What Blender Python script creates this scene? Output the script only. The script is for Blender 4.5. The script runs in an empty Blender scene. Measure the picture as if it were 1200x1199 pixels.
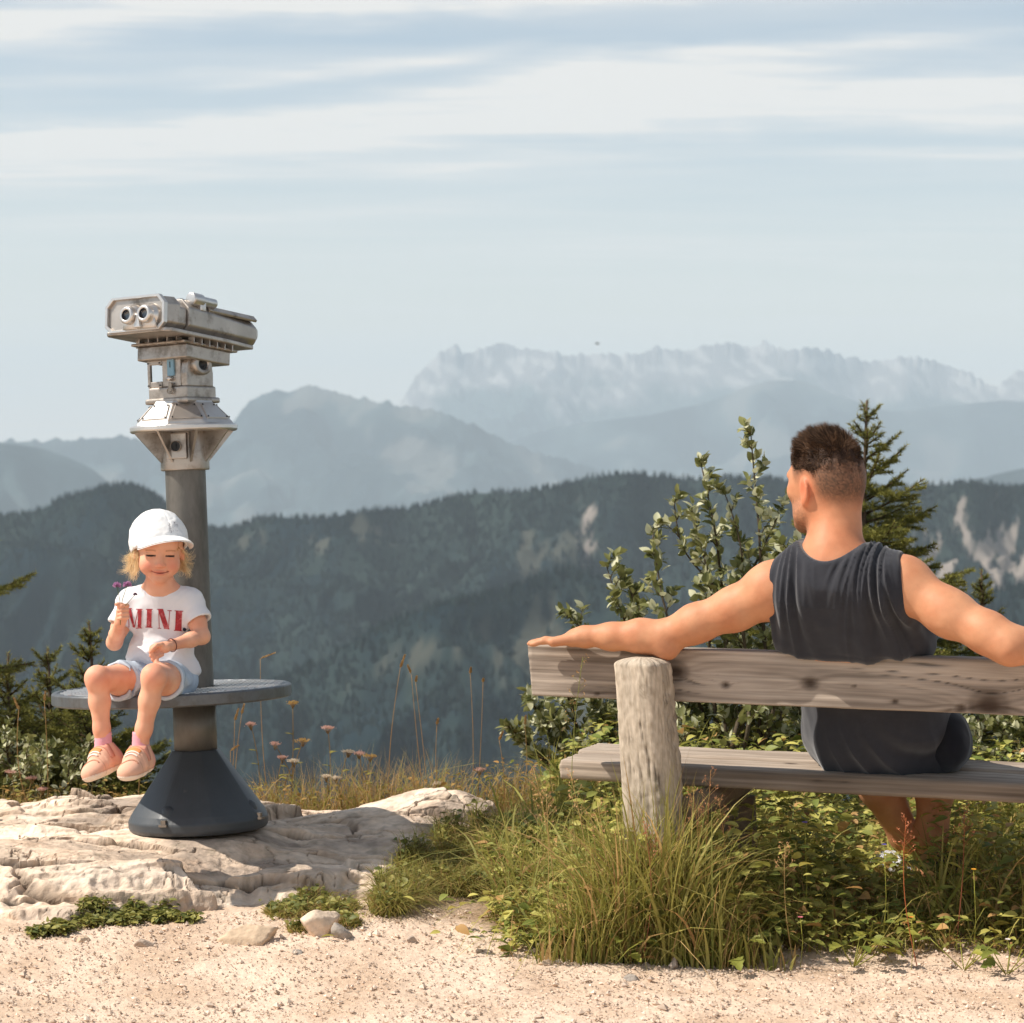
import bpy, math, random
import numpy as np
from mathutils import Vector, Matrix
PI = math.pi
F32 = np.float32
scene = bpy.context.scene
COL = scene.collection
# ------------------------------------------------------------------ camera
CAM_H = 1.32
FPX = 2950.0
PITCH = math.atan(89.5 / FPX)
def P(px, py, d):
    """world point at distance d (world y) that the photograph shows at px, py"""
    cx, cy = (px - 600) / FPX, (599.5 - py) / FPX
    c, s = math.cos(PITCH), math.sin(PITCH)
    dx, dy, dz = cx, c + cy * s, cy * c - s
    t = d / dy
    return np.array([dx * t, d, CAM_H + dz * t])
cam_d = bpy.data.cameras.new('camera'); cam = bpy.data.objects.new('camera', cam_d); COL.objects.link(cam)
cam.location = (0, 0, CAM_H); cam.rotation_euler = (PI / 2 - PITCH, 0, 0)
cam_d.sensor_fit = 'HORIZONTAL'; cam_d.sensor_width = 36; cam_d.lens = FPX / 1200 * 36
cam_d.clip_start = 0.1; cam_d.clip_end = 120000
cam_d.dof.use_dof = True; cam_d.dof.focus_distance = 6.6; cam_d.dof.aperture_fstop = 8.0
scene.camera = cam
# ------------------------------------------------------------------ noise
def _hash(ix, iy, iz, seed):
    h = (ix.astype(np.uint32) * np.uint32(374761393) + iy.astype(np.uint32) * np.uint32(668265263) + iz.astype(np.uint32) * np.uint32(2147483647) + np.uint32((seed * 144269 + 97) & 0xffffffff))
    h = (h ^ (h >> np.uint32(13))) * np.uint32(1274126177)
    h = (h ^ (h >> np.uint32(16))) * np.uint32(2246822519)
    return h ^ (h >> np.uint32(15))
def noise(x, y, z=0.0, seed=0):
    x, y, z = np.broadcast_arrays(np.asarray(x, float), np.asarray(y, float), np.asarray(z, float))
    xi, yi, zi = np.floor(x), np.floor(y), np.floor(z)
    xf, yf, zf = x - xi, y - yi, z - zi
    xi, yi, zi = xi.astype(np.int64), yi.astype(np.int64), zi.astype(np.int64)
    u, v, w = [f * f * f * (f * (f * 6 - 15) + 10) for f in (xf, yf, zf)]
    out = 0
    flat = not np.any(zf)
    for dz in ((0,) if flat else (0, 1)):
        for dy in (0, 1):
            for dx in (0, 1):
                h = _hash(xi + dx, yi + dy, zi + dz, seed)
                a = (h & np.uint32(1023)).astype(float) * (2 * PI / 1024)
                cz = ((h >> np.uint32(10)) & np.uint32(1023)).astype(float) / 511.5 - 1
                if flat:
                    g = np.cos(a) * (xf - dx) + np.sin(a) * (yf - dy)
                    wgt = (u if dx else 1 - u) * (v if dy else 1 - v)
                else:
                    s = np.sqrt(np.maximum(0, 1 - cz * cz))
                    g = s * np.cos(a) * (xf - dx) + s * np.sin(a) * (yf - dy) + cz * (zf - dz)
                    wgt = (u if dx else 1 - u) * (v if dy else 1 - v) * (w if dz else 1 - w)
                out = out + g * wgt
    return out * 1.5
def fbm(x, y, z=0.0, o=4, seed=0, lac=2.03, gain=.5):
    r, a, f = 0, 1, 1
    for i in range(o):
        r = r + a * noise(np.asarray(x) * f, np.asarray(y) * f, np.asarray(z) * f, seed + i * 17); a *= gain; f *= lac
    return r
def ridged(x, y, z=0.0, o=4, seed=0, gain=.5):
    r, a, f = 0, 1, 1
    for i in range(o):
        r = r + a * (1 - np.abs(noise(x * f, y * f, z * f, seed + i * 31)) * 2); a *= gain; f *= 2.05
    return r
def sstep(a, b, x):
    t = np.clip((np.asarray(x, float) - a) / (b - a), 0, 1); return t * t * (3 - 2 * t)
def mix(a, b, t):
    t = np.asarray(t)[..., None] if np.ndim(a) != np.ndim(t) or np.ndim(t) == 1 else t
    return np.asarray(a) * (1 - t) + np.asarray(b) * t
def srgb(r, g, b):
    f = lambda c: (c / 255 / 12.92) if c / 255 <= .04045 else ((c / 255 + .055) / 1.055) ** 2.4
    return np.array([f(r), f(g), f(b)])
def unit(v):
    v = np.asarray(v, float); return v / np.maximum(np.linalg.norm(v, axis=-1, keepdims=True), 1e-12)
# ------------------------------------------------------------------ objects
def mesh_data(name, V, F, col=None, smooth=True, mat=None, mats=None, mi=None):
    """F: array (n,3)/(n,4) or a list of such arrays"""
    V = np.asarray(V, F32).reshape(-1, 3)
    Fs = [np.asarray(f, np.int32) for f in (F if isinstance(F, list) else [F]) if len(f)]
    me = bpy.data.meshes.new(name)
    me.vertices.add(len(V)); me.vertices.foreach_set('co', V.ravel())
    loops = np.concatenate([f.ravel() for f in Fs])
    tot = np.concatenate([np.full(len(f), f.shape[1], np.int32) for f in Fs])
    start = np.concatenate([[0], np.cumsum(tot)[:-1]]).astype(np.int32)
    me.loops.add(len(loops)); me.loops.foreach_set('vertex_index', loops.astype(np.int32))
    me.polygons.add(len(tot)); me.polygons.foreach_set('loop_start', start)
    me.polygons.foreach_set('loop_total', tot)
    if mi is not None: me.polygons.foreach_set('material_index', np.asarray(mi, np.int32))
    me.update(calc_edges=True); me.validate()
    me.polygons.foreach_set('use_smooth', np.full(len(me.polygons), bool(smooth)))
    if col is not None:
        c = np.asarray(col, float)
        if c.ndim == 1: c = np.tile(c, (len(V), 1))
        a = me.color_attributes.new('Col', 'FLOAT_COLOR', 'POINT')
        a.data.foreach_set('color', np.hstack([np.clip(c, 0, 1), np.ones((len(V), 1))]).astype(F32).ravel())
    for m in (mats or ([mat] if mat else [])): me.materials.append(m)
    return me
def obj(name, data, parent=None, loc=None):
    o = bpy.data.objects.new(name, data); COL.objects.link(o)
    if parent is not None:
        o.parent = parent
        o.matrix_parent_inverse = pinv(parent)
    if loc is not None: o.location = loc
    return o
def pinv(p):
    m = Matrix.Identity(4)
    while p is not None:
        m = (p.matrix_parent_inverse @ Matrix.LocRotScale(p.location, p.rotation_euler, p.scale)) @ m if p.parent else Matrix.LocRotScale(p.location, p.rotation_euler, p.scale) @ m
        p = p.parent
    return m.inverted()
def thing(name, label, cat, loc=(0, 0, 0), group=None, rot=(0, 0, 0)):
    o = bpy.data.objects.new(name, None); COL.objects.link(o); o.location = [float(v) for v in loc]; o.rotation_euler = rot
    o.empty_display_size = .1
    return tag(o, label, cat, group)
def tag(o, label=None, cat=None, group=None, kind=None):
    if label: o['label'] = label
    if cat: o['category'] = cat
    if group: o['group'] = group
    if kind: o['kind'] = kind
    return o
class Acc:
    """collects pieces of ONE mesh"""
    def __init__(s): s.V, s.T, s.Q, s.C, s.n = [], [], [], [], 0
    def add(s, V, F, col=None):
        V = np.asarray(V, float).reshape(-1, 3)
        for f in (F if isinstance(F, list) else [F]):
            f = np.asarray(f)
            if len(f): (s.T if f.shape[1] == 3 else s.Q).append(f + s.n)
        s.V.append(V); s.n += len(V)
        c = np.zeros(3) + .5 if col is None else np.asarray(col, float)
        s.C.append(np.tile(c, (len(V), 1)) if c.ndim == 1 else c)
    def data(s, name, mat, smooth=True, M=None):
        V = np.concatenate(s.V)
        if M is not None: V = V @ np.array(M)[:3, :3].T + np.array(M)[:3, 3]
        F = []
        if s.T: F.append(np.concatenate(s.T))
        if s.Q: F.append(np.concatenate(s.Q))
        return mesh_data(name, V, F, np.concatenate(s.C), smooth, mat)
def tube(pts, rad, n=8, cap=True, sq=None):
    """tapered tube along pts"""
    pts = np.asarray(pts, float); m = len(pts)
    rad = np.full(m, rad) if np.ndim(rad) == 0 else np.asarray(rad, float)
    T = np.gradient(pts, axis=0); T = unit(T)
    ref = np.array([0, 0, 1.]) if abs(T[0][2]) < .9 else np.array([1., 0, 0])
    A = np.zeros_like(pts); a = unit(np.cross(T[0], ref))
    for i in range(m):
        a = unit(a - T[i] * np.dot(a, T[i])); A[i] = a
    B = np.cross(T, A)
    th = np.arange(n) * 2 * PI / n
    V = pts[:, None] + rad[:, None, None] * (np.cos(th)[None, :, None] * A[:, None] + np.sin(th)[None, :, None] * B[:, None] * (1 if sq is None else sq))
    V = V.reshape(-1, 3)
    i, j = np.meshgrid(np.arange(m - 1), np.arange(n), indexing='ij'); j2 = (j + 1) % n
    F = np.stack([i * n + j, i * n + j2, (i + 1) * n + j2, (i + 1) * n + j], -1).reshape(-1, 4)
    if cap:
        V = np.vstack([V, pts[0], pts[-1]]); k = np.arange(n); k2 = (k + 1) % n
        T3 = np.vstack([np.stack([k2, k, np.full(n, m * n)], 1), np.stack([(m - 1) * n + k, (m - 1) * n + k2, np.full(n, m * n + 1)], 1)])
        return V, [F, T3]
    return V, [F]
def lathe(prof, n=32, c=(0, 0), poly=False, rot=0):
    """revolve (r,z) profile about z through c"""
    th = np.arange(n) * 2 * PI / n + rot; m = len(prof); pr = np.asarray(prof, float)
    V = np.stack([pr[:, None, 0] * np.cos(th) + c[0], pr[:, None, 0] * np.sin(th) + c[1], np.repeat(pr[:, 1:2], n, 1)], -1).reshape(-1, 3)
    i, j = np.meshgrid(np.arange(m - 1), np.arange(n), indexing='ij'); j2 = (j + 1) % n
    return V, [np.stack([i * n + j, i * n + j2, (i + 1) * n + j2, (i + 1) * n + j], -1).reshape(-1, 4)]
def boxv(c, s, R=None):
    V = np.array([[x, y, z] for x in (-.5, .5) for y in (-.5, .5) for z in (-.5, .5)]) * np.asarray(s)
    if R is not None: V = V @ np.asarray(R).T
    return V + np.asarray(c), [np.array([[0, 1, 3, 2], [4, 6, 7, 5], [0, 4, 5, 1], [2, 3, 7, 6], [0, 2, 6, 4], [1, 5, 7, 3]])]
def prism(poly, z0, z1, axis=2):
    poly = np.asarray(poly, float); n = len(poly)
    lo = np.insert(poly, axis, z0, 1); hi = np.insert(poly, axis, z1, 1)
    V = np.vstack([lo, hi]); k = np.arange(n); k2 = (k + 1) % n
    c0, c1 = lo.mean(0), hi.mean(0); V = np.vstack([V, c0, c1])
    return V, [np.stack([k, k2, k2 + n, k + n], 1), np.vstack([np.stack([k2, k, np.full(n, 2 * n)], 1), np.stack([k + n, k2 + n, np.full(n, 2 * n + 1)], 1)])]
def rotm(ax, a): return np.array(Matrix.Rotation(a, 3, ax))
def bevel(o, w, seg=2, ang=30):
    m = o.modifiers.new('bevel', 'BEVEL'); m.width = w; m.segments = seg; m.limit_method = 'ANGLE'; m.angle_limit = math.radians(ang); m.harden_normals = False
    return o
def shade(me, deg=35):
    try: me.shade_auto_smooth
    except Exception: pass
    return me
# ------------------------------------------------------------------ implicit surfaces
class Vox:
    def __init__(s, lo, hi, h):
        s.lo = np.asarray(lo, float); s.h = h
        s.n = np.ceil((np.asarray(hi) - s.lo) / h).astype(int) + 1
        s.ax = [(s.lo[i] + np.arange(s.n[i]) * h).astype(F32) for i in range(3)]
        s.D = np.full(s.n, 1.0, F32)
    def sl(s, lo, hi):
        a = np.clip(np.floor((np.asarray(lo) - s.lo) / s.h).astype(int), 0, s.n)
        b = np.clip(np.ceil((np.asarray(hi) - s.lo) / s.h).astype(int) + 1, 0, s.n)
        if np.any(b <= a): return None
        S = tuple(slice(a[i], b[i]) for i in range(3))
        g = [s.ax[i][S[i]].reshape([-1 if j == i else 1 for j in range(3)]) for i in range(3)]
        return S, g
    def put(s, S, d, k, op):
        D = s.D[S]; d = d.astype(F32)
        if op == 'sub': D = -D
        h = np.maximum(k - np.abs(D - d), 0) / k
        r = np.minimum(D, d) - h * h * (k / 4)
        s.D[S] = -r if op == 'sub' else r
    def cone(s, a, b, ra, rb, k=.02, op='add', m=.03, sc=None):
        a, b = np.asarray(a, float), np.asarray(b, float); R = max(ra, rb) + m + k
        q = s.sl(np.minimum(a, b) - R, np.maximum(a, b) + R)
        if q is None: return
        S, g = q; ba = b - a; L = max(float(ba @ ba), 1e-12)
        p = [g[i] - a[i] for i in range(3)]
        t = np.clip((p[0] * ba[0] + p[1] * ba[1] + p[2] * ba[2]) / L, 0, 1)
        d = np.sqrt(sum((p[i] - t * ba[i]) ** 2 for i in range(3))) - (ra + (rb - ra) * t)
        s.put(S, d, k, op)
    def chain(s, pr, k=.02, op='add', m=.03):
        for (a, ra), (b, rb) in zip(pr[:-1], pr[1:]): s.cone(a, b, ra, rb, k, op, m)
    def ell(s, c, r, R=None, k=.02, op='add', m=.03):
        c, r = np.asarray(c, float), np.asarray(r, float); e = r.max() + m + k
        q = s.sl(c - e, c + e)
        if q is None: return
        S, g = q; p = [g[i] - c[i] for i in range(3)]
        if R is not None:
            R = np.asarray(R); p = [sum(R[j, i] * p[j] for j in range(3)) for i in range(3)]
        k0 = np.sqrt(sum((p[i] / r[i]) ** 2 for i in range(3))); k1 = np.sqrt(sum((p[i] / r[i] ** 2) ** 2 for i in range(3)))
        s.put(S, k0 * (k0 - 1) / np.maximum(k1, 1e-6), k, op)
    def cut(s, pt, nrm, k=.004, lo=None, hi=None):
        """remove the side nrm points to"""
        q = s.sl(s.lo if lo is None else lo, s.lo + s.n * s.h if hi is None else hi)
        S, g = q; n = unit(nrm)
        d = sum((g[i] - pt[i]) * n[i] for i in range(3))
        s.put(S, -(d + 0 * s.D[S]), k, 'sub')
    def mesh(s):
        D = s.D; ins = D < 0
        c = ins[:-1, :-1, :-1].astype(np.int8)
        for o in ((1, 0, 0), (0, 1, 0), (0, 0, 1), (1, 1, 0), (1, 0, 1), (0, 1, 1), (1, 1, 1)):
            c = c + ins[o[0]:D.shape[0] - 1 + o[0], o[1]:D.shape[1] - 1 + o[1], o[2]:D.shape[2] - 1 + o[2]]
        act = (c > 0) & (c < 8)
        I = np.argwhere(act); n = len(I)
        idx = np.full(act.shape, -1, np.int32); idx[act] = np.arange(n)
        acc = np.zeros((n, 3)); cnt = np.zeros(n)
        corners = [(x, y, z) for x in (0, 1) for y in (0, 1) for z in (0, 1)]
        val = {o: D[I[:, 0] + o[0], I[:, 1] + o[1], I[:, 2] + o[2]].astype(float) for o in corners}
        for o in corners:
            for ax in range(3):
                if o[ax]: continue
                q = list(o); q[ax] = 1; q = tuple(q)
                a, b = val[o], val[q]; m = (a < 0) != (b < 0)
                t = np.where(m, a / np.where(m, a - b, 1), 0)
                pos = np.tile(np.array(o, float), (n, 1)); pos[:, ax] = t
                acc[m] += pos[m]; cnt[m] += 1
        V = s.lo + (I + acc / cnt[:, None]) * s.h
        Q = []
        for ax in range(3):
            u, v = [(1, 2), (2, 0), (0, 1)][ax]
            sa = [slice(None)] * 3; sb = [slice(None)] * 3
            sa[ax] = slice(0, -1); sb[ax] = slice(1, None)
            A, B = ins[tuple(sa)], ins[tuple(sb)]
            E = np.argwhere(A != B)
            E = E[(E[:, u] > 0) & (E[:, v] > 0) & (E[:, u] < D.shape[u] - 1) & (E[:, v] < D.shape[v] - 1)]
            def g(du, dv):
                e = E.copy(); e[:, u] -= du; e[:, v] -= dv; return idx[e[:, 0], e[:, 1], e[:, 2]]
            q = np.stack([g(1, 1), g(0, 1), g(0, 0), g(1, 0)], 1)
            fl = ~A[E[:, 0], E[:, 1], E[:, 2]]
            q[fl] = q[fl][:, ::-1]; Q.append(q)
        Q = np.concatenate(Q); Q = Q[(Q >= 0).all(1)]
        return V, Q
def vnormals(V, Q):
    d1 = V[Q[:, 2]] - V[Q[:, 0]]; d2 = V[Q[:, -1]] - V[Q[:, 1]]
    fn = np.cross(d1, d2); N = np.zeros_like(V)
    for j in range(Q.shape[1]):
        for c in range(3): N[:, c] += np.bincount(Q[:, j], fn[:, c], len(V))
    return unit(N)
def relax(V, Q, it=2, lam=.5):
    E = np.concatenate([Q[:, [i, (i + 1) % Q.shape[1]]] for i in range(Q.shape[1])])
    E = np.concatenate([E, E[:, ::-1]])
    for _ in range(it):
        for l in (lam, -lam * 1.02):
            S = np.stack([np.bincount(E[:, 0], V[E[:, 1], c], len(V)) for c in range(3)], 1)
            n = np.maximum(np.bincount(E[:, 0], minlength=len(V)), 1)[:, None]
            V = V + l * (S / n - V)
    return V
def grid_faces(nu, nv):
    i, j = np.meshgrid(np.arange(nu - 1), np.arange(nv - 1), indexing='ij')
    return np.stack([i * nv + j, (i + 1) * nv + j, (i + 1) * nv + j + 1, i * nv + j + 1], -1).reshape(-1, 4)
# ------------------------------------------------------------------ materials
def N(nt, typ, **kw):
    n = nt.nodes.new(typ)
    for k, v in kw.items(): setattr(n, k, v)
    return n
def mat(name, col=None, rough=.6, metal=0.0, attr=False, var=0.0, vscale=20, bump=0.0, bscale=60, bdetail=4, stretch=None, spec=.5, transl=0.0, sss=0.0, sheen=0.0, dirt=None, coat=0.0, bdist=.01, sssr=.01, rotz=None):
    m = bpy.data.materials.new(name); m.use_nodes = True; nt = m.node_tree; L = nt.links
    b = nt.nodes['Principled BSDF']; out = nt.nodes['Material Output']
    b.inputs['Roughness'].default_value = rough; b.inputs['Metallic'].default_value = metal
    b.inputs['Specular IOR Level'].default_value = spec
    tc = N(nt, 'ShaderNodeTexCoord'); mp = N(nt, 'ShaderNodeMapping'); L.new(tc.outputs['Object'], mp.inputs[0])
    if rotz is not None:
        m0 = N(nt, 'ShaderNodeMapping'); m0.inputs['Rotation'].default_value = (0, 0, rotz); L.new(tc.outputs['Object'], m0.inputs[0]); L.new(m0.outputs[0], mp.inputs[0])
    if stretch: mp.inputs['Scale'].default_value = stretch
    if attr:
        a = N(nt, 'ShaderNodeAttribute', attribute_name='Col'); cs = a.outputs['Color']
    else:
        a = N(nt, 'ShaderNodeRGB'); a.outputs[0].default_value = (*[float(c) for c in col], 1); cs = a.outputs[0]
    if var:
        nz = N(nt, 'ShaderNodeTexNoise'); nz.inputs['Scale'].default_value = vscale; nz.inputs['Detail'].default_value = 6; nz.inputs['Roughness'].default_value = .65
        L.new(mp.outputs[0], nz.inputs['Vector'])
        mr = N(nt, 'ShaderNodeMapRange'); mr.inputs[1].default_value = .3; mr.inputs[2].default_value = .7; mr.inputs[3].default_value = 1 - var; mr.inputs[4].default_value = 1 + var
        L.new(nz.outputs['Fac'], mr.inputs[0])
        mx = N(nt, 'ShaderNodeVectorMath', operation='SCALE'); L.new(cs, mx.inputs[0]); L.new(mr.outputs[0], mx.inputs['Scale']); cs = mx.outputs[0]
    if dirt is not None:
        dcol, dsc, lo, hi = dirt
        nz = N(nt, 'ShaderNodeTexNoise'); nz.inputs['Scale'].default_value = dsc; nz.inputs['Detail'].default_value = 8; nz.inputs['Roughness'].default_value = .7
        L.new(mp.outputs[0], nz.inputs['Vector'])
        mr = N(nt, 'ShaderNodeMapRange'); mr.inputs[1].default_value = lo; mr.inputs[2].default_value = hi
        L.new(nz.outputs['Fac'], mr.inputs[0])
        mx = N(nt, 'ShaderNodeMix', data_type='RGBA'); L.new(mr.outputs[0], mx.inputs[0]); L.new(cs, mx.inputs[6]); mx.inputs[7].default_value = (*[float(c) for c in dcol], 1); cs = mx.outputs[2]
    L.new(cs, b.inputs['Base Color'])
    if bump:
        nz = N(nt, 'ShaderNodeTexNoise'); nz.inputs['Scale'].default_value = bscale; nz.inputs['Detail'].default_value = bdetail
        L.new(mp.outputs[0], nz.inputs['Vector'])
        bp = N(nt, 'ShaderNodeBump'); bp.inputs['Strength'].default_value = bump; bp.inputs['Distance'].default_value = bdist
        L.new(nz.outputs['Fac'], bp.inputs['Height']); L.new(bp.outputs[0], b.inputs['Normal'])
    if sss:
        b.inputs['Subsurface Weight'].default_value = sss; b.inputs['Subsurface Radius'].default_value = (1, .35, .2); b.inputs['Subsurface Scale'].default_value = sssr
    if sheen: b.inputs['Sheen Weight'].default_value = sheen
    if coat: b.inputs['Coat Weight'].default_value = coat
    if transl:
        tr = N(nt, 'ShaderNodeBsdfTranslucent'); ms = N(nt, 'ShaderNodeMixShader'); ms.inputs[0].default_value = transl
        L.new(cs, tr.inputs[0]); L.new(b.outputs[0], ms.inputs[1]); L.new(tr.outputs[0], ms.inputs[2]); L.new(ms.outputs[0], out.inputs[0])
    return m
# ================================================================== daylight, sky, haze
SUN_AZ = math.radians(6)     # 0 = straight from the left, positive = from behind the photographer
SUN_EL = math.radians(49)
sun_dir = np.array([-math.cos(SUN_AZ) * math.cos(SUN_EL), -math.sin(SUN_AZ) * math.cos(SUN_EL), math.sin(SUN_EL)])
sd = bpy.data.lights.new('sun', 'SUN'); so = bpy.data.objects.new('sun', sd); COL.objects.link(so)
sd.energy = 4.6; sd.angle = math.radians(.53); sd.color = (1, .925, .82)
so.rotation_euler = Vector(sun_dir).to_track_quat('Z', 'Y').to_euler(); so.location = (-20, -3, 25)
w = bpy.data.worlds.new('World'); scene.world = w; w.use_nodes = True
nt = w.node_tree; nt.nodes.clear(); L = nt.links
out = N(nt, 'ShaderNodeOutputWorld'); bg = N(nt, 'ShaderNodeBackground'); L.new(bg.outputs[0], out.inputs[0])
sky = N(nt, 'ShaderNodeTexSky', sky_type='NISHITA'); sky.sun_disc = False
sky.sun_elevation = SUN_EL; sky.sun_rotation = math.atan2(sun_dir[0], sun_dir[1]); sky.altitude = 1500; sky.dust_density = 2.2; sky.air_density = 1.0; sky.ozone_density = 1.6
bg.inputs['Strength'].default_value = .096
tc = N(nt, 'ShaderNodeTexCoord'); nrm = N(nt, 'ShaderNodeVectorMath', operation='NORMALIZE'); L.new(tc.outputs['Generated'], nrm.inputs[0])
sp = N(nt, 'ShaderNodeSeparateXYZ'); L.new(nrm.outputs[0], sp.inputs[0])
def M_(op, a, b=None, c=None, clamp=False):
    n = N(nt, 'ShaderNodeMath', operation=op); n.use_clamp = clamp
    for i, v in enumerate((a, b, c)):
        if v is None: continue
        if isinstance(v, (int, float)): n.inputs[i].default_value = v
        else: L.new(v, n.inputs[i])
    return n.outputs[0]
# cirrus on a plane high above: direction divided by its rise
rise = M_('MAXIMUM', sp.outputs[2], .0)
den = M_('ADD', rise, .055)
u = M_('DIVIDE', sp.outputs[0], den); v = M_('DIVIDE', sp.outputs[1], den)
cv = N(nt, 'ShaderNodeCombineXYZ'); L.new(u, cv.inputs[0]); L.new(v, cv.inputs[1])
def cloud(sx, sy, rot, scale, lo, hi, det=7, rg=.55, off=(0, 0, 0), dist=.6):
    mp = N(nt, 'ShaderNodeMapping'); mp.inputs['Scale'].default_value = (sx, sy, 1); mp.inputs['Rotation'].default_value = (0, 0, rot); mp.inputs['Location'].default_value = off
    L.new(cv.outputs[0], mp.inputs[0])
    nz = N(nt, 'ShaderNodeTexNoise'); nz.inputs['Scale'].default_value = scale; nz.inputs['Detail'].default_value = det; nz.inputs['Roughness'].default_value = rg; nz.inputs['Distortion'].default_value = dist
    L.new(mp.outputs[0], nz.inputs['Vector'])
    mr = N(nt, 'ShaderNodeMapRange', interpolation_type='SMOOTHSTEP'); mr.inputs[1].default_value = lo; mr.inputs[2].default_value = hi
    L.new(nz.outputs['Fac'], mr.inputs[0]); return mr.outputs[0]
def band(e0, slope, w, amp, x0, x1, soft=.06):
    """a streak at rise e0 (+slope*x), between azimuths x0..x1, broken up by noise"""
    c = M_('ADD', sp.outputs[2], M_('MULTIPLY_ADD', sp.outputs[0], -slope, -e0))
    wob = N(nt, 'ShaderNodeTexNoise'); wob.inputs['Scale'].default_value = 1; wob.inputs['Detail'].default_value = 5
    mpw = N(nt, 'ShaderNodeMapping'); mpw.inputs['Scale'].default_value = (13, 3, 75); L.new(nrm.outputs[0], mpw.inputs[0]); L.new(mpw.outputs[0], wob.inputs['Vector'])
    c = M_('ADD', c, M_('MULTIPLY', M_('SUBTRACT', wob.outputs['Fac'], .5), w * 3.0))
    g = M_('EXPONENT', M_('MULTIPLY', M_('POWER', M_('DIVIDE', c, w), 2.0), -1.0))
    def ss(a, b):
        m = N(nt, 'ShaderNodeMapRange', interpolation_type='SMOOTHSTEP'); m.inputs[1].default_value = a; m.inputs[2].default_value = b; L.new(sp.outputs[0], m.inputs[0]); return m.outputs[0]
    r = M_('MULTIPLY', g, M_('SUBTRACT', ss(x0 - soft, x0 + soft), ss(x1 - soft, x1 + soft), None, True))
    return M_('MULTIPLY', r, amp)
fine = cloud(.9, 3.6, .12, 2.3, .36, .70, det=9, rg=.62)
soft_ = cloud(.5, 1.6, -.1, 1.2, .30, .74, off=(3, 7, 0))
# measured rises of the streaks (photograph rows over the focal length)
tot = M_('MULTIPLY', soft_, .34)
for b in (band(.1300, -.006, .0105, 1.0, .0, .5, .07), band(.1400, .055, .0060, .8, .0, .14, .05), band(.1285, .088, .0075, .9, -.4, .06, .07), band(.1210, .055, .0055, .7, -.4, .02, .09), band(.1070, .035, .0050, .55, -.25, .05),
          band(.1770, .090, .0085, 1.0, -.4, .03, .06), band(.1700, .03, .0055, .75, -.04, .22, .06), band(.1506, .120, .0030, .65, -.11, -.01, .03), band(.1480, .07, .0026, .4, -.22, -.08, .04), band(.0730, .01, .0060, .30, .0, .16), band(.1120, -.02, .0022, .6, .12, .3), band(.1440, .05, .0024, .45, .06, .2, .03), band(.0910, .05, .0040, .3, -.2, .0)):
    tot = M_('ADD', tot, M_('MULTIPLY', b, M_('MULTIPLY_ADD', fine, .95, .62)))
tot = M_('MINIMUM', tot, .97)
hs = N(nt, 'ShaderNodeHueSaturation'); hs.inputs['Saturation'].default_value = .76; L.new(sky.outputs[0], hs.inputs['Color'])
veil = M_('MULTIPLY', M_('EXPONENT', M_('MULTIPLY', rise, -16.0)), .97)
mv = N(nt, 'ShaderNodeMix', data_type='RGBA'); L.new(veil, mv.inputs[0]); tint = N(nt, 'ShaderNodeVectorMath', operation='MULTIPLY'); tint.inputs[1].default_value = (.91, .99, .97); L.new(hs.outputs[0], tint.inputs[0]); L.new(tint.outputs[0], mv.inputs[6]); mv.inputs[7].default_value = (9.4, 8.0, 6.5, 1)
mx = N(nt, 'ShaderNodeMix', data_type='RGBA'); L.new(tot, mx.inputs[0]); L.new(mv.outputs[2], mx.inputs[6]); mx.inputs[7].default_value = (7.0, 6.85, 6.6, 1)
L.new(mx.outputs[2], bg.inputs['Color'])
scene.view_settings.view_transform = 'Standard'; scene.view_settings.look = 'None'; scene.view_settings.gamma = 1; scene.view_settings.exposure = 0.44
scene.cycles.max_bounces = 8; scene.cycles.transparent_max_bounces = 12; scene.cycles.volume_bounces = 1; scene.cycles.use_denoising = True
scene.cycles.sample_clamp_indirect = 8
HAZE = True
if HAZE:
    hm = bpy.data.materials.new('haze_air'); hm.use_nodes = True; nt = hm.node_tree; nt.nodes.clear()
    o_ = N(nt, 'ShaderNodeOutputMaterial'); pv = N(nt, 'ShaderNodeVolumePrincipled'); nt.links.new(pv.outputs[0], o_.inputs['Volume'])
    pv.inputs['Color'].default_value = (.77, .89, .99, 1); pv.inputs['Density'].default_value = 5.6e-5; pv.inputs['Anisotropy'].default_value = 0.0
    V, Fc = boxv((0, 13500, 25), (30000, 39000, 2050))
    hz = obj('haze', mesh_data('haze', V, Fc, None, False, hm)); tag(hz, kind='stuff')
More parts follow.
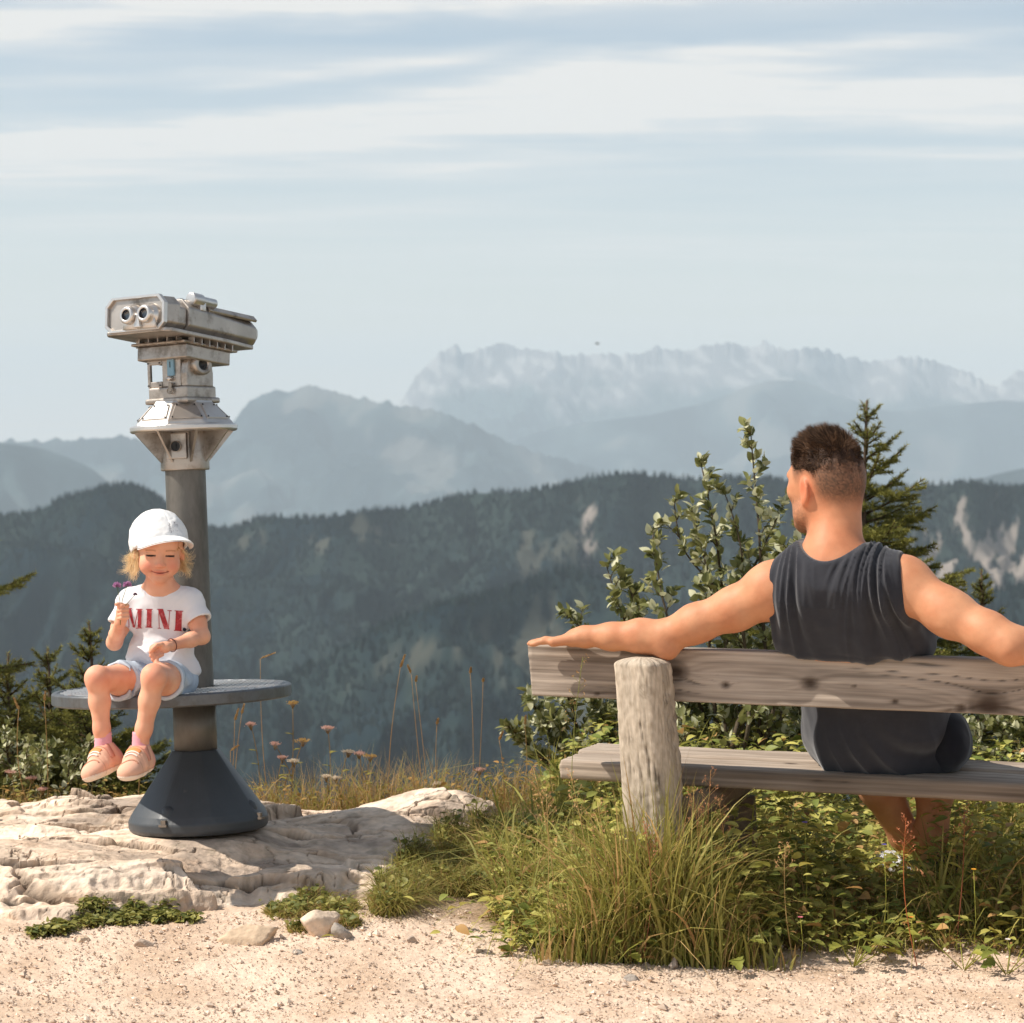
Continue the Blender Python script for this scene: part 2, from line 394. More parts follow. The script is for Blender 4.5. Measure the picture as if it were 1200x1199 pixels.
# ================================================================== mountains
mt_mat = mat('mountain_cover', attr=True, rough=1, spec=.0, var=.12, vscale=.03)
def interp(pts, x):
    pts = np.asarray(pts, float); xs, ys = pts[:, 0], pts[:, 1]
    m = np.gradient(ys, xs)
    i = np.clip(np.searchsorted(xs, x) - 1, 0, len(xs) - 2); h = xs[i + 1] - xs[i]; t = np.clip((x - xs[i]) / h, 0, 1)
    return (2 * t**3 - 3 * t**2 + 1) * ys[i] + (t**3 - 2 * t**2 + t) * h * m[i] + (-2 * t**3 + 3 * t**2) * ys[i + 1] + (t**3 - t**2) * h * m[i + 1]
def ridge_mesh(name, sky_px, D0, front, back, floor, cover, px0=-300, px1=1500, nu=420, nv=220, rough=.08, rf=.9, sharp=False, slope_pow=1.0, seed=1, crest=0.0, spur=.3, jag=0):
    """a mountain chain whose crest stands D0 metres off; sky_px: (px, py) of its crest"""
    u = np.linspace(px0, px1, nu); v = np.linspace(-1, 1, nv)
    v = np.sign(v) * np.abs(v) ** 1.25
    U, Vv = np.meshgrid(u, v, indexing='ij')
    az = (U - 600) / FPX
    wob = noise(U / 210, 3.1, 0, seed) * .10 + noise(U / 70, 1.7, 0, seed + 2) * .03
    R = D0 * (1 + wob * .35) + np.where(Vv < 0, Vv * front, Vv * back)
    py = interp(sky_px, U)
    Hc = CAM_H + (510 - py) / FPX * D0 * (1 + wob * .35)
    X, Y = az * R, R
    Hf = np.maximum(Hc - floor, 10)
    t = np.abs(Vv)
    s = 1.0 / front
    sc = D0 / 6000
    gx, gy = X / (620 * sc), Y / (620 * sc)
    rv = ridged(gx + .35 * noise(gx * 2, gy * 2, 0, seed + 9), gy * .55, 0, 5, seed) - 1.15
    rv = np.minimum(rv - .35, 0)       # spurs and gullies
    fm = fbm(gx * 3, gy * 3, 0, 5, seed + 5)
    prof = 1 - t ** slope_pow
    env = np.clip(t * 5, 0, 1)
    Z = floor + Hf * prof + Hf * spur * rv * env * (.3 + .7 * (1 - t)) + Hf * rough * fm * (.15 + env)
    if sharp: Z = Z + Hf * .09 * (ridged(gx * 2.0 + gy * .9, gy * 1.7 - gx * .8, 0, 5, seed + 40) - 1.6) * env * (1 - t)
    if jag: Z = Z + jag * np.abs(noise(U / 26, Vv * 3, 0, seed + 77) + .55 * noise(U / 9, Vv * 5, 0, seed + 78)) * np.exp(-(t * 34) ** 2)
    Vx = np.stack([X, Y, Z], -1).reshape(-1, 3)
    Fq = grid_faces(nu, nv)
    Nn = vnormals(Vx, Fq); Nn *= np.sign(Nn[:, 2:3] + 1e-9)
    C = cover(Vx, Nn, U.ravel(), t.ravel(), fm.ravel(), rv.ravel(), (Hc - Z).ravel())
    o = obj(name, mesh_data(name, Vx, Fq, C, True, mt_mat)); tag(o, kind='structure')
    return o, Vx, Nn, (nu, nv), (X, Y, Z), rv
FOR = np.array([.010, .020, .025]); FOR2 = np.array([.024, .037, .034]); ROCKC = np.array([.23, .20, .175]); MEAD = np.array([.066, .068, .056])
def cov_near(Vx, Nn, U, t, fm, rv, dz, main=True):
    n1 = fbm(Vx[:, 0] / 240, Vx[:, 1] / 420, 0, 5, 71); n2 = fbm(Vx[:, 0] / 34, Vx[:, 1] / 90, 0, 4, 72)
    c = mix(FOR, FOR2, np.clip(.5 + n1 + n2 * .6, 0, 1))
    # bare patches: cliffs and pasture where the photograph has them (by place along the ridge)
    def blob(px, dzc, wx, wz): return np.exp(-((U - px) / wx) ** 2 - ((dz - dzc) / wz) ** 2)
    if not main: blob0 = blob; blob = lambda a, b_, c_, d_: 0
    meadow = .9 * blob(640, 95, 55, 60) + .8 * blob(420, 25, 90, 22) + .7 * blob(560, 300, 120, 60) + .8 * blob(650, 230, 60, 70) + .4 * blob(300, 20, 60, 15) + (0 if main else .8 * blob0(640, 60, 70, 50) + .55 * blob0(520, 30, 120, 20) + .5 * blob0(700, 160, 60, 70))
    cliff = 1.0 * blob(1110, 120, 60, 90) + .9 * blob(1180, 100, 40, 90) + .6 * blob(1060, 170, 60, 60) + .5 * blob(690, 60, 30, 50)
    st = fbm(Vx[:, 0] / 26, Vx[:, 2] / 110, 0, 4, 75)
    st2 = fbm((Vx[:, 0] - Vx[:, 2] * .55) / 13, Vx[:, 2] / 60, 0, 5, 76)
    mm = sstep(.30, .75, meadow * (.55 + n2 * 1.6 + n1 * .5)); cm = sstep(.34, .62, cliff * (.42 + st * .8 + st2 * 1.1))
    c = mix(c, MEAD, mm * .85); c = mix(c, ROCKC, np.clip(cm, 0, 1))
    cov_near.bare = np.maximum(mm, cm)
    return c
def cov_mid(Vx, Nn, U, t, fm, rv, dz):
    n = fbm(Vx[:, 0] / 700, Vx[:, 1] / 900, 0, 5, 81)
    c = mix(FOR, np.array([.05, .075, .078]), np.clip(.4 + n * 1.4, 0, 1))
    pale = sstep(.25, .55, n + .5 * np.exp(-((U - 350) / 26) ** 2 - ((dz - 120) / 90) ** 2) * 2 + .8 * np.exp(-((U - 470) / 60) ** 2 - ((dz - 250) / 120) ** 2))
    return mix(c, ROCKC * .7, pale * .45)
def cov_far(Vx, Nn, U, t, fm, rv, dz):
    n = fbm(Vx[:, 0] / 600, Vx[:, 2] / 420, 0, 5, 91)
    hi = sstep(520, 260, dz + n * 260)
    c = mix(np.array([.04, .06, .06]), np.array([.17, .16, .16]), hi)
    return mix(c, np.array([.42, .40, .38]), sstep(.05, .35, fbm((Vx[:, 0] + Vx[:, 2] * .7) / 170, Vx[:, 2] / 190, 0, 5, 92)) * hi * .6)
far_sky = [(-300, 560), (300, 520), (440, 492), (468, 474), (486, 446), (505, 424), (522, 413), (545, 415), (562, 411), (586, 402), (612, 410), (640, 413), (668, 419), (700, 416), (735, 418), (765, 410), (800, 411), (830, 407), (850, 404), (880, 408), (905, 409), (935, 413), (960, 411), (985, 420), (1010, 425), (1040, 423), (1075, 421), (1100, 426), (1130, 436), (1160, 452), (1172, 452), (1185, 440), (1200, 433), (1260, 425), (1500, 450)]
ridge_mesh('far_mountain_range', far_sky, 24000, 5200, 3000, -700, cov_far, nu=900, nv=300, spur=.26, rough=.06, sharp=True, slope_pow=.85, seed=3, jag=95)
ridge_mesh('far_foothills', [(-300, 560), (350, 552), (480, 545), (560, 530), (640, 505), (700, 492), (760, 486), (830, 470), (880, 452), (930, 444), (980, 462), (1040, 480), (1100, 476), (1180, 470), (1260, 478), (1500, 470)], 20000, 4200, 1800, -750, cov_mid, nu=400, nv=150, spur=.26, sharp=True, seed=8, slope_pow=1.0)
ridge_mesh('mid_mountain', [(-300, 505), (-60, 515), (60, 518), (130, 514), (200, 520), (240, 515), (268, 500), (290, 475), (318, 460), (340, 460), (362, 453), (392, 460), (430, 470), (480, 480), (520, 486), (560, 502), (620, 528), (700, 552), (800, 575), (1500, 600)], 16000, 3800, 2200, -800, cov_mid, nu=620, nv=240, spur=.26, rough=.07, sharp=True, seed=12, slope_pow=.95, jag=40)
ridge_mesh('dim_left_hill', [(-300, 500), (-60, 516), (0, 519), (35, 522), (70, 531), (105, 548), (130, 568), (190, 600), (300, 640), (500, 700), (800, 800), (1500, 900)], 11500, 3000, 1500, -800, cov_mid, nu=300, nv=140, spur=.15, seed=21, px1=900)
ridge_mesh('right_hill', [(800, 640), (1000, 600), (1130, 566), (1180, 552), (1230, 545), (1350, 540), (1500, 560), (1700, 570)], 10500, 2600, 1500, -800, cov_mid, nu=200, nv=120, spur=.15, seed=23, px0=800, px1=1700)
near_sky = [(-300, 640), (-60, 612), (0, 604), (40, 600), (80, 583), (110, 573), (140, 568), (170, 574), (195, 590), (220, 608), (245, 619), (275, 618), (310, 609), (350, 608), (400, 603), (440, 598), (480, 595), (520, 584), (560, 577), (600, 577), (640, 572), (680, 562), (720, 556), (760, 556), (810, 562), (860, 560), (920, 562), (990, 566), (1050, 570), (1100, 568), (1150, 566), (1200, 570), (1260, 562), (1350, 570), (1500, 590)]
nr = ridge_mesh('near_ridge', near_sky, 3200, 1950, 700, -640, cov_near, nu=760, nv=420, spur=.30, rough=.045, seed=31, slope_pow=.92)
near_bare = cov_near.bare.copy()
spur_sky = [(-300, 930), (0, 880), (200, 840), (330, 795), (400, 762), (450, 735), (500, 715), (560, 700), (600, 690), (640, 672), (680, 668), (720, 690), (800, 720), (900, 700), (1000, 690), (1100, 700), (1200, 690), (1350, 660), (1500, 640)]
sr = ridge_mesh('near_spur', spur_sky, 2250, 1350, 600, -560, lambda *a: cov_near(*a, main=False), nu=520, nv=300, spur=.30, rough=.05, seed=37, slope_pow=.95)
spur_bare = cov_near.bare.copy()
# forest: conifers by the ten thousand on the two nearer ridges, one mass
def forest(name, r, bare, n, seed, hmin, hmax):
    o, Vx, Nn, (nu, nv), (X, Y, Z), rv = r; rng = np.random.default_rng(seed)
    iu = rng.random(n) * (nu - 1.01); iv = (rng.random(n) ** .8) * (nv * .62 - 1.01) + (0)
    iv = rng.random(n) * (nv * .56)
    a, b = iu.astype(int), iv.astype(int); fa, fb = iu - a, iv - b
    def at(G): return G[a, b] * (1 - fa) * (1 - fb) + G[a + 1, b] * fa * (1 - fb) + G[a, b + 1] * (1 - fa) * fb + G[a + 1, b + 1] * fa * fb
    x, y, z = at(X), at(Y), at(Z)
    bb = bare.reshape(nu, nv)[a, b]
    cl = fbm(x / 120, y / 120, 0, 3, seed + 4)
    keep = (rng.random(n) > bb * 1.15) & (cl > -.55) & (np.abs((x / y) * FPX) < 720)
    x, y, z = x[keep], y[keep], z[keep]; m = len(x)
    h = rng.uniform(hmin, hmax, m) * (.8 + .4 * rng.random(m)); r_ = h * rng.uniform(.16, .24, m)
    th = np.arange(5) * 2 * PI / 5; ph = rng.random(m) * 6
    ring = np.stack([x[:, None] + r_[:, None] * np.cos(th + ph[:, None]), y[:, None] + r_[:, None] * np.sin(th + ph[:, None]), np.repeat((z + h * .05)[:, None], 5, 1)], -1)
    top = np.stack([x, y, z + h], -1)[:, None]
    V = np.concatenate([ring, top], 1).reshape(-1, 3)
    k = np.arange(5); base = (np.arange(m) * 6)[:, None, None]
    T = (np.stack([k, (k + 1) % 5, np.full(5, 5)], 1)[None] + base).reshape(-1, 3)
    c = mix(FOR * .8, FOR2 * 1.1, rng.random(m)); C = np.repeat(c, 6, 0)
    o = obj(name, mesh_data(name, V, T, C, False, mt_mat)); tag(o, kind='stuff')
forest('forest', nr, near_bare, 90000, 5, 5.5, 9)
forest('spur_forest', sr, spur_bare, 55000, 6, 5, 9.5)
# valley floor, one sheet to the horizon
V, Fc = np.array([[-60000, 300, -880], [60000, 300, -880], [60000, 90000, -880], [-60000, 90000, -880]]), [np.array([[0, 1, 2, 3]])]
tag(obj('valley_ground', mesh_data('valley_ground', V, Fc, np.array([.05, .07, .035]), False, mt_mat)), kind='structure')
# ================================================================== ground, gravel path, rock ledge
def ledge_front(x):   # distance of the rock's front edge along x
    return interp([(-4, 6.50), (-1.6, 6.48), (-1.30, 6.46), (-1.0, 6.50), (-.72, 6.60), (-.50, 6.62), (-.36, 6.72), (-.22, 6.95), (-.08, 7.35), (.05, 7.6), (.3, 7.9), (4, 8.5)], x)
def ground_z(x, y):
    x, y = np.asarray(x, float), np.asarray(y, float)
    z = .055 * sstep(5.8, 6.55, y) * sstep(.6, -.4, x) + .03 * sstep(6.2, 6.5, y) * sstep(-.2, .5, x)
    z = z + .008 * fbm(x * 1.3, y * 1.3, 0, 3, 201)
    z = z + .04 * sstep(6.6, 7.2, y) * sstep(-.5, .2, x)
    edge = 8.05 + .12 * noise(x * .9, 0, 0, 203) + .15 * sstep(-.5, -2, x)
    fall = np.maximum(y - edge, 0)
    z = z - fall * .85 - np.minimum(fall, 1) ** 2 * .3
    return z + .07 * sstep(6.9, 7.7, y) * sstep(-.5, .1, x) * sstep(1.2, .3, x)
gy = np.concatenate([np.linspace(2.5, 5.3, 60)[:-1], np.linspace(5.3, 8.2, 640), np.linspace(8.2, 12, 60)[1:], np.geomspace(12, 900, 40)[1:]])
gx = np.concatenate([-np.geomspace(700, 2.2, 40)[:-1], np.linspace(-2.2, 2.2, 760), np.geomspace(2.2, 700, 40)[1:]])
X, Y = np.meshgrid(gx, gy, indexing='ij'); Z = ground_z(X, Y)
Z = np.maximum(Z, -575)
near = (np.abs(X) < 2.3) & (Y < 8.6)
grav = (.0045 * np.abs(noise(X * 70, Y * 70, 0, 210)) + .0035 * np.abs(noise(X * 150, Y * 150, 0, 211)) + .003 * noise(X * 18, Y * 18, 0, 212))
Z = Z + np.where(near, grav, 0)
n1 = fbm(X * 4, Y * 4, 0, 4, 220); n2 = fbm(X * 60, Y * 60, 0, 3, 221)
cg = mix(srgb(216, 193, 172), srgb(194, 168, 144), np.clip(.4 + n1 * .8, 0, 1)) * (1 + .12 * n2[..., None])
soil = srgb(120, 96, 68) * (1 + .3 * n2[..., None])
edge_n = fbm(X * 7, Y * 7, 0, 4, 230) * .10
path = sstep(.0, .22, Y - (6.22 + edge_n) - .25 * sstep(.2, -.3, X)) * sstep(-.4, .15, X)
far_s = sstep(7.4, 7.9, Y)
c = mix(cg, soil, np.maximum(path, far_s)[..., None]) if False else cg * (1 - np.maximum(path, far_s)[..., None]) + soil * np.maximum(path, far_s)[..., None]
wild = sstep(9, 14, Y)[..., None]; c = c * (1 - wild) + np.array([.05, .065, .03]) * wild
gm = mat('gravel_ground', attr=True, rough=.95, spec=.15, bump=.5, bscale=190, bdetail=5, bdist=.004, var=.10, vscale=90)
tag(obj('ground', mesh_data('ground', np.stack([X, Y, Z], -1).reshape(-1, 3), grid_faces(len(gx), len(gy)), c.reshape(-1, 3), True, gm)), kind='structure')
# ---- rock ledge
nx, ny = 760, 640
gx = np.linspace(-2.35, .55, nx); gy = np.linspace(6.25, 8.45, ny)
X, Y = np.meshgrid(gx, gy, indexing='ij')
fr = ledge_front(X) + .035 * fbm(X * 5, 1, 0, 4, 240)
din = Y - fr                                        # distance inside the ledge
back = 7.95 + .10 * noise(X * 1.6, 9, 0, 241) + .06 * noise(X * 6, 5, 0, 242) - .25 * sstep(-.45, .3, X)
top = .125 + .075 * sstep(0, .7, din) + .03 * fbm(X * 1.1, Y * 1.6, 0, 3, 243)
top = top + .03 * np.exp(-((X + .12) / .25) ** 2 - ((Y - 7.62) / .22) ** 2) * 1.8 - .05 * sstep(-.05, .5, X)
# slabs: cells with their own tilt and level, parted by joints
def slabs(sx, sy, tilt, lev, seed, warp):
    wx = X + warp * fbm(X / sx, Y / sy, 0, 3, seed) * sx; wy = Y + warp * fbm(X / sx, Y / sy, 5.5, 3, seed + 1) * sy
    R = lambda i, j, k: (_hash(i, j, np.full_like(i, k), seed) & np.uint32(65535)).astype(float) / 65535
    u_, v_ = wx / sx, wy / sy; jj = np.floor(v_).astype(np.int64); F1 = np.full(X.shape, 9e9); F2 = F1.copy(); B = [np.zeros(X.shape) for _ in range(6)]
    for dj in (-1, 0, 1):
        j = jj + dj; sh_ = (j % 2) * .5; ii = np.floor(u_ - sh_).astype(np.int64)
        for di in (-1, 0, 1):
            i = ii + di; cx_ = i + .5 + sh_ + (R(i, j, 1) - .5) * .8; cy_ = j + .5 + (R(i, j, 2) - .5) * .8
            d = np.hypot(u_ - cx_, v_ - cy_); m = d < F1; F2 = np.where(m, F1, np.minimum(F2, d)); F1 = np.where(m, d, F1)
            for q, val in enumerate((cx_, cy_, R(i, j, 3) - .5, R(i, j, 4) - .5, R(i, j, 5) + R(i, j, 7) - 1, R(i, j, 6))): B[q] = np.where(m, val, B[q])
    return B[4] * lev * 2 + (B[2] * (wx - B[0] * sx) + B[3] * (wy - B[1] * sy)) * tilt * 3, F2 - F1, B[5]
big, eb, rb = slabs(.50, .20, .06, .018, 301, .22)
mid_, em, rm_ = slabs(.19, .075, .08, .0085, 302, .25)
sm_, es, rs_ = slabs(.065, .028, .10, .0030, 303, .3)
patchy = sstep(-.05, .25, noise(X * 2.4, Y * 4, 0, 258)); patchy2 = sstep(.0, .3, noise(X * 4, Y * 7, 0, 259))
h = top + big + mid_ * (.35 + .65 * patchy) + sm_ * patchy2
for _ in range(3):
    h[1:-1] = (h[:-2] + 2 * h[1:-1] + h[2:]) / 4; h[:, 1:-1] = (h[:, :-2] + 2 * h[:, 1:-1] + h[:, 2:]) / 4
h = h + .0016 * fbm(X * 16, Y * 22, 0, 4, 245) + .0009 * fbm(X * 70, Y * 90, 0, 3, 246)
crack = np.exp(-(eb / .034) ** 2) * (.3 + .7 * sstep(-.3, .2, noise(X * 3, Y * 5, 0, 250))); crack2 = np.exp(-(em / .06) ** 2) * patchy * sstep(-.2, .3, noise(X * 5, Y * 5, 0, 251)); crack3 = np.exp(-(es / .08) ** 2) * patchy2 * .5
cn = fbm(X * 2.6 + .5 * noise(X * 6, Y * 6, 0, 272), Y * 6.5, 0, 4, 271); crack4 = np.exp(-(cn / .028) ** 2) * sstep(-.1, .2, noise(X * 3, Y * 5, 0, 273)); cn2 = fbm(X * 9, Y * 5, 0, 3, 274); crack5 = np.exp(-(cn2 / .026) ** 2) * sstep(.05, .3, noise(X * 4, Y * 7, 0, 275))
h = h - .026 * crack - .012 * crack2 - .004 * crack3 - .014 * crack4 - .007 * crack5
jx = noise(X * 260, Y * 40, 0, 262) * .002
# flat seat for the pedestal
pc = P(233, 962, 7.2); pr = np.hypot(X - pc[0], (Y - pc[1]))
pz = .190
h = h * sstep(.15, .30, pr) + (pz - .003 + .5 * (h - pz)* 0) * (1 - sstep(.15, .30, pr)) if True else h
df = din + .03 * fbm(X * 6, Y * 6, 0, 4, 252) + .015 * noise(X * 30, Y * 30, 0, 254)
st_ = lambda c0, w_: sstep(c0 - w_, c0 + w_, df + .05 * noise(X * 2.2, c0 * 40, 0, 253))
front = .62 * st_(.0, .035) + .24 * st_(.075, .03) + .14 * st_(.16, .04)
bk = sstep(-.02, .22, back - Y)
rock_top = h
h = -.12 + (h + .12) * front * bk
C0 = srgb(220, 197, 174); C1 = srgb(176, 158, 142); C2 = srgb(234, 214, 194)
n1 = fbm(X * 3, Y * 5, 0, 5, 260)[..., None]; n2 = fbm(X * 30, Y * 40, 0, 4, 261)[..., None]
c = C0 + (C2 - C0) * np.clip(n1 * 1.6, 0, 1) + (C1 - C0) * np.clip(-n1 * 1.8, 0, 1)
c = c * (.84 + .26 * rb[..., None]) * (.93 + .14 * rm_[..., None])
c = c * (1 + .16 * n2)
stain = np.clip(fbm(X * 5, Y * 9, 0, 5, 264) * 1.4 - .1, 0, 1)[..., None]; c = c * (1 - stain * .30) + srgb(176, 138, 104) * stain * .30
lich = sstep(.35, .7, fbm(X * 14, Y * 14, 0, 4, 263))[..., None]; c = c * (1 - lich * .35) + srgb(120, 112, 96) * lich * .35
dk = np.clip(crack * .95 + crack2 * .8 + crack3 * .5 + crack4 * .9 + crack5 * .8, 0, 1)[..., None]; c = c * (1 - dk * .8) + srgb(74, 58, 42) * dk * .8
rm = mat('limestone', attr=True, rough=.92, spec=.2, bump=.6, bscale=55, bdetail=9, bdist=.008, var=.13, vscale=35)
ROCK = (gx, gy, h)
def rock_z(x, y):
    i = np.clip(((np.asarray(x) - gx0) / dgx).astype(int), 0, nx - 1); j = np.clip(((np.asarray(y) - gy0) / dgy).astype(int), 0, ny - 1)
    return rock_h[i, j]
gx0, gy0, dgx, dgy, rock_h = gx[0], gy[0], gx[1] - gx[0], gy[1] - gy[0], h
def surf_z(x, y):
    x, y = np.asarray(x, float), np.asarray(y, float)
    g = ground_z(x, y); ok = (x > gx0) & (x < gx0 + dgx * (nx - 1)) & (y > gy0) & (y < gy0 + dgy * (ny - 1))
    return np.where(ok, np.maximum(g, rock_z(x, y)), g)
RV = np.stack([X, Y, h], -1).reshape(-1, 3); RN = vnormals(RV, grid_faces(nx, ny)); RN *= np.sign(RN[:, 2:3] + 1e-9)
steep = 1 - RN[:, 2]
rd = fbm(RV[:, 0] * 14, RV[:, 1] * 14, RV[:, 2] * 26, 4, 270) * (.0006 + .008 * sstep(.2, .7, steep)) + .0015 * (np.abs(noise(RV[:, 0] * 25, RV[:, 1] * 25, RV[:, 2] * 60, 271)) - .3) * sstep(.02, .4, steep)
RV = RV + RN * rd[:, None]
tag(obj('rock_ledge', mesh_data('rock_ledge', RV, grid_faces(nx, ny), c.reshape(-1, 3), False, rm)), 'pale cracked limestone ledge under the binocular pedestal', 'rock', kind='structure')
# ---- loose stones
def stone(name, label, c, size, seed, rot=0, col=None, group=None, flat=.6, sink=.25, bigc=True):
    rng = np.random.default_rng(seed)
    n = 48; th = np.linspace(0, 2 * PI, n, endpoint=False); ph = np.linspace(0, PI, 25)
    T, Pp = np.meshgrid(th, ph, indexing='ij')
    D = np.stack([np.sin(Pp) * np.cos(T), np.sin(Pp) * np.sin(T), np.cos(Pp)], -1).reshape(-1, 3)
    r = np.ones(len(D))
    for k in range(11):                                  # random facets
        nrm_ = unit(rng.normal(size=3)); dd = rng.uniform(.38, .80)
        pr_ = D @ nrm_; lim = np.where(pr_ > 1e-3, dd / np.maximum(pr_, 1e-3), 9); r = np.minimum(r, lim)
    r = r * (1 + .05 * fbm(D[:, 0] * 3 + seed, D[:, 1] * 3, D[:, 2] * 3, 3, seed))
    V = D * r[:, None] * np.array(size) * np.array([1, 1, 1.])
    V = V @ rotm('Z', rot).T
    i, j = np.meshgrid(np.arange(n), np.arange(24), indexing='ij'); i2 = (i + 1) % n
    V = V.copy(); Fq = np.stack([i * 25 + j, i2 * 25 + j, i2 * 25 + j + 1, i * 25 + j + 1], -1).reshape(-1, 4)[:, ::-1]
    cc = (C0 if col is None else col) * (1 + .2 * fbm(D * 0 + D[:, :1] * 4, D[:, 1:2] * 4, D[:, 2:3] * 4, 3, seed + 3).mean(-1, keepdims=True))
    o = obj(name, mesh_data(name, V, Fq, cc, True, rm)); o.location = (float(c[0]), float(c[1]), float(c[2] + size[2] * (1 - sink) * .45))
    if label: tag(o, label, 'stone', group)
    return o
def on_ground(px, py, guess=6.6):
    d = guess
    for _ in range(30):
        p = P(px, py, d); z = float(surf_z(p[0], p[1])); d = (z - CAM_H) / (p[2] - CAM_H) * d * .5 + d * .5
    return P(px, py, d)
stones = [(290, 1103, .105, .055, .046, 'flat buff wedge of stone lying on the gravel before the ledge', 11, .1),
          (378, 1094, .070, .045, .050, 'grey angular block of stone under the grass tuft at the ledge foot', 12, .5),
          (170, 1110, .036, .030, .022, 'small grey stone on the gravel below the leafy weeds', 13, 0),
          (400, 1100, .030, .028, .040, 'dark narrow stone leaning beside the grey angular block', 14, .9),
          (604, 1025, .055, .05, .050, 'rounded whitish stone between the grass tuft and the bench grass', 15, .3),
          (601, 1052, .045, .045, .035, 'grey stone just below the rounded whitish one beside the bench grass', 16, 1.1),
          (484, 1105, .020, .016, .014, 'small pale stone alone on the gravel right of the grassy block', 17, .3),
          (350, 1118, .016, .015, .012, 'small tan pebble in front of the grey angular block', 18, .3),
          (95, 1104, .022, .02, .014, 'small pale pebble below the weeds at the left of the ledge', 19, .3),
          (800, 1050, .042, .03, .04, 'pale stone half hidden in the grass right of the bench post', 20, .3),
          (790, 1135, .018, .016, .022, 'brownish pointed stone on the gravel in front of the bench grass', 21, .8),
          (740, 1150, .020, .016, .014, 'rounded pale stone on the gravel below the bench post', 22, .3),
          (640, 1132, .022, .016, .013, 'pair-forming pale stone at the gravel edge left of the bench post', 23, .3)]
for (px, py, a, b, c_, lab, sd_, ro) in stones:
    p = on_ground(px, py)
    stone('stone', lab.replace('pair-forming pale', 'low pale'), p, (a, b, c_), sd_, ro, col=[C0, C1, srgb(160, 150, 140), srgb(196, 172, 146)][sd_ % 4], group='loose stones on the gravel')
# gravel grains: one mass
rng = np.random.default_rng(77); n = 26000
x = rng.uniform(-1.75, 1.75, n); y = 5.35 + 1.35 * rng.random(n) ** 1.0
k = (y < ledge_front(x) + .02) & ((x < -.1) | (y < 6.45)); x, y = x[k], y[k]; n = len(x)
r = np.clip(rng.lognormal(-6.08, .52, n), .0012, .013)
dirs = unit(np.array([[1, 0, 0], [-1, 0, 0], [0, 1, 0], [0, -1, 0], [0, 0, 1], [0, 0, -1], [.7, .7, .1], [-.7, -.7, -.1]], float)[:6])
Vv = dirs[None] * r[:, None, None] * rng.uniform(.55, 1.25, (n, 6, 1)) + rng.normal(0, .15, (n, 6, 3)) * r[:, None, None]
Vv[..., 2] *= .8
a = rng.random(n) * 6.3; ca, sa = np.cos(a)[:, None], np.sin(a)[:, None]
Vx_, Vy_ = Vv[..., 0] * ca - Vv[..., 1] * sa, Vv[..., 0] * sa + Vv[..., 1] * ca
Vv = np.stack([Vx_ + x[:, None], Vy_ + y[:, None], Vv[..., 2] + (ground_z(x, y) + .004 + r * .35)[:, None]], -1).reshape(-1, 3)
T = np.array([[0, 2, 4], [2, 1, 4], [1, 3, 4], [3, 0, 4], [2, 0, 5], [1, 2, 5], [3, 1, 5], [0, 3, 5]])
T = (T[None] + np.arange(n)[:, None, None] * 6).reshape(-1, 3)
cc = mix(srgb(226, 204, 184), srgb(172, 150, 130), rng.random(n) ** 1.8) * rng.uniform(.8, 1.1, (n, 1))
tag(obj('gravel', mesh_data('gravel', Vv, T, np.repeat(cc, 6, 0), False, rm)), kind='stuff')
# ================================================================== bench
BA = math.radians(21.5)
bu = np.array([math.cos(BA), -math.sin(BA), 0]); bn = np.array([-math.sin(BA), -math.cos(BA), 0]); bw = np.array([0, 0, 1.])
B0 = np.array([P(760, 700, 6.45)[0], 6.45, 0])      # on the backrest's outer face, above the post
def BP(s, n, z): return B0 + bu * s + bn * n + bw * z
BS = thing('bench', 'weathered wooden bench on log posts with the man seated on it', 'bench', BP(0, 0, .04))
TOPZ = .774; SEATZ = .455
wood = mat('weathered_wood', attr=True, rough=.88, spec=.2, bump=.55, bscale=3, bdetail=7, bdist=.003, stretch=(.8, 42, 42), rotz=BA, var=.26, vscale=3)
wood_v = mat('weathered_log', attr=True, rough=.9, spec=.2, bump=.6, bscale=3, bdetail=8, bdist=.004, stretch=(34, 34, 2.2), var=.20, vscale=3)
def grain(s, t, seed, knots=(), tone=(srgb(176, 162, 148), srgb(98, 86, 76))):
    """weathered board colour and groove depth; s along, t across (m)"""
    s, t = np.asarray(s, float), np.asarray(t, float)
    tw = t + .012 * noise(s * 1.3, t * 3, 0, seed) + .004 * noise(s * 5, t * 9, 0, seed + 1)
    dk = np.zeros_like(s); pull = np.zeros_like(s)
    for (ks, kt, kr) in knots:
        ds, dt = (s - ks), (t - kt); rr = np.hypot(ds * .75, dt)
        tw = tw + dt * 0 + np.sign(dt + 1e-9) * kr * 1.0 * np.exp(-(np.hypot(ds / (3.2 * kr), dt / (2.0 * kr))) ** 2)
        dk = np.maximum(dk, np.exp(-(rr / (kr * .8)) ** 4)); pull = np.maximum(pull, np.exp(-((rr - kr) / (.25 * kr)) ** 2) * .6)
    lines = noise(tw * 95, s * 1.0, 0, seed + 3) * .55 + noise(tw * 48, s * .7, 0, seed + 4) * .45
    blot = fbm(s * 2.5, t * 9, 0, 4, seed + 6)
    f = np.clip(.34 + .85 * lines + .35 * blot, 0, 1)
    c = tone[0] * (1 - f[..., None]) + tone[1] * f[..., None]
    chk = np.exp(-((noise(tw * 42, s * .7, 0, seed + 7)) / .025) ** 2) * sstep(.0, .35, noise(s * 1.7, t * 12, 0, seed + 8))
    c = c * (1 - .65 * chk[..., None])
    kc = srgb(52, 38, 28); d = np.clip(dk + pull * .7, 0, 1)[..., None]; c = c * (1 - d * .88) + kc * d * .88
    return c, lines * .0007 + chk * .004 + dk * .002
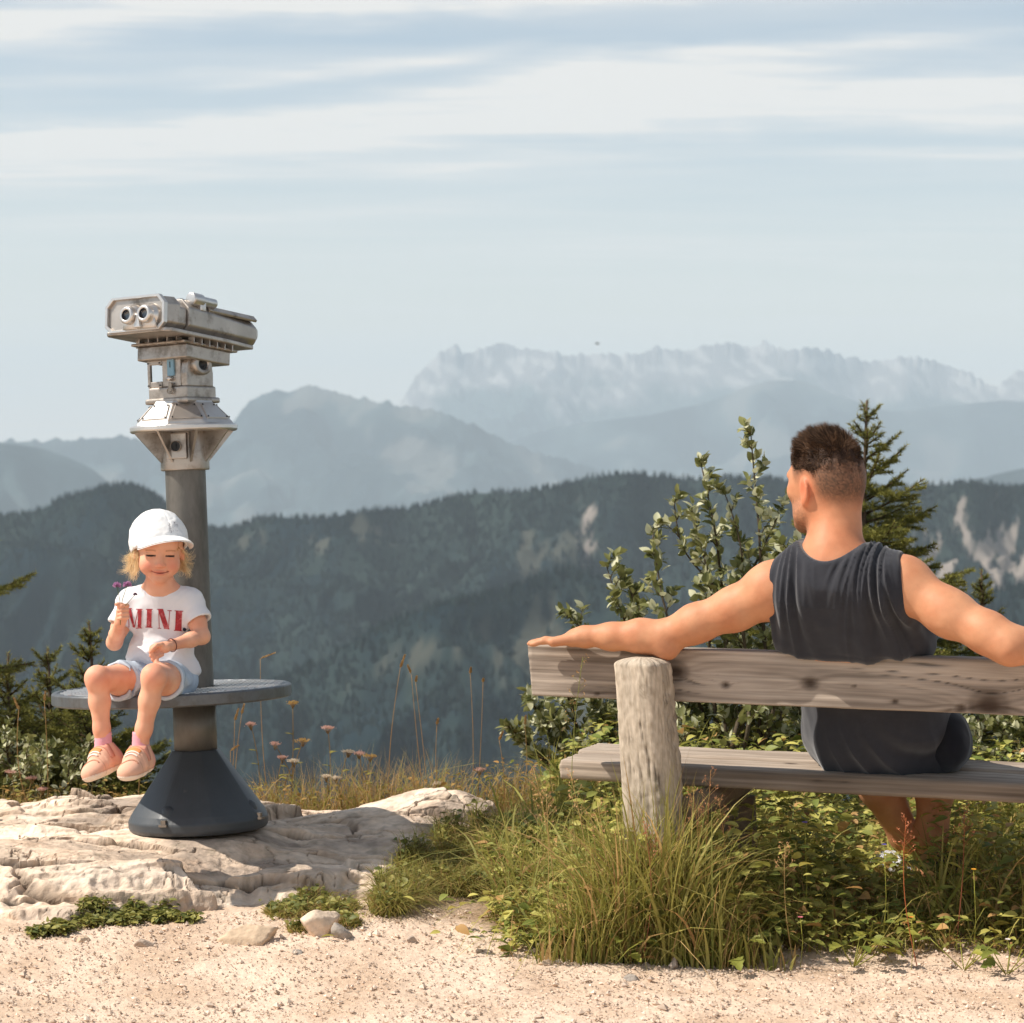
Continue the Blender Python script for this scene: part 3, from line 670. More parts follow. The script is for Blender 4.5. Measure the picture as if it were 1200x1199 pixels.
def board(name, s0, s1, n0, n1, z0, z1, seed, knots=(), tone=None, parent=None, res=.0035, ends=None, warp=0, rnd=.006, dark=None, edge=None):
    """a plank in bench coordinates: rounded section swept along s, grain drawn into its colour and relief"""
    N_, Z_ = n1 - n0, z1 - z0
    # section loop, starting mid-bottom on outer side
    per = []
    def arc(cn, cz, a0, a1):
        for a in np.linspace(a0, a1, 4): per.append((cn + rnd * math.cos(a), cz + rnd * math.sin(a)))
    def line(p0, p1):
        m = max(2, int(np.hypot(p1[0] - p0[0], p1[1] - p0[1]) / res))
        for k in range(1, m): per.append((p0[0] + (p1[0] - p0[0]) * k / m, p0[1] + (p1[1] - p0[1]) * k / m))
    line((n1, z0 + rnd), (n1, z1 - rnd)); arc(n1 - rnd, z1 - rnd, 0, PI / 2); line((n1 - rnd, z1), (n0 + rnd, z1)); arc(n0 + rnd, z1 - rnd, PI / 2, PI)
    line((n0, z1 - rnd), (n0, z0 + rnd)); arc(n0 + rnd, z0 + rnd, PI, 1.5 * PI); line((n0 + rnd, z0), (n1 - rnd, z0)); arc(n1 - rnd, z0 + rnd, 1.5 * PI, 2 * PI)
    per = np.array(per); L_ = len(per)
    cn, cz = (n0 + n1) / 2, (z0 + z1) / 2
    S = np.arange(s0, s1 + 1e-6, res * 2.0); m = len(S)
    nrm_ = np.roll(per, -1, 0) - np.roll(per, 1, 0); nrm_ = unit(np.stack([nrm_[:, 1], -nrm_[:, 0]], 1))
    nrm_ *= np.sign(((per - [cn, cz]) * nrm_).sum(1))[:, None]
    tt = np.where(np.abs(nrm_[:, 0]) > .7, per[:, 1] - cz, (per[:, 0] - cn) + 5)       # across coordinate
    tt = np.where(nrm_[:, 0] < -.7, tt + 9, tt)
    SS, TT = np.meshgrid(S, tt, indexing='ij')
    c, dep = grain(SS, TT, seed, knots, tone or (srgb(176, 162, 148), srgb(98, 86, 76)))
    off = -dep + .0012 * fbm(SS * 6, TT * 20, 0, 3, seed + 20)
    nn = per[None, :, 0] + nrm_[None, :, 0] * off; zz = per[None, :, 1] + nrm_[None, :, 1] * off + warp * noise(SS * .8, 0, 0, seed + 22)
    se = SS.copy()
    if ends is not None: se[0] = s0 + ends * (per[:, 1] - cz); se[1] = np.maximum(se[1], se[0] + .002)
    se[0] += .002 * noise(per[:, 0] * 80, per[:, 1] * 80, 0, seed + 9); se[-1] += .002 * noise(per[:, 0] * 80, per[:, 1] * 80, 0, seed + 10)
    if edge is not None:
        face_shade = np.clip((nrm_[None, :, 0] - .2) / .5, 0, 1) * (.75 + .35 * noise(SS * 3, TT * 14, 0, seed + 60)) * sstep(sL + .12, sL + .42, SS); c = c * (1 - .62 * np.clip(face_shade, 0, 1)[..., None])  # backrest's shade painted into the outer face colour, fading out towards the left end
    V = (B0 + bu * se[..., None] + bn * nn[..., None] + bw * zz[..., None]).reshape(-1, 3)
    i, j = np.meshgrid(np.arange(m - 1), np.arange(L_), indexing='ij'); j2 = (j + 1) % L_
    Fq = np.stack([i * L_ + j, (i + 1) * L_ + j, (i + 1) * L_ + j2, i * L_ + j2], -1).reshape(-1, 4)
    # end grain caps: fans through rings
    C = [c.reshape(-1, 3)]; Vs = [V]; Fs = [Fq]; T = []; base = len(V)
    for e, idx0 in ((0, 0), (1, (m - 1) * L_)):
        prev = idx0 + np.arange(L_); rim = V[prev]; cen = rim.mean(0)
        for kk in range(1, 9):
            f_ = 1 - kk / 9.0
            ring = cen + (rim - cen) * f_ + (bu * (-1 if e == 0 else 1)) * .0012 * noise(np.arange(L_) * .9, kk * 1.7, 0, seed + 50)[:, None] * (kk < 9)
            Vs.append(ring); g = np.abs(noise(per[:, 0] * f_ * 150, per[:, 1] * f_ * 60, 0, seed + 51))
            C.append(srgb(150, 132, 116) * (1 - .7 * g[:, None]))
            cur = base + np.arange(L_); base += L_
            q_ = np.stack([prev, np.roll(prev, -1), np.roll(cur, -1), cur], 1)
            Fs.append(q_ if e == 0 else q_[:, ::-1]); prev = cur
        Vs.append(cen[None]); C.append(srgb(110, 92, 76)[None])
        t3 = np.stack([prev, np.roll(prev, -1), np.full(L_, base)], 1); T.append(t3 if e == 0 else t3[:, ::-1]); base += 1
    me = mesh_data(name, np.concatenate(Vs), [np.concatenate(Fs), np.concatenate(T)], np.concatenate(C), True, wood)
    o = obj(name, me, BS); return o
s_px = lambda px: (lambda r: (r * B0[1] - B0[0]) / (bu[0] - r * bu[1]))((px - 600) / FPX)
sL = s_px(621)
kn = [(s_px(851), -.02, .009), (s_px(950), -.008, .016), (s_px(1050), -.045, .006), (s_px(1160), -.045, .034), (s_px(700), -.055, .005), (s_px(1002), -.01, .004), (s_px(792), .01, .024), (s_px(1128), -.055, .010), (1.35, .03, .02)]
board('backrest', sL, 2.35, -.062, .0, TOPZ - .136, TOPZ, 301, kn, ends=-.10)
# seat: two split planks, the front one thick, with shade painted on its near face
sS = s_px(655) - .045
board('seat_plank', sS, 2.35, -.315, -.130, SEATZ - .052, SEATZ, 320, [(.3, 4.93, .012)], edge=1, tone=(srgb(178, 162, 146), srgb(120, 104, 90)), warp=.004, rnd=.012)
board('seat_plank', sS - .02, 2.35, -.505, -.325, SEATZ - .045, SEATZ + .004, 340, [(.6, 4.93, .012)], tone=(srgb(178, 162, 146), srgb(120, 104, 90)), warp=.004, rnd=.012)
# posts: split logs, barked off, leaning with the back
def log_post(sc_, seed):
    nz, na = 190, 120
    zz = np.linspace(-.02, .757, nz); th = np.linspace(0, 2 * PI, na, endpoint=False)
    Zz, Th = np.meshgrid(zz, th, indexing='ij')
    hgt = (Zz - .04) / .72
    rad = .0635 * (1 + .24 * np.clip(1 - hgt, 0, 2) ** 1.5) * (1 + .05 * noise(np.cos(Th) * 1.2, np.sin(Th) * 1.2, Zz * 3, seed))
    rad = rad * np.where(Zz > .737, np.sqrt(np.clip(1 - ((Zz - .737) / .0215) ** 2, 0.0, 1)), 1)
    pit = fbm(Th * 6, Zz * 38, 0, 4, seed + 2); crk = np.exp(-(noise(Th * 7, Zz * 3.4, 0, seed + 3) / .05) ** 2) * sstep(-.1, .3, noise(Th * 3, Zz * 7, 0, seed + 4))
    bark = sstep(.05, .35, np.sin(Th - PI * 0.02) * 0 + noise(np.cos(Th) * 2, np.sin(Th) * 2, Zz * 4, seed + 8) + .5 * np.cos(Th + .3))
    rad = rad + .0016 * pit * (.7 + bark * 1.8) - .005 * crk
    tq = Th - .30; rad = rad * (.84 * (np.abs(np.cos(tq)) ** 6 + np.abs(np.sin(tq)) ** 6) ** (-1 / 6) + .10) * (1 + .05 * noise(Zz * 5, Th * .8, 0, seed + 11))
    cs, sn = np.cos(Th), np.sin(Th)
    sqz = np.where(sn > 0, .80, .9)
    lean = .145 * np.clip(Zz / .76, 0, 1) - .02; lat = -.035 * (Zz / .76) + .045 + .006 * noise(Zz * 4, 0, 0, seed + 6)
    ns = .052 + lean * .62 + rad * sn * sqz - .045
    V = B0 + bu * (sc_ + lat + rad * cs)[..., None] + bn * ns[..., None] + bw * Zz[..., None]
    f = np.clip(.4 + .5 * pit, 0, 1)[..., None]
    c = srgb(200, 186, 168) * (1 - f) + srgb(156, 142, 124) * f
    c = c * (1 - .20 * bark[..., None]) * (1 - .55 * crk[..., None])
    kd = np.zeros_like(Zz)
    for (a_, z_, r_) in ((PI / 2 - .25, .675, .016), (PI / 2 - .55, .73, .008), (PI / 2 + .5, .55, .007)):
        dd = np.hypot((Th - a_) * .07, Zz - z_); kd = np.maximum(kd, np.exp(-(dd / r_) ** 2) * .6 * (.6 + .8 * noise(Th * 40, Zz * 300, 0, seed + 12)) + .35 * np.exp(-((dd - r_) / .003) ** 2))
    kd = np.clip(kd, 0, 1)[..., None]; c = c * (1 - .6 * kd) + srgb(74, 60, 46) * .6 * kd
    i, j = np.meshgrid(np.arange(nz - 1), np.arange(na), indexing='ij'); j2 = (j + 1) % na
    Fq = np.stack([i * na + j, i * na + j2, (i + 1) * na + j2, (i + 1) * na + j], -1).reshape(-1, 4)
    Vf = np.vstack([V.reshape(-1, 3), V[-1].mean(0)]); t3 = np.stack([(nz - 1) * na + np.arange(na), (nz - 1) * na + (np.arange(na) + 1) % na, np.full(na, nz * na)], 1)
    return obj('post', mesh_data('post', Vf, [Fq, t3], np.vstack([c.reshape(-1, 3), c[-1].mean(0)]), True, wood_v), BS)
log_post(0, 401); log_post(1.75, 421)
# cross bearers and front legs under the seat
def bearer(sc_, seed):
    a = Acc(); V, F_ = tube([BP(sc_, .02, .365), BP(sc_ + .0, -.25, .368), BP(sc_, -.52, .372)], [.034, .036, .034], 14); a.add(V, F_, srgb(112, 96, 80)); obj('bearer', a.data('bearer', wood), BS)
    a = Acc(); V, F_ = tube([BP(sc_, -.44, -.02), BP(sc_ + .006, -.44, .18), BP(sc_, -.44, .338)], [.055, .05, .048], 16); a.add(V, F_, srgb(120, 104, 88)); obj('leg', a.data('leg', wood), BS)
bearer(.11, 1); bearer(1.80, 2)
# ================================================================== coin binocular on its pedestal
SC = thing('viewing_binoculars', 'silver coin binoculars on a grey post with round perforated seat plate', 'viewing binoculars', (float(pc[0]), float(pc[1]), pz), rot=(-math.radians(2.0), -math.radians(2.2), 0))
bpy.context.view_layer.update()
MSC = SC.matrix_world.copy()
def sobj(name, acc, m, parent=None, smooth=False, bev=None, M=None, auto=None):
    o = bpy.data.objects.new(name, acc.data(name, m, smooth, M)); COL.objects.link(o); o.parent = parent or SC
    if bev: bevel(o, *bev)
    return o
cast = mat('cast_aluminium', srgb(176, 168, 160), rough=.42, metal=.85, var=.16, vscale=9, bump=.12, bscale=110, bdist=.002, dirt=(srgb(108, 98, 88), 14, .50, .72))
castl = mat('bare_aluminium', srgb(205, 200, 195), rough=.34, metal=.85, var=.08, vscale=12, bump=.08, bscale=120, bdist=.002)
steel = mat('galvanised_steel', srgb(112, 108, 102), rough=.50, metal=.55, var=.22, vscale=11, bump=.10, bscale=80, bdist=.002, stretch=(1, 1, .35), dirt=(srgb(70, 66, 60), 9, .45, .75))
darkp = mat('dark_grey_paint', srgb(66, 70, 74), rough=.45, spec=.45, var=.12, vscale=10, bump=.10, bscale=60, bdist=.002, dirt=(srgb(110, 106, 100), 30, .66, .80))
grate = mat('grating_steel', srgb(104, 106, 108), rough=.45, metal=.6, var=.15, vscale=25, dirt=(srgb(90, 86, 78), 30, .5, .75))
rubber = mat('black_rubber', srgb(24, 23, 23), rough=.5)
glass = mat('lens_glass', srgb(20, 26, 40), rough=.06, spec=.9, coat=1)
label_m = mat('blue_label', srgb(120, 158, 178), rough=.4)
bolt_m = mat('bolt_metal', srgb(150, 140, 130), rough=.35, metal=.9)
# base: faceted cone with a rounded foot and bolt pockets
a = Acc(); n = 96; th = np.arange(n) * 2 * PI / n
prof = [(.0, .000), (.192, .000), (.199, .010), (.200, .032), (.190, .052), (.066, .228), (.0, .228)]
V = []
for r_, z_ in prof:
    f = np.clip((z_ - .045) / .02, 0, 1)
    oct_ = np.cos(PI / 8) / np.cos((th + math.radians(26)) % (PI / 4) - PI / 8)
    rr = r_ * ((1 - f) + f * (oct_ * 1.05))
    V.append(np.stack([rr * np.cos(th), rr * np.sin(th), np.full(n, z_)], 1))
V = np.concatenate(V); i, j = np.meshgrid(np.arange(len(prof) - 1), np.arange(n), indexing='ij'); j2 = (j + 1) % n
a.add(V, [np.stack([i * n + j, i * n + j2, (i + 1) * n + j2, (i + 1) * n + j], -1).reshape(-1, 4)], srgb(66, 70, 74))
base = sobj('base', a, darkp, bev=(.004, 2, 20))
for k in range(4):
    an = math.radians(-112 + 90 * k); c_, s_ = math.cos(an), math.sin(an)
    a = Acc(); V, F_ = lathe([(.0, .0), (.026, 0), (.026, .030), (.021, .046), (.010, .054), (0, .056)], 24); V = V + [c_ * .163, s_ * .163, .030]; a.add(V, F_)
    o = sobj('bolt_pocket', a, darkp, smooth=True); o.parent = base
    a = Acc(); V, F_ = lathe([(0, 0), (.016, 0), (.016, .006), (.0095, .006), (.0095, .018), (0, .019)], 6); a.add(V + [c_ * .196, s_ * .196, .030], F_)
    o = sobj('bolt', a, bolt_m); o.parent = base
# poles
a = Acc(); V, F_ = lathe([(.0, .220), (.0615, .220), (.0615, .372), (0, .372)], 48); a.add(V, F_); sobj('lower_pole', a, steel, smooth=False).data.shade_smooth()
a = Acc(); V, F_ = lathe([(.058, .400), (.058, 1.10)], 48); a.add(V, F_); sobj('pole', a, steel, smooth=True)
# seat plate with raised slip pattern
a = Acc(); Rp = .342
V, F_ = lathe([(.0, .372), (Rp - .006, .372), (Rp, .376), (Rp, .404), (Rp - .004, .408), (Rp - .016, .408), (Rp - .018, .4045), (0, .4045)], 96); a.add(V, F_)
sp_ = sobj('seat_plate', a, grate, bev=(.001, 1, 30)); sp_.location.x = -.062
a = Acc(); pit = .030
for ix in range(-12, 13):
    for iy in range(-14, 15):
        x_, y_ = ix * pit, iy * pit * .86 ; x_ += (iy % 2) * pit / 2
        if math.hypot(x_, y_) > Rp - .030 or math.hypot(x_ - .062, y_) < .07: continue
        V, F_ = lathe([(.0062, .4040), (.0105, .4040), (.0095, .4085), (.0070, .4085), (.0062, .4040)], 8); V = V * [1.25, .9, 1] + [x_, y_, 0]; a.add(V, F_)
        V, F_ = lathe([(.0001, .4052), (.0064, .4052)], 8); a.add(V * [1.25, .9, 1] + [x_, y_, 0], F_)
g_ = sobj('grip_studs', a, castl); g_.parent = sp_
# collar with gussets
ca_ = Acc(); V, F_ = lathe([(.058, 1.030), (.069, 1.030), (.070, 1.034), (.067, 1.148), (.0, 1.148)], 48); ca_.add(V, F_)
collar = sobj('collar', ca_, cast, smooth=False); collar.data.shade_smooth(); bevel(collar, .002)
for k in range(8):
    an = math.radians(-68 + 45 * k); R_ = rotm('Z', an)
    V, F_ = prism([(.062, 1.060), (.069, 1.052), (.146, 1.140), (.062, 1.140)], -.0035, .0035, 1); V = V @ R_.T
    g = Acc(); g.add(V, F_); o = sobj('gusset', g, cast); o.parent = collar
# keyhole boss on collar
an = math.radians(-100); bx_, by_ = math.cos(an), math.sin(an)
Rb = np.array([[-by_, 0, bx_], [bx_, 0, by_], [0, 1, 0]])     # local z -> outward
g = Acc(); V, F_ = prism([(-.030, -.038), (.030, -.038), (.030, .036), (-.030, .036)], .060, .079); g.add(V @ Rb.T + [0, 0, 1.100], F_); o = sobj('lock_boss', g, cast, bev=(.003, 2)); o.parent = collar
g = Acc(); V, F_ = lathe([(.010, .079), (.016, .079), (.016, .086), (.0145, .086), (.0145, .080)], 24); g.add(V @ Rb.T + [0, 0, 1.098], F_); o = sobj('lock_ring', g, bolt_m, smooth=True); o.parent = collar
g = Acc(); V, F_ = lathe([(0, .0805), (.0145, .0805)], 24); g.add(V @ Rb.T + [0, 0, 1.098], F_); V, F_ = boxv((0, .0, .083), (.003, .012, .004)); g.add(V @ Rb.T + [0, 0, 1.098], F_); o = sobj('lock_core', g, rubber); o.parent = collar
# flange: disc and faceted skirt with framed panels
fl = Acc(); n = 64; V, F_ = lathe([(.0, 1.140), (.149, 1.140), (.154, 1.144), (.154, 1.156), (.150, 1.160), (.146, 1.160)], n); fl.add(V, F_)
V, F_ = lathe([(.150, 1.158), (.145, 1.166), (.089, 1.222), (.087, 1.228), (.0, 1.228)], 8, rot=PI / 8 + math.radians(12)); fl.add(V, F_)
flange = sobj('flange', fl, castl, bev=(.002, 2, 20))
for k in range(8):
    an = PI / 8 + math.radians(12) + PI / 8 + k * PI / 4; R_ = rotm('Z', an)
    cr = math.cos(PI / 8); p0 = np.array([.145 * cr, 0, 1.166]); p1 = np.array([.089 * cr, 0, 1.222]); up = unit(p1 - p0); nn_ = np.array([up[2], 0, -up[0]])
    side = np.array([0, 1, 0]); Lh = np.linalg.norm(p1 - p0)
    def slab(pts, t0, t1):
        V, F_ = prism(pts, t0, t1); return (p0 + V[:, :1] * side + V[:, 1:2] * up + V[:, 2:3] * nn_) @ R_.T, F_
    g = Acc(); V, F_ = slab([(-.046, .010), (.046, .010), (.028, Lh - .010), (-.028, Lh - .010)], -.001, .0035); g.add(V, F_); o = sobj('panel', g, cast if k % 2 else castl, bev=(.001, 1)); o.parent = flange
    for (u_, v_) in ((-.041, .014), (.041, .014), (-.025, Lh - .014), (.025, Lh - .014)):
        g = Acc(); V, F_ = slab([(u_ + .0025 * math.cos(q * PI / 3), v_ + .0025 * math.sin(q * PI / 3)) for q in range(6)], .003, .006); g.add(V, F_); o = sobj('screw', g, rubber); o.parent = flange
# neck: turned with the head (yaw)
YAW = math.radians(-33); Rh = rotm('Z', YAW)              # local +y = line of sight, -y = eyepiece side
def nk(pts, z0, z1): V, F_ = prism(pts, z0, z1); return V @ Rh.T, F_
g = Acc(); V, F_ = nk([(-.072, -.066), (.072, -.066), (.072, .066), (-.072, .066)], 1.224, 1.282); V[:4] = V[:4]; g.add(V, F_); V, F_ = nk([(-.080, -.074), (.080, -.074), (.080, .074), (-.080, .074)], 1.218, 1.240); g.add(V, F_)
neck = sobj('neck', g, cast, bev=(.006, 3))
# yoke plates either side carrying the hinge
def hinge_plate(x0, x1):
    pts = [(-.058, 1.280), (.058, 1.280), (.060, 1.330)] + [(.056 * math.cos(q), 1.358 + .040 * math.sin(q)) for q in np.linspace(0, PI, 13)] + [(-.060, 1.330)]
    V, F_ = prism(pts, x0, x1, 0); return V @ Rh.T, F_
for x0, x1 in ((.046, .068),):
    g = Acc(); V, F_ = hinge_plate(x0, x1); g.add(V, F_); sobj('yoke', g, cast, bev=(.003, 2))
sgn = 1
for xo in (1,):
    Rx = np.array([[0, 0, xo], [1, 0, 0], [0, xo, 0]])   # z -> +-x
    def hub(prof, nn=32): V, F_ = lathe(prof, nn); return (V @ Rx.T + [0, 0, 1.362]) @ Rh.T, F_
    g = Acc(); V, F_ = hub([(0, .060), (.040, .060), (.040, .080), (.036, .084), (.022, .084), (.020, .079)]); g.add(V, F_); o = sobj('hinge_hub', g, cast, smooth=False, bev=(.001, 1)); o.data.shade_smooth()
    g = Acc(); V, F_ = hub([(.020, .0795), (.013, .0795), (.011, .074), (.0, .074)]); g.add(V, F_); o2 = sobj('hub_bore', g, rubber, smooth=True); o2.parent = o
# coin box in front between the plates
g = Acc(); V, F_ = nk([(-.022, -.060), (.046, -.060), (.046, .05), (-.022, .05)], 1.282, 1.384); g.add(V, F_)
V, F_ = nk([(-.076, -.062), (-.066, -.062), (-.066, -.050), (-.076, -.050)], 1.282, 1.384); g.add(V, F_)
V, F_ = nk([(-.066, -.062), (-.022, -.062), (-.022, -.050), (-.066, -.050)], 1.282, 1.304); g.add(V, F_)
V, F_ = nk([(-.066, -.062), (-.022, -.062), (-.022, -.050), (-.066, -.050)], 1.368, 1.384); g.add(V, F_)
coin = sobj('coin_box', g, cast, bev=(.002, 1))
g = Acc(); V, F_ = nk([(.002, -.066), (.026, -.066), (.026, -.059), (.002, -.059)], 1.322, 1.384); g.add(V, F_); o = sobj('coin_plate', g, label_m, bev=(.001, 1)); o.parent = coin
g = Acc(); V, F_ = boxv((.014, -.0668, 1.364), (.0022, .001, .022)); g.add(V @ Rh.T, F_); o = sobj('coin_slot', g, rubber); o.parent = coin
g = Acc(); V, F_ = lathe([(0, 0), (.0085, 0), (.0085, .012), (.006, .015), (0, .016)], 16); V = V[:, [0, 2, 1]] * [1, -1, 1] + [.012, -.060, 1.312]; g.add(V @ Rh.T, F_); o = sobj('coin_knob', g, castl, smooth=True); o.parent = coin
g = Acc(); V, F_ = boxv((.016, -.069, 1.280), (.012, .008, .034)); g.add(V @ Rh.T, F_); V, F_ = tube([(.016 + .011 * math.sin(q), -.072, 1.266 + .011 * math.cos(q)) for q in np.linspace(0, 2 * PI, 17)], .0022, 6); g.add(V @ Rh.T, F_); o = sobj('padlock', g, bolt_m, bev=(.001, 1)); o.parent = coin
for (u_, v_) in ((-.071, 1.374), (-.071, 1.290), (-.028, 1.374), (-.028, 1.290)):
    g = Acc(); V, F_ = lathe([(0, 0), (.0028, 0), (.0028, .003), (0, .0035)], 8); V = V[:, [0, 2, 1]] * [1, -1, 1] + [u_ + .002, -.064, v_]; g.add(V @ Rh.T, F_); o = sobj('screw', g, rubber); o.parent = coin
# head assembly tips down with the line of sight
PT = math.radians(-5.5); Rp_ = Rh @ rotm('X', PT)
hc = np.array([0, 0, 1.400])
def H(V): return V @ Rp_.T + hc
def hp(pts, a0, a1, axis=2): V, F_ = prism(pts, a0, a1, axis); return H(V), F_
g = Acc(); V, F_ = hp([(-.092, -.085), (.092, -.085), (.092, .110), (-.092, .110)], -.018, .022); g.add(V, F_); V, F_ = hp([(-.100, -.105), (.100, -.105), (.100, .135), (-.100, .135)], .022, .030); g.add(V, F_)
saddle = sobj('saddle', g, cast, bev=(.006, 3))
for k in range(5):
    g = Acc(); V, F_ = boxv((-.07 + .035 * k, -.092, .034), (.004, .022, .026)); g.add(H(V), F_); o = sobj('rib', g, cast); o.parent = saddle
for k in range(6):
    for sx in (1, -1):
        g = Acc(); V, F_ = boxv((sx * .098, -.07 + .034 * k, .034), (.020, .004, .026)); g.add(H(V), F_); o = sobj('rib', g, cast); o.parent = saddle
# tray flange under the housing
g = Acc(); V, F_ = hp([(-.108, -.196), (.108, -.196), (.120, -.180), (.120, .060), (.104, .200), (-.104, .200), (-.120, .060), (-.120, -.180)], .040, .052); g.add(V, F_); sobj('tray', g, cast, bev=(.003, 2))
def housing(y0, y1, w0, w1, zb, zt0, zt1, ch, cb=.018):
    """chamfered box running along the line of sight, tapering from w0 to w1"""
    def sec(w_, zt, ch_): return [(-w_ + cb, zb), (w_ - cb, zb), (w_, zb + cb), (w_, zt - ch_), (w_ - ch_, zt), (-w_ + ch_, zt), (-w_, zt - ch_), (-w_, zb + cb)]
    s0, s1 = sec(w0, zt0, ch), sec(w1, zt1, ch)
    V = [(x_, y0, z_) for x_, z_ in s0] + [(x_, y1, z_) for x_, z_ in s1]
    k = np.arange(8); k2 = (k + 1) % 8; V = np.array(V); V = np.vstack([V, V[:8].mean(0), V[8:].mean(0)])
    return V, [np.stack([k, k2, k2 + 8, k + 8], 1), np.vstack([np.stack([k2, k, np.full(8, 16)], 1), np.stack([k + 8, k2 + 8, np.full(8, 17)], 1)])]
g = Acc(); V, F_ = housing(-.195, -.140, .108, .114, .050, .142, .146, .022); g.add(H(V), F_)
V, F_ = housing(-.142, -.100, .104, .104, .052, .138, .138, .022); g.add(H(V), F_)
V, F_ = housing(-.100, .215, .112, .100, .052, .146, .132, .026); g.add(H(V), F_)
Vn, Fn = housing(.215, .245, .100, .082, .052, .132, .118, .026); Vn[8:16, 2] += .012; g.add(H(Vn), Fn)
house = sobj('housing', g, cast, bev=(.004, 3))
# front rim
g = Acc()
o_ = [(-.090, .046), (.090, .046), (.110, .064), (.110, .122), (.088, .146), (-.088, .146), (-.110, .122), (-.110, .064)]
i_ = [(x_ * .92, .096 + (z_ - .096) * .86) for x_, z_ in o_]
V = np.array([(x_, -.204, z_) for x_, z_ in o_] + [(x_, -.204, z_) for x_, z_ in i_] + [(x_, -.190, z_) for x_, z_ in o_] + [(x_, -.1955, z_) for x_, z_ in i_])
k = np.arange(8); k2 = (k + 1) % 8
g.add(H(V), [np.vstack([np.stack([k, k2, k2 + 8, k + 8], 1), np.stack([k2, k, k + 16, k2 + 16], 1), np.stack([k + 8, k2 + 8, k2 + 24, k + 24], 1)])]); o = sobj('face_rim', g, castl, bev=(.001, 1)); o.parent = house
# eyepieces
def ylathe(prof, cx, cz, nn=32): V, F_ = lathe(prof, nn); V = V[:, [0, 2, 1]] * [1, -1, 1] + [cx, 0, cz]; return H(V), F_
for ex in (-.006, .058):
    g = Acc(); V, F_ = ylathe([(.034, .190), (.033, .205), (.025, .215), (.025, .230), (.0215, .234), (.0148, .234), (.0143, .224)], ex * 1.0, .088); g.add(V, F_)
    V, F_ = hp([(ex - .027, .050), (ex + .027, .050), (ex + .024, .088), (ex - .024, .088)], -.214, -.190, 1) ; g.add(V, F_)
    o = sobj('eyepiece', g, castl, smooth=False, bev=(.001, 1)); o.data.shade_smooth(); o.parent = house
    g = Acc(); V, F_ = ylathe([(.0145, .2325), (.0143, .222), (.010, .220), (.0, .220)], ex, .088); g.add(V, F_); q_ = sobj('eye_lens', g, glass, smooth=True); q_.parent = house
g = Acc(); V, F_ = hp([(.014, .052), (.038, .052), (.030, .090), (.022, .090)], -.222, -.190, 1); g.add(V, F_); o = sobj('nose_rest', g, castl, bev=(.002, 2)); o.parent = house
# sight tube and rail on top right
g = Acc(); V, F_ = ylathe([(.0, .075), (.017, .075), (.019, .072), (.019, .030), (.014, .028), (.014, -.03), (0, -.03)], .094, .150); g.add(V, F_)
V, F_ = hp([(.070, .130), (.108, .120), (.106, .150), (.078, .156)], -.045, -.020, 1); g.add(V, F_)
o = sobj('sighting_tube', g, castl); o.data.shade_smooth(); bevel(o, .002); o.parent = house
g = Acc(); V, F_ = hp([(.078, .128), (.100, .122), (.104, .128), (.090, .142), (.080, .142)], .00, .215, 1); g.add(V, F_); o = sobj('top_rail', g, cast, bev=(.002, 2)); o.parent = house
g = Acc(); V, F_ = hp([(.052, -.090), (.070, -.090), (.062, -.040), (.056, -.040)], .140, .152); g.add(V, F_); o = sobj('rear_sight', g, castl, bev=(.002, 1)); o.parent = house
for ex in (-.045, .045):
    g = Acc(); V, F_ = lathe([(.031, -.240), (.034, -.252), (.030, -.252), (.028, -.242), (0, -.242)], 28); V = V[:, [0, 2, 1]] * [1, -1, 1] + [ex * .85, 0, .090]; g.add(H(V), F_); o = sobj('objective_lens', g, glass, smooth=True); o.parent = house

# the neck sits low: bring the turning parts down onto the flange
NECKP = ('neck', 'yoke', 'hinge_hub', 'hub_bore', 'coin_box', 'coin_plate', 'coin_slot', 'coin_knob', 'padlock')
HEADP = ('saddle', 'rib', 'tray', 'housing', 'face_rim', 'eyepiece', 'eye_lens', 'nose_rest', 'sighting_tube', 'top_rail', 'rear_sight', 'objective_lens')
for o in list(bpy.data.objects):
    r_ = o
    while r_.parent is not None: r_ = r_.parent
    if r_ is not SC or o.type != 'MESH': continue
    nm = o.name.split('.')[0]; me = o.data; co = np.empty(len(me.vertices) * 3, F32); me.vertices.foreach_get('co', co); co = co.reshape(-1, 3)
    if nm in NECKP or (nm == 'screw' and co[:, 2].min() > 1.25): co[:, 2] = 1.228 + (co[:, 2] - 1.228) * .76
    elif nm in HEADP: co[:, 2] -= .043
    else: continue
    me.vertices.foreach_set('co', co.ravel()); me.update()
# ================================================================== the man on the bench
skin_m = mat('skin_man', attr=True, rough=.56, spec=.30, bump=.22, bscale=240, bdist=.0015, var=.06, vscale=45, sss=.10, sssr=.006)
cloth_dk = mat('charcoal_jersey', srgb(47, 48, 54), rough=.9, spec=.15, sheen=.25, var=.10, vscale=60, bump=.15, bscale=500, bdist=.001, bdetail=2)
cloth_navy = mat('navy_shorts', srgb(22, 24, 32), rough=.9, spec=.15, sheen=.2, bump=.15, bscale=400, bdist=.001, bdetail=2)
hair_m = mat('short_hair', attr=True, rough=.6, spec=.2)
shoe_m = mat('shoe_cloth', attr=True, rough=.7, bump=.2, bscale=300, bdist=.001)
MAN = thing('person', 'man in a charcoal sleeveless top seated on the bench with arms spread along its back', 'man', P(1035, 905, 6.48))
pel = P(1040, 868, 6.52); lum = P(1022, 815, 6.44); che = P(996, 735, 6.30); uch = P(983, 693, 6.25)
nkb = P(977, 662, 6.24); nkt = P(972, 600, 6.275); HC = P(967, 568, 6.30)
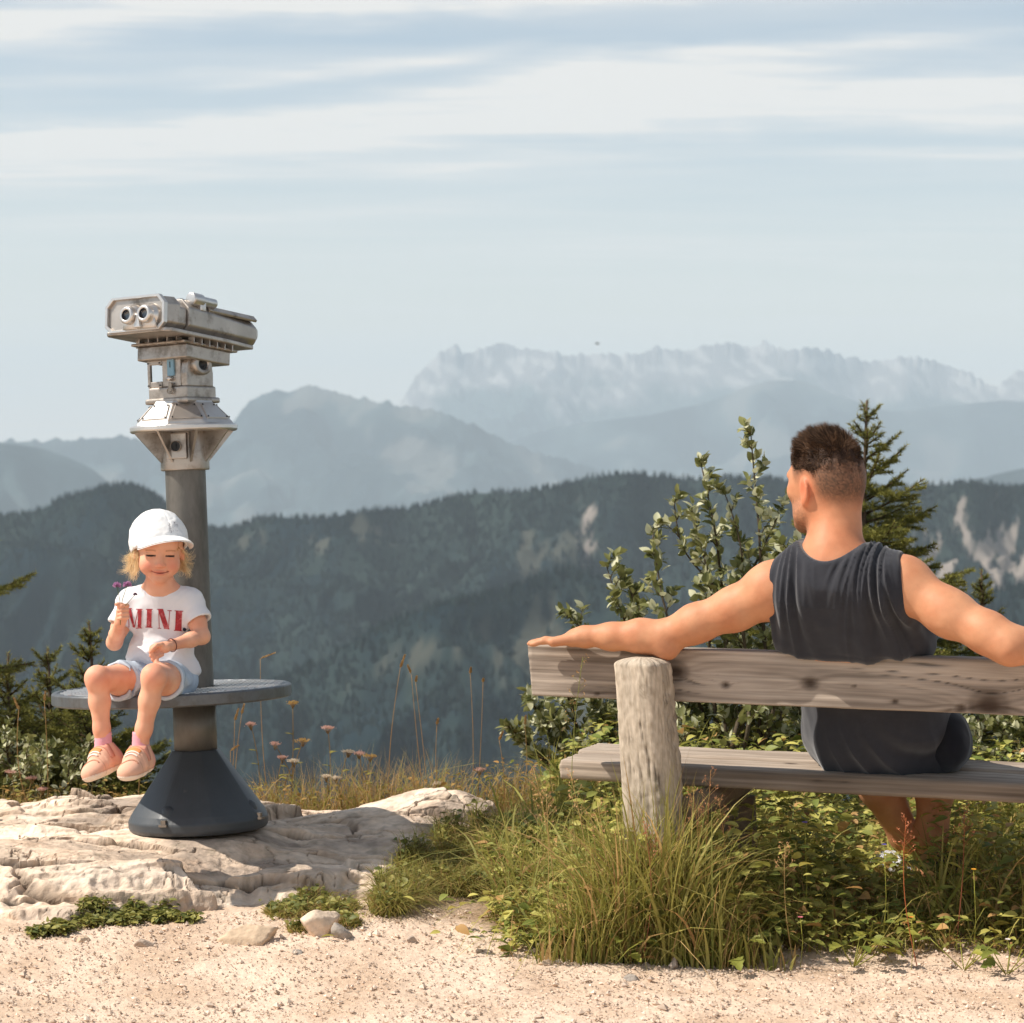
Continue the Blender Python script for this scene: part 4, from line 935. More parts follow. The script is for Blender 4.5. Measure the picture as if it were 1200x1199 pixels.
# head frame: facing away and to the left
hy = math.radians(38); hp_ = math.radians(-4)
f_ = np.array([-math.sin(hy), math.cos(hy), 0.]); r_ = np.array([math.cos(hy), math.sin(hy), 0.]); u_ = np.array([0, 0, 1.])
tl = math.radians(-2); Rh_ = np.stack([r_, f_, u_], 1) @ rotm('X', hp_) @ rotm('Y', tl)     # columns: right, forward, up
def HP(x, y, z): return HC + Rh_ @ np.array([x, y, z])
vx = Vox((-.02, 5.75, .0), (1.62, 7.35, 1.40), .0042)
def man_head(v):
    v.ell(HP(0, -.012, .030), (.077, .098, .092), Rh_, .02)        # cranium
    v.ell(HP(0, -.045, .005), (.068, .062, .078), Rh_, .03)        # back of the skull
    v.ell(HP(0, .045, -.020), (.060, .052, .095), Rh_, .03)        # face
    v.cone(HP(-.045, .035, -.070), HP(.0, .082, -.092), .020, .018, .03); v.cone(HP(.045, .035, -.070), HP(.0, .082, -.092), .020, .018, .03)
    v.cone(HP(-.052, -.005, -.045), HP(-.045, .035, -.075), .020, .017, .03); v.cone(HP(.052, -.005, -.045), HP(.045, .035, -.075), .020, .017, .03)
    v.ell(HP(0, .084, .030), (.045, .016, .012), Rh_, .02)         # brow
    v.cone(HP(0, .092, .015), HP(0, .112, -.018), .009, .013, .012)   # nose
    v.ell(HP(-.033, .072, -.010), (.022, .018, .018), Rh_, .02); v.ell(HP(.033, .072, -.010), (.022, .018, .018), Rh_, .02)
    v.ell(HP(0, .092, -.050), (.022, .012, .009), Rh_, .012); v.ell(HP(-.032, .088, .012), (.014, .012, .010), Rh_, .012, 'sub'); v.ell(HP(.032, .088, .012), (.014, .012, .010), Rh_, .012, 'sub')
    for sx in (-1, 1):                                             # ears
        Re = Rh_ @ rotm('Z', sx * .42) @ rotm('X', -.12)
        c = HP(sx * .079, -.006, -.012)
        v.ell(c, (.0085, .021, .033), Re, .008); v.ell(c + Rh_ @ np.array([sx * .010, .002, .002]), (.007, .011, .019), Re, .006, 'sub')
        v.ell(c + Rh_ @ np.array([-sx * .002, .006, -.028]), (.007, .010, .011), Re, .008)
man_head(vx)
# neck and trapezius
vx.cone(HP(0, -.022, -.060), nkb + [0, -.004, -.01], .058, .062, .03)
vx.cone(HP(0, -.045, -.03), HP(0, -.050, -.10), .045, .045, .03)
shL = P(909, 690, 6.30); shR = P(1057, 684, 6.16)
for sh in (shL, shR): vx.cone(nkb + [0, .01, .015], sh + [0, .01, -.005], .050, .042, .06); vx.cone(uch, sh, .085, .055, .05)
# trunk
tx = unit((shR - shL) * [1, 1, 0]); ty = np.array([-tx[1], tx[0], 0]) * -1; Rt = np.stack([tx, np.cross([0, 0, 1.], tx), np.array([0, 0, 1.])], 1)
vx.ell(uch + [0, .05, -.03], (.165, .105, .13), Rt, .05); vx.ell(che + [0, .05, -.01], (.160, .105, .15), Rt, .06)
vx.ell(lum + [0, .04, 0], (.150, .10, .14), Rt, .06); vx.ell(pel + [0, .02, .01], (.175, .125, .105), Rt, .06)
TRUNK = vx.D.copy()
S_, g_ = vx.sl((.72, 5.9, .3), (1.16, 6.7, TOPZ + .16)); bN = (g_[0] - B0[0]) * bn[0] + (g_[1] - B0[1]) * bn[1]
vx.D[S_] = np.maximum(vx.D[S_], (bN - .008 - np.clip(g_[2] - TOPZ, 0, 1) * .75) * .8 + 0 * g_[2]).astype(F32)
# arms
elL = P(776, 748, 6.395); wrL = P(686, 745, 6.455); haL = P(660, 745, 6.475)
vx.chain([(shL, .058), (shL * .65 + elL * .35 + [0, 0, -.006], .050), (shL * .3 + elL * .7, .0435), (elL, .0405)], .04)
vx.chain([(elL, .0405), (elL * .72 + wrL * .28 + [0, 0, .004], .0395), (elL * .35 + wrL * .65, .031), (wrL, .0255)], .03)
vx.ell(P(783, 764, 6.375), (.020, .020, .018), None, .03)
vx.ell(shL + [-.012, .0, -.004], (.060, .056, .058), None, .04)
elR = P(1184, 757, 5.99); m1 = shR * .55 + elR * .45 + [0, 0, -.006]
vx.chain([(shR, .060), (m1, .052), (shR * .2 + elR * .8, .045), (elR, .043)], .04)
vx.ell(shR + [.004, 0, -.006], (.058, .056, .056), None, .04)
def bt(s, n, z): return BP(s, n, z)
s_el = float((elR - B0) @ bu); wrR = bt(s_el + .26, -.035, TOPZ + .026); haR = bt(s_el + .31, -.035, TOPZ + .02)
vx.chain([(elR, .043), (elR * .7 + wrR * .3 + [0, 0, .006], .042), (elR * .3 + wrR * .7, .034), (wrR, .026)], .03)
# hands resting on the board's top edge
def hand(v, wr, along, side, z0, flip=1):
    """along: direction of the fingers, side: towards the thumb"""
    up = np.array([0, 0, 1.])
    pc_ = wr + along * .045; 
    v.chain([(wr, .024), (wr + along * .03 + up * .001, .022)], .02)
    for k, (o, L_, rr) in enumerate(((.030, .068, .0088), (.010, .076, .0090), (-.010, .070, .0086), (-.029, .056, .0078))):
        a0 = wr + along * .018 + side * o * .55; a1 = wr + along * .078 + side * o; a1[2] = z0 + .014
        v.cone(a0, a1, .0145, .0125, .012)
        b1 = a1 + along * L_ * .45 + side * o * .12; b1[2] = z0 + .0125 + (.004 if k % 2 else .001); b2 = b1 + along * L_ * .32 + side * o * .1; b2[2] = z0 + .0098; b3 = b2 + along * L_ * .23; b3[2] = z0 + .0070
        v.chain([(a1, rr * 1.12), (b1, rr), (b2, rr * .92), (b3, rr * .78)], .003)
    t0 = wr + along * .020 + side * .020; t1 = wr + along * .050 + side * .044; t2 = wr + along * .080 + side * .050; t1[2] = t2[2] = z0 + .008
    v.chain([(t0, .014), (t1, .0115), (t2, .0085)], .006)
hand(vx, wrL + [0, 0, -.006], -bu * .98 + bn * .08, bn * -1, TOPZ + .001)
hand(vx, wrR, bu, bn * -1, TOPZ + .001)
# legs
knL = P(1010, 880, 6.98); knR = P(1098, 872, 6.98); hpL = P(1000, 868, 6.60); hpR = P(1078, 868, 6.56)
anL = P(1078, 1006, 7.06); anR = P(1094, 1004, 6.98)
gz = float(ground_z(.85, 7.0))
anL = P(1082, 1022, 7.07); anR = P(1090, 1020, 6.97)
for h_, k_, a_ in ((hpL, knL, anL), (hpR, knR, anR)):
    vx.chain([(h_, .088), (h_ * .5 + k_ * .5, .076), (k_, .058)], .03)
    vx.chain([(k_, .056), (k_ * .72 + a_ * .28 + [0, -.012, 0], .058), (k_ * .3 + a_ * .7, .040), (a_, .033), (a_ + [0, .0, -.06], .034)], .03)
S_, g_ = vx.sl((.6, 5.9, .3), (1.35, 6.6, TOPZ + .05))
bN = (g_[0] - B0[0]) * bn[0] + (g_[1] - B0[1]) * bn[1] + .088
vx.D[S_] = np.maximum(vx.D[S_], -np.maximum(-bN, g_[2] - (TOPZ - .02))).astype(F32)
V, Q = vx.mesh(); V = relax(V, Q, 2); N_ = vnormals(V, Q)
V = V + N_ * (.0006 * noise(V[:, 0] * 40, V[:, 1] * 40, V[:, 2] * 40, 501))[:, None]
sk = srgb(200, 143, 107); sk2 = srgb(182, 115, 80); c = np.tile(sk, (len(V), 1))
n_ = fbm(V[:, 0] * 14, V[:, 1] * 14, V[:, 2] * 14, 3, 502); c = mix(c, sk2, np.clip(.25 + n_ * .5, 0, 1))
loc = (V - HC) @ Rh_                                              # head coordinates
inh = loc[:, 2] > -.13
ear = np.exp(-(((loc[:, 0] + .084) / .016) ** 2 + ((loc[:, 1] + .006) / .03) ** 2 + ((loc[:, 2] + .012) / .04) ** 2)); c = mix(c, srgb(206, 110, 78), np.clip(ear, 0, 1) * .8)
red = np.exp(-((np.linalg.norm((V - nkb) * [1, 1, .6], axis=1) / .09) ** 2)); c = mix(c, srgb(200, 118, 82), red * .6)
# shaved sides of the hair and beard shadow
nz_ = fbm(V[:, 0] * 300, V[:, 1] * 300, V[:, 2] * 300, 2, 503)
hl = -.045 + .055 * sstep(-.06, .03, loc[:, 1]) + .075 * sstep(.03, .075, loc[:, 1]) - .012 * sstep(-.05, -.1, loc[:, 1])
fade = sstep(hl - .022, hl + .040, loc[:, 2]) * inh * (1 - np.clip(ear * 2.5, 0, 1)) * sstep(.088, .070, loc[:, 1])
c = mix(c, srgb(84, 62, 48), np.clip(fade * (.86 + .3 * nz_) + sstep(.045, .07, loc[:, 2]) * (loc[:, 1] < .07), 0, 1))
beard = sstep(-.015, .02, loc[:, 1]) * sstep(-.012, -.04, loc[:, 2]) * inh * (loc[:, 2] > -.12) * (1 - np.clip(ear * 3, 0, 1)); c = mix(c, srgb(120, 84, 62), np.clip(beard * (.55 + .5 * nz_), 0, .8))
body = obj('body', mesh_data('body', V, Q, c, True, skin_m), MAN)
# ---- hair on top, strand by strand
def strands(name, roots, dirs, length, width, droop, cols, parent, m, seg=4, curl=0, seed=0, mat_=None, bulge=None, lift=0):
    """short curved ribbons: roots (n,3), dirs (n,3) first direction, droop (n,3) what they bend to"""
    rng = np.random.default_rng(seed); n = len(roots)
    length = np.broadcast_to(length, (n,)); t = np.linspace(0, 1, seg + 1)
    d = unit(dirs[:, None] * (1 - t)[None, :, None] + droop[:, None] * t[None, :, None] + 1e-6)
    pts = roots[:, None] + np.cumsum(np.concatenate([np.zeros((n, 1, 3)), d[:, :-1] * (length / seg)[:, None, None]], 1), 1)
    if curl:
        ph = rng.random((n, 1)) * 6.28; fr = rng.uniform(.8, 1.6, (n, 1)); ax = unit(rng.normal(size=(n, 1, 3)))
        s1 = unit(np.cross(d, ax)); s2 = np.cross(d, s1); am = curl * t[None, :] * np.ones((n, 1))
        pts = pts + s1 * (am * np.cos(ph + fr * 6.28 * t))[..., None] + s2 * (am * np.sin(ph + fr * 6.28 * t))[..., None]
    side = unit(np.cross(d, unit(rng.normal(size=(n, 1, 3))))); w_ = width * (1 - t ** 2 * .85)[None, :, None]
    V = np.stack([pts - side * w_, pts + side * w_], 2).reshape(-1, 3)
    k = np.arange(seg); q = np.stack([2 * k, 2 * k + 1, 2 * k + 3, 2 * k + 2], 1)
    F_ = (q[None] + (np.arange(n) * 2 * (seg + 1))[:, None, None]).reshape(-1, 4)
    C = np.repeat(cols, 2 * (seg + 1), 0)
    return V, F_, C
rng = np.random.default_rng(9)
n = 15000
D = unit(rng.normal(size=(n * 3, 3)))
pl_ = D * np.array([.079, .1, .094]) + [0, -.012, .030]
back = sstep(.0, -.07, pl_[:, 1])
lim = .045 + .030 * sstep(.02, .08, pl_[:, 1]) - .030 * back + .006 * rng.normal(size=len(pl_))
k = (pl_[:, 2] > lim) & (pl_[:, 1] < .084); pl_ = pl_[k][:n]; D = D[k][:n]; n = len(pl_)
up_ = np.array([0, 0, 1.])
topn = sstep(.06, .115, pl_[:, 2])
clump = np.stack([noise(pl_[:, 0] * 55, pl_[:, 1] * 45, pl_[:, 2] * 40, 540 + q) for q in range(3)], 1)
first = unit(D * [.9, .7, .9] + np.array([0, .25, .5]) + clump * .8 + np.array([-.15, .35, -.1]) + rng.normal(0, .10, (n, 3))); sec = unit(np.array([-.25, .75, .15]) * topn[:, None] + np.array([0, -.35, -.75]) * (1 - topn)[:, None] + D * .55 + clump * .8 + rng.normal(0, .14, (n, 3)))
Ln = .009 + .028 * topn * (.6 + .6 * rng.random(n)) + .008 * sstep(.03, .085, pl_[:, 1]) * topn
cols = mix(srgb(50, 38, 30), srgb(118, 88, 66), np.clip(rng.random(n) ** 2 + clump[:, 0] * .5, 0, 1)) 
cols = mix(cols, srgb(140, 108, 80), (rng.random(n) < .10) * .6)
V, F_, C = strands('hair', pl_ * .985, first, Ln, .00055, sec, cols, None, None, seed=4)
V = V @ Rh_.T + HC
# skull cap under the strands so no scalp shines through
g = Acc(); th = np.linspace(0, 2 * PI, 56, endpoint=False); ph = np.linspace(0, PI * .52, 22); T_, P_ = np.meshgrid(th, ph, indexing='ij')
cp = np.stack([.0800 * np.sin(P_) * np.cos(T_), .101 * np.sin(P_) * np.sin(T_) - .0122, .0955 * np.cos(P_) + .030], -1)
lowz = .050 + .034 * sstep(.02, .08, cp[..., 1]) - .030 * sstep(.0, -.07, cp[..., 1]); kk = np.clip((lowz - cp[..., 2]) / .02, 0, 1)[..., None]
cp = cp * (1 - kk * .10) + np.array([0, -.0012, .003]) * kk
cp = cp + .002 * noise(cp[..., 0] * 60, cp[..., 1] * 60, cp[..., 2] * 60, 507)[..., None]
i, j = np.meshgrid(np.arange(56), np.arange(21), indexing='ij'); i2 = (i + 1) % 56; qf = np.stack([i * 22 + j, i2 * 22 + j, i2 * 22 + j + 1, i * 22 + j + 1], -1).reshape(-1, 4)[:, ::-1]
g.add(cp.reshape(-1, 3) @ Rh_.T + HC, qf, srgb(62, 44, 34)); g.add(V, F_, C)
obj('hair', g.data('hair', hair_m), MAN)
# ---- sleeveless top
q_ = vx.sl((.45, 5.95, .38), (1.35, 6.95, 1.12))[0]
ts = Vox((0, 0, 0), (.1, .1, .1), vx.h); ts.lo = vx.lo + np.array([q_[i].start for i in range(3)]) * vx.h
ts.D = (TRUNK[q_] - .012).astype(F32); ts.n = np.array(ts.D.shape); ts.ax = [vx.ax[i][q_[i]] for i in range(3)]; del TRUNK
ts.ell(uch + [0, .045, -.02], (.180, .118, .130), Rt, .05); ts.ell(che + [.012, .035, -.03], (.196, .132, .140), Rt, .06)
ts.ell(lum + [0, .03, 0], (.178, .118, .14), Rt, .06); ts.ell(pel + [-.035, .0, .020], (.180, .130, .115), Rt, .06)
ts.cone(che + [-.13, .03, .0], shL + [.030, .01, -.01], .060, .058, .05); ts.cone(che + [.13, -.0, .0], shR + [-.020, .01, -.01], .068, .062, .05)
gX, gY, gZ = [ts.ax[i].reshape([-1 if j == i else 1 for j in range(3)]) for i in range(3)]
ndx = (gX - nkb[0]) * tx[0] + (gY - nkb[1]) * tx[1]
ts.D = np.maximum(ts.D, gZ - (P(977, 659, 6.2)[2] + np.minimum(.024 * (ndx / .062) ** 2, .046))).astype(F32)
# arm openings and neckline
ax_L = unit(shL - shR)
ts.ell(shL + [.01, 0, .004], (.070, .068, .068), None, .02); ts.ell(shR + [-.005, 0, .004], (.072, .070, .070), None, .02)
ts.cut(shL + ax_L * .004, ax_L + np.array([0, 0, .12]), .006, lo=shL - [.4, .4, .25], hi=shL + [.30, .4, .25]); ts.cut(shR - ax_L * .022, -ax_L + np.array([0, 0, .24]), .006, lo=shR - [.30, .4, .25], hi=shR + [.4, .4, .25])
bN = (gX - B0[0]) * bn[0] + (gY - B0[1]) * bn[1] + .064
bS = (gX - B0[0]) * bu[0] + (gY - B0[1]) * bu[1]
boxA = np.maximum(-bN, gZ - (TOPZ + .004 - .024 * np.exp(-((bS - .50) / .13) ** 4))); boxB = np.maximum(np.maximum(-bN, bN - .068), gZ - (TOPZ + .002))
ts.D = np.maximum(ts.D, -np.minimum(boxA, boxB)).astype(F32)
limp = (bN - .064 - .030 - np.clip(gZ - TOPZ, 0, 1) * .75) * .8; hh = np.maximum(.03 - np.abs(ts.D - limp), 0) / .03; ts.D = np.where(gZ < TOPZ + .20, np.maximum(ts.D, limp) + hh * hh * .0075, ts.D).astype(F32)
V, Q = ts.mesh(); V = relax(V, Q, 2); N_ = vnormals(V, Q)
bk = sstep(.15, -.3, N_[:, 1])
cx_ = (V - uch) @ tx; zc = V[:, 2] - uch[2]
zs = V[:, 2] - TOPZ
# drapery: folds fan down from the shoulders and sag across the lower back
fan = 1.7 * np.arctan2(cx_ - .09, -(zc - .30)) ; fan2 = 1.7 * np.arctan2(cx_ + .10, -(zc - .28))
def sharp(x): return 1 - np.abs(x) * 2.2
wn = .5 * noise(cx_ * 5, zc * 4, 0, 520)
f1 = sharp(noise(fan * 7.5 + wn, zc * 1.5, 0, 511)); f2 = sharp(noise(fan2 * 5.0 + wn * 2, zc * 1.4, 0, 512))
wr_ = sstep(-.01, .09, cx_); wl_ = sstep(.0, -.11, cx_)
up = sstep(-.20, -.02, zc)
d = (.0105 * f1 * wr_ + .0085 * f2 * wl_) * bk * (.35 + .65 * up)
d += .0050 * sharp(noise(cx_ * 16 + wn * 2, zc * 3, 0, 513)) * sstep(.09, .15, cx_) * bk
sag = np.hypot(cx_ * .75, zc - .10); d += .0025 * sharp(noise(sag * 11, cx_ * 2.2, 0, 514)) * sstep(-.12, -.03, zc) * sstep(.09, .02, np.abs(cx_)) * bk
arm_e = np.minimum(np.abs((V - (shL + ax_L * .004)) @ unit(ax_L + np.array([0, 0, .12]))), np.abs((V - (shR - ax_L * .022)) @ unit(-ax_L + np.array([0, 0, .24])))); d = d * sstep(.0, .045, arm_e)
low = sstep(.62, .50, V[:, 2]); c2 = V - pel; sag2 = np.hypot(c2[:, 0] - .06, (c2[:, 2] - .16) * .8); d += .011 * sharp(noise(sag2 * 17, c2[:, 0] * 2.5, 0, 515)) * low * bk
d += .004 * fbm(V[:, 0] * 7, V[:, 1] * 7, V[:, 2] * 5, 3, 516)
rimd = np.exp(-((V[:, 2] - (P(977, 659, 6.2)[2] + .024 * (((V - nkb) @ tx) / .062) ** 2)) / .012) ** 2) * (np.abs((V - nkb) @ tx) < .09)
V = V + N_ * (d * 1.7 * (1 - rimd) + .004 * rimd)[:, None]
top_o = obj('tank_top', mesh_data('tank_top', V, Q, None, True, cloth_dk), MAN)
# neckband and armhole hems
def hem_ring(name, ctr, ax1, ax2, nrm2, rr, seed, parent, m, wob=.003, a0=0, a1=2 * PI, sq=1):
    th = np.linspace(a0, a1, 64); pts = [ctr + ax1 * math.cos(t) + ax2 * math.sin(t) + nrm2 * wob * math.sin(3 * t + seed) for t in th]
    g = Acc(); V, F_ = tube(pts, rr, 8, sq=sq); g.add(V, F_, np.array([.05, .05, .06])); return obj(name, g.data(name, m), parent)
# ---- shorts
st = Vox((.65, 6.2, .36), (1.55, 7.2, .75), .0045)
st.ell(pel + [.02, .035, -.012], (.190, .135, .100), Rt, .05)
for h_, k_ in ((hpL, knL), (hpR, knR)): st.chain([(h_ + [0, 0, .004], .100), (h_ * .45 + k_ * .55, .092), (h_ * .15 + k_ * .85, .086)], .03)
st.ell(P(1112, 868, 6.46), (.055, .10, .078), None, .05)
V, Q = st.mesh(); V = relax(V, Q, 2); N_ = vnormals(V, Q)
V = V + N_ * (.004 * fbm(V[:, 0] * 12, V[:, 1] * 8, V[:, 2] * 12, 3, 530) + .003 * sharp(noise(V[:, 0] * 9, V[:, 1] * 14, V[:, 2] * 9, 531)))[:, None]
V[:, 2] = np.maximum(V[:, 2], np.where(V[:, 1] < 6.9, SEATZ + .006, 0))
obj('shorts', mesh_data('shorts', V, Q, None, True, cloth_navy), MAN)
# ---- shoes
def shoe(c, yaw, colr, sole, L_=.27):
    R_ = rotm('Z', yaw)                     # local +y = toe
    v = Vox(c - [.2, .2, .04], c + [.2, .2, .16], .004)
    q = lambda x, y, z: c + R_ @ np.array([x, y, z])
    v.cone(q(0, -.07, .045), q(0, .10, .030), .042, .040, .03); v.cone(q(0, -.075, .06), q(0, -.06, .085), .036, .036, .02); v.ell(q(0, .10, .028), (.046, .07, .028), R_, .03)
    v.cone(q(0, -.065, .10), q(0, -.065, .16), .026, .032, .006, 'sub'); v.cut(q(0, 0, .004), (0, 0, -1))
    V, Q = v.mesh(); V = relax(V, Q, 1); z = V[:, 2] - c[2]
    cc = np.where((z < .026)[:, None], sole, colr); o = obj('shoe', mesh_data('shoe', V, Q, cc, True, shoe_m), MAN)
    return o
shoe(np.array([anL[0] - .030, anL[1] + .03, max(gz, anL[2] - .10)]), .5, srgb(196, 196, 204), srgb(220, 220, 220))
shoe(np.array([anR[0] + .075, anR[1] + .02, max(gz, anR[2] - .10)]), -.5, srgb(34, 36, 50), srgb(28, 30, 38))
# ================================================================== the small child on the seat plate
skin_c = mat('skin_child', attr=True, rough=.55, spec=.28, sss=.12, sssr=.005)
tee_m = mat('white_cotton', srgb(228, 226, 228), rough=.9, spec=.15, sheen=.15, bump=.12, bscale=500, bdist=.0006)
denim_m = mat('light_denim', attr=True, rough=.9, spec=.15, bump=.25, bscale=700, bdist=.0008, bdetail=2)
cap_m = mat('white_cap_cotton', srgb(232, 231, 230), rough=.9, spec=.15, bump=.15, bscale=350, bdist=.0006)
print_m = mat('red_print', srgb(170, 52, 58), rough=.8, var=.30, vscale=120, dirt=(srgb(214, 150, 150), 60, .52, .72))
navy_m = mat('navy_dot', srgb(30, 34, 60), rough=.7)
blond_m = mat('blond_hair', attr=True, rough=.45, spec=.4, transl=.25)
sock_m = mat('pink_sock', srgb(222, 160, 170), rough=.95, bump=.4, bscale=300, bdist=.001, stretch=(.2, .2, 1))
KID = thing('person', 'small blond child in white cap, tee and denim shorts sitting on the round seat plate', 'child', P(190, 820, 7.02))
HK = P(187, 640, 6.985)
ky = math.radians(11)
kr = np.array([math.cos(ky), math.sin(ky), 0]); kf = np.array([math.sin(ky), -math.cos(ky), 0]); ku = np.array([0, 0, 1.])
Rk = np.stack([kr, kf, ku], 1) @ rotm('Y', math.radians(2)) @ rotm('X', math.radians(-3))
if np.linalg.det(Rk) < 0: pass
def K(x, y, z): return HK + Rk @ np.array([x, y, z])
kv = Vox((-1.24, 6.58, .30), (-.80, 7.16, 1.14), .0021)
kv.ell(K(0, -.012, .016), (.066, .078, .072), Rk, .01)
kv.ell(K(0, .012, -.036), (.052, .056, .060), Rk, .02)
kv.ell(K(-.030, .034, -.050), (.024, .024, .024), Rk, .02); kv.ell(K(.030, .034, -.050), (.024, .024, .024), Rk, .02)
kv.ell(K(0, .045, -.088), (.020, .018, .014), Rk, .018)
kv.ell(K(0, .050, .006), (.044, .018, .020), Rk, .02)
kv.ell(K(-.026, .072, -.022), (.013, .010, .0075), Rk, .010, 'sub'); kv.ell(K(.026, .072, -.022), (.013, .010, .0075), Rk, .010, 'sub')
kv.ell(K(-.026, .057, -.0165), (.014, .007, .0042), Rk, .004); kv.ell(K(.026, .057, -.0165), (.014, .007, .0042), Rk, .004)
kv.ell(K(-.026, .057, -.0262), (.014, .007, .0042), Rk, .004); kv.ell(K(.026, .057, -.0262), (.014, .007, .0042), Rk, .004)
kv.cone(K(0, .064, -.022), K(0, .074, -.044), .0055, .0085, .010); kv.ell(K(-.009, .068, -.047), (.006, .006, .005), Rk, .005); kv.ell(K(.009, .068, -.047), (.006, .006, .005), Rk, .005)
kv.ell(K(0, .058, -.0645), (.020, .010, .0036), Rk, .006); kv.ell(K(0, .057, -.0715), (.016, .009, .0038), Rk, .006)
kv.ell(K(0, .0705, -.0680), (.021, .010, .0010), Rk, .002, 'sub'); kv.ell(K(-.024, .060, -.0645), (.004, .006, .004), Rk, .004, 'sub'); kv.ell(K(.024, .060, -.0645), (.004, .006, .004), Rk, .004, 'sub')
for sx in (-1, 1):
    Re = Rk @ rotm('Z', -sx * .35); c = K(sx * .064, -.004, -.022); kv.ell(c, (.007, .014, .020), Re, .006); kv.ell(c + Rk @ np.array([sx * .007, .002, .002]), (.005, .008, .012), Re, .004, 'sub')
kneck = P(188, 690, 7.00)
kv.cone(K(0, -.012, -.06), kneck, .031, .033, .02)
kch = P(187, 728, 7.02); kbl = P(188, 765, 7.03); kpl = P(190, 797, 7.03)
ksL = P(152, 706, 7.02); ksR = P(223, 706, 7.02)
kv.cone(kneck, ksL, .030, .028, .03); kv.cone(kneck, ksR, .030, .028, .03)
kv.ell(kch + [0, .0, .02], (.078, .052, .075), None, .03); kv.ell(kbl, (.076, .056, .07), None, .04); kv.ell(kpl + [0, 0, .012], (.082, .064, .056), None, .04)
keL = P(134, 753, 6.995); kwL = P(141, 729, 6.895); keR = P(237, 746, 6.985); kwR = P(202, 756, 6.895)
kv.chain([(ksL, .026), (ksL * .4 + keL * .6, .0235), (keL, .0205)], .015); kv.chain([(keL, .0210), (keL * .6 + kwL * .4, .0200), (kwL, .0140)], .012)
kv.chain([(ksR, .026), (ksR * .4 + keR * .6, .0235), (keR, .0205)], .015); kv.chain([(keR, .0210), (keR * .6 + kwR * .4, .0200), (kwR, .0140)], .012)
def kfing(pts, r0): kv.chain([(p, r0 * f) for p, f in zip(pts, (1.1, 1.0, .92, .8))], .0015)
# left hand: closed round the flower stems
hc_ = P(143, 717, 6.885)
kv.ell(hc_ + [0, .008, -.002], (.018, .014, .022), None, .012); kv.cone(kwL, hc_ + [0, .006, -.012], .0140, .014, .010)
for k, dz in enumerate((.016, .005, -.006, -.016)):
    b = hc_ + [.014, .002, dz]; kfing([b, b + [.002, -.016, .002], b + [-.012, -.023, .001], b + [-.022, -.015, -.002]], .0058)
kfing([hc_ + [.010, -.004, .012], hc_ + [.002, -.016, .020], hc_ + [-.008, -.021, .022], hc_ + [-.012, -.022, .022]], .0062)
# right hand: loosely curled over the lap
hr = P(187, 760, 6.862)
kv.ell(hr + [.006, .006, .002], (.019, .013, .015), rotm('Y', .25), .010); kv.cone(kwR, hr + [.018, .008, .004], .0140, .014, .010)
for k, (ox, oz) in enumerate(((-.012, .010), (-.011, .000), (-.006, -.010), (.003, -.016))):
    b = hr + [ox + .004, -.004, oz]; kfing([b, b + [-.012, -.010, -.006], b + [-.014, -.014, -.018], b + [-.006, -.012, -.026]], .0057)
kfing([hr + [.006, -.006, .012], hr + [-.006, -.016, .010], hr + [-.016, -.020, .000], hr + [-.018, -.020, -.004]], .0062)
# legs
khL = P(170, 800, 7.01); kkL = P(114, 796, 6.79); kaL = P(121, 874, 6.80)
khR = P(206, 800, 7.01); kkR = P(180, 794, 6.75); kaR = P(165, 874, 6.775)
for h_, k_, a_ in ((khL, kkL, kaL), (khR, kkR, kaR)):
    kv.chain([(h_, .048), (h_ * .5 + k_ * .5 + [0, 0, .002], .041), (k_ + [0, .006, .002], .0325)], .02)
    kv.ell(k_ + [0, -.003, .004], (.029, .029, .031), None, .015)
    kv.chain([(k_, .0285), (k_ * .66 + a_ * .34 + [0, .006, 0], .0275), (k_ * .25 + a_ * .75, .0215), (a_, .0188), (a_ + [0, 0, -.02], .019)], .015)
V, Q = kv.mesh(); V = relax(V, Q, 1)
loc = (V - HK) @ Rk
sk = srgb(228, 172, 142); c = np.tile(sk, (len(V), 1)); n_ = fbm(V[:, 0] * 22, V[:, 1] * 22, V[:, 2] * 22, 3, 602); c = mix(c, srgb(216, 146, 116), np.clip(.3 + n_ * .6, 0, .8))
def g3(cx, cz, rx, rz, cy=.05): return np.exp(-(((loc[:, 0] - cx) / rx) ** 2 + ((loc[:, 2] - cz) / rz) ** 2)) * (loc[:, 1] > cy - .03)
for sx in (-1, 1):
    c = mix(c, srgb(222, 122, 104), g3(sx * .034, -.048, .017, .015) * .45)
    c = mix(c, srgb(150, 104, 70), (sstep(.0030, .0012, np.abs(loc[:, 2] + .0055 + 9 * (loc[:, 0] - sx * .027) ** 2)) * (np.abs(loc[:, 0] - sx * .027) < .014) * (loc[:, 1] > .03)) * .55)
    c = mix(c, srgb(58, 36, 30), (sstep(.0034, .0016, np.abs(loc[:, 2] + .0212)) * (np.abs(loc[:, 0] - sx * .026) < .0128) * (loc[:, 1] > .03)) * .95)
    c = mix(c, srgb(205, 120, 96), g3(sx * .026, -.028, .012, .004) * .35)
c = mix(c, srgb(220, 120, 100), g3(0, -.046, .010, .008, .06) * .4)
lip = g3(0, -.0650, .019, .0026, .055) + g3(0, -.0718, .014, .0028, .055); c = mix(c, srgb(202, 92, 88), np.clip(lip, 0, 1) * .55)
c = mix(c, srgb(120, 44, 42), (sstep(.0022, .0008, np.abs(loc[:, 2] + .0688 - 8 * loc[:, 0] ** 2)) * (np.abs(loc[:, 0]) < .024) * (loc[:, 1] > .04)) * .8)
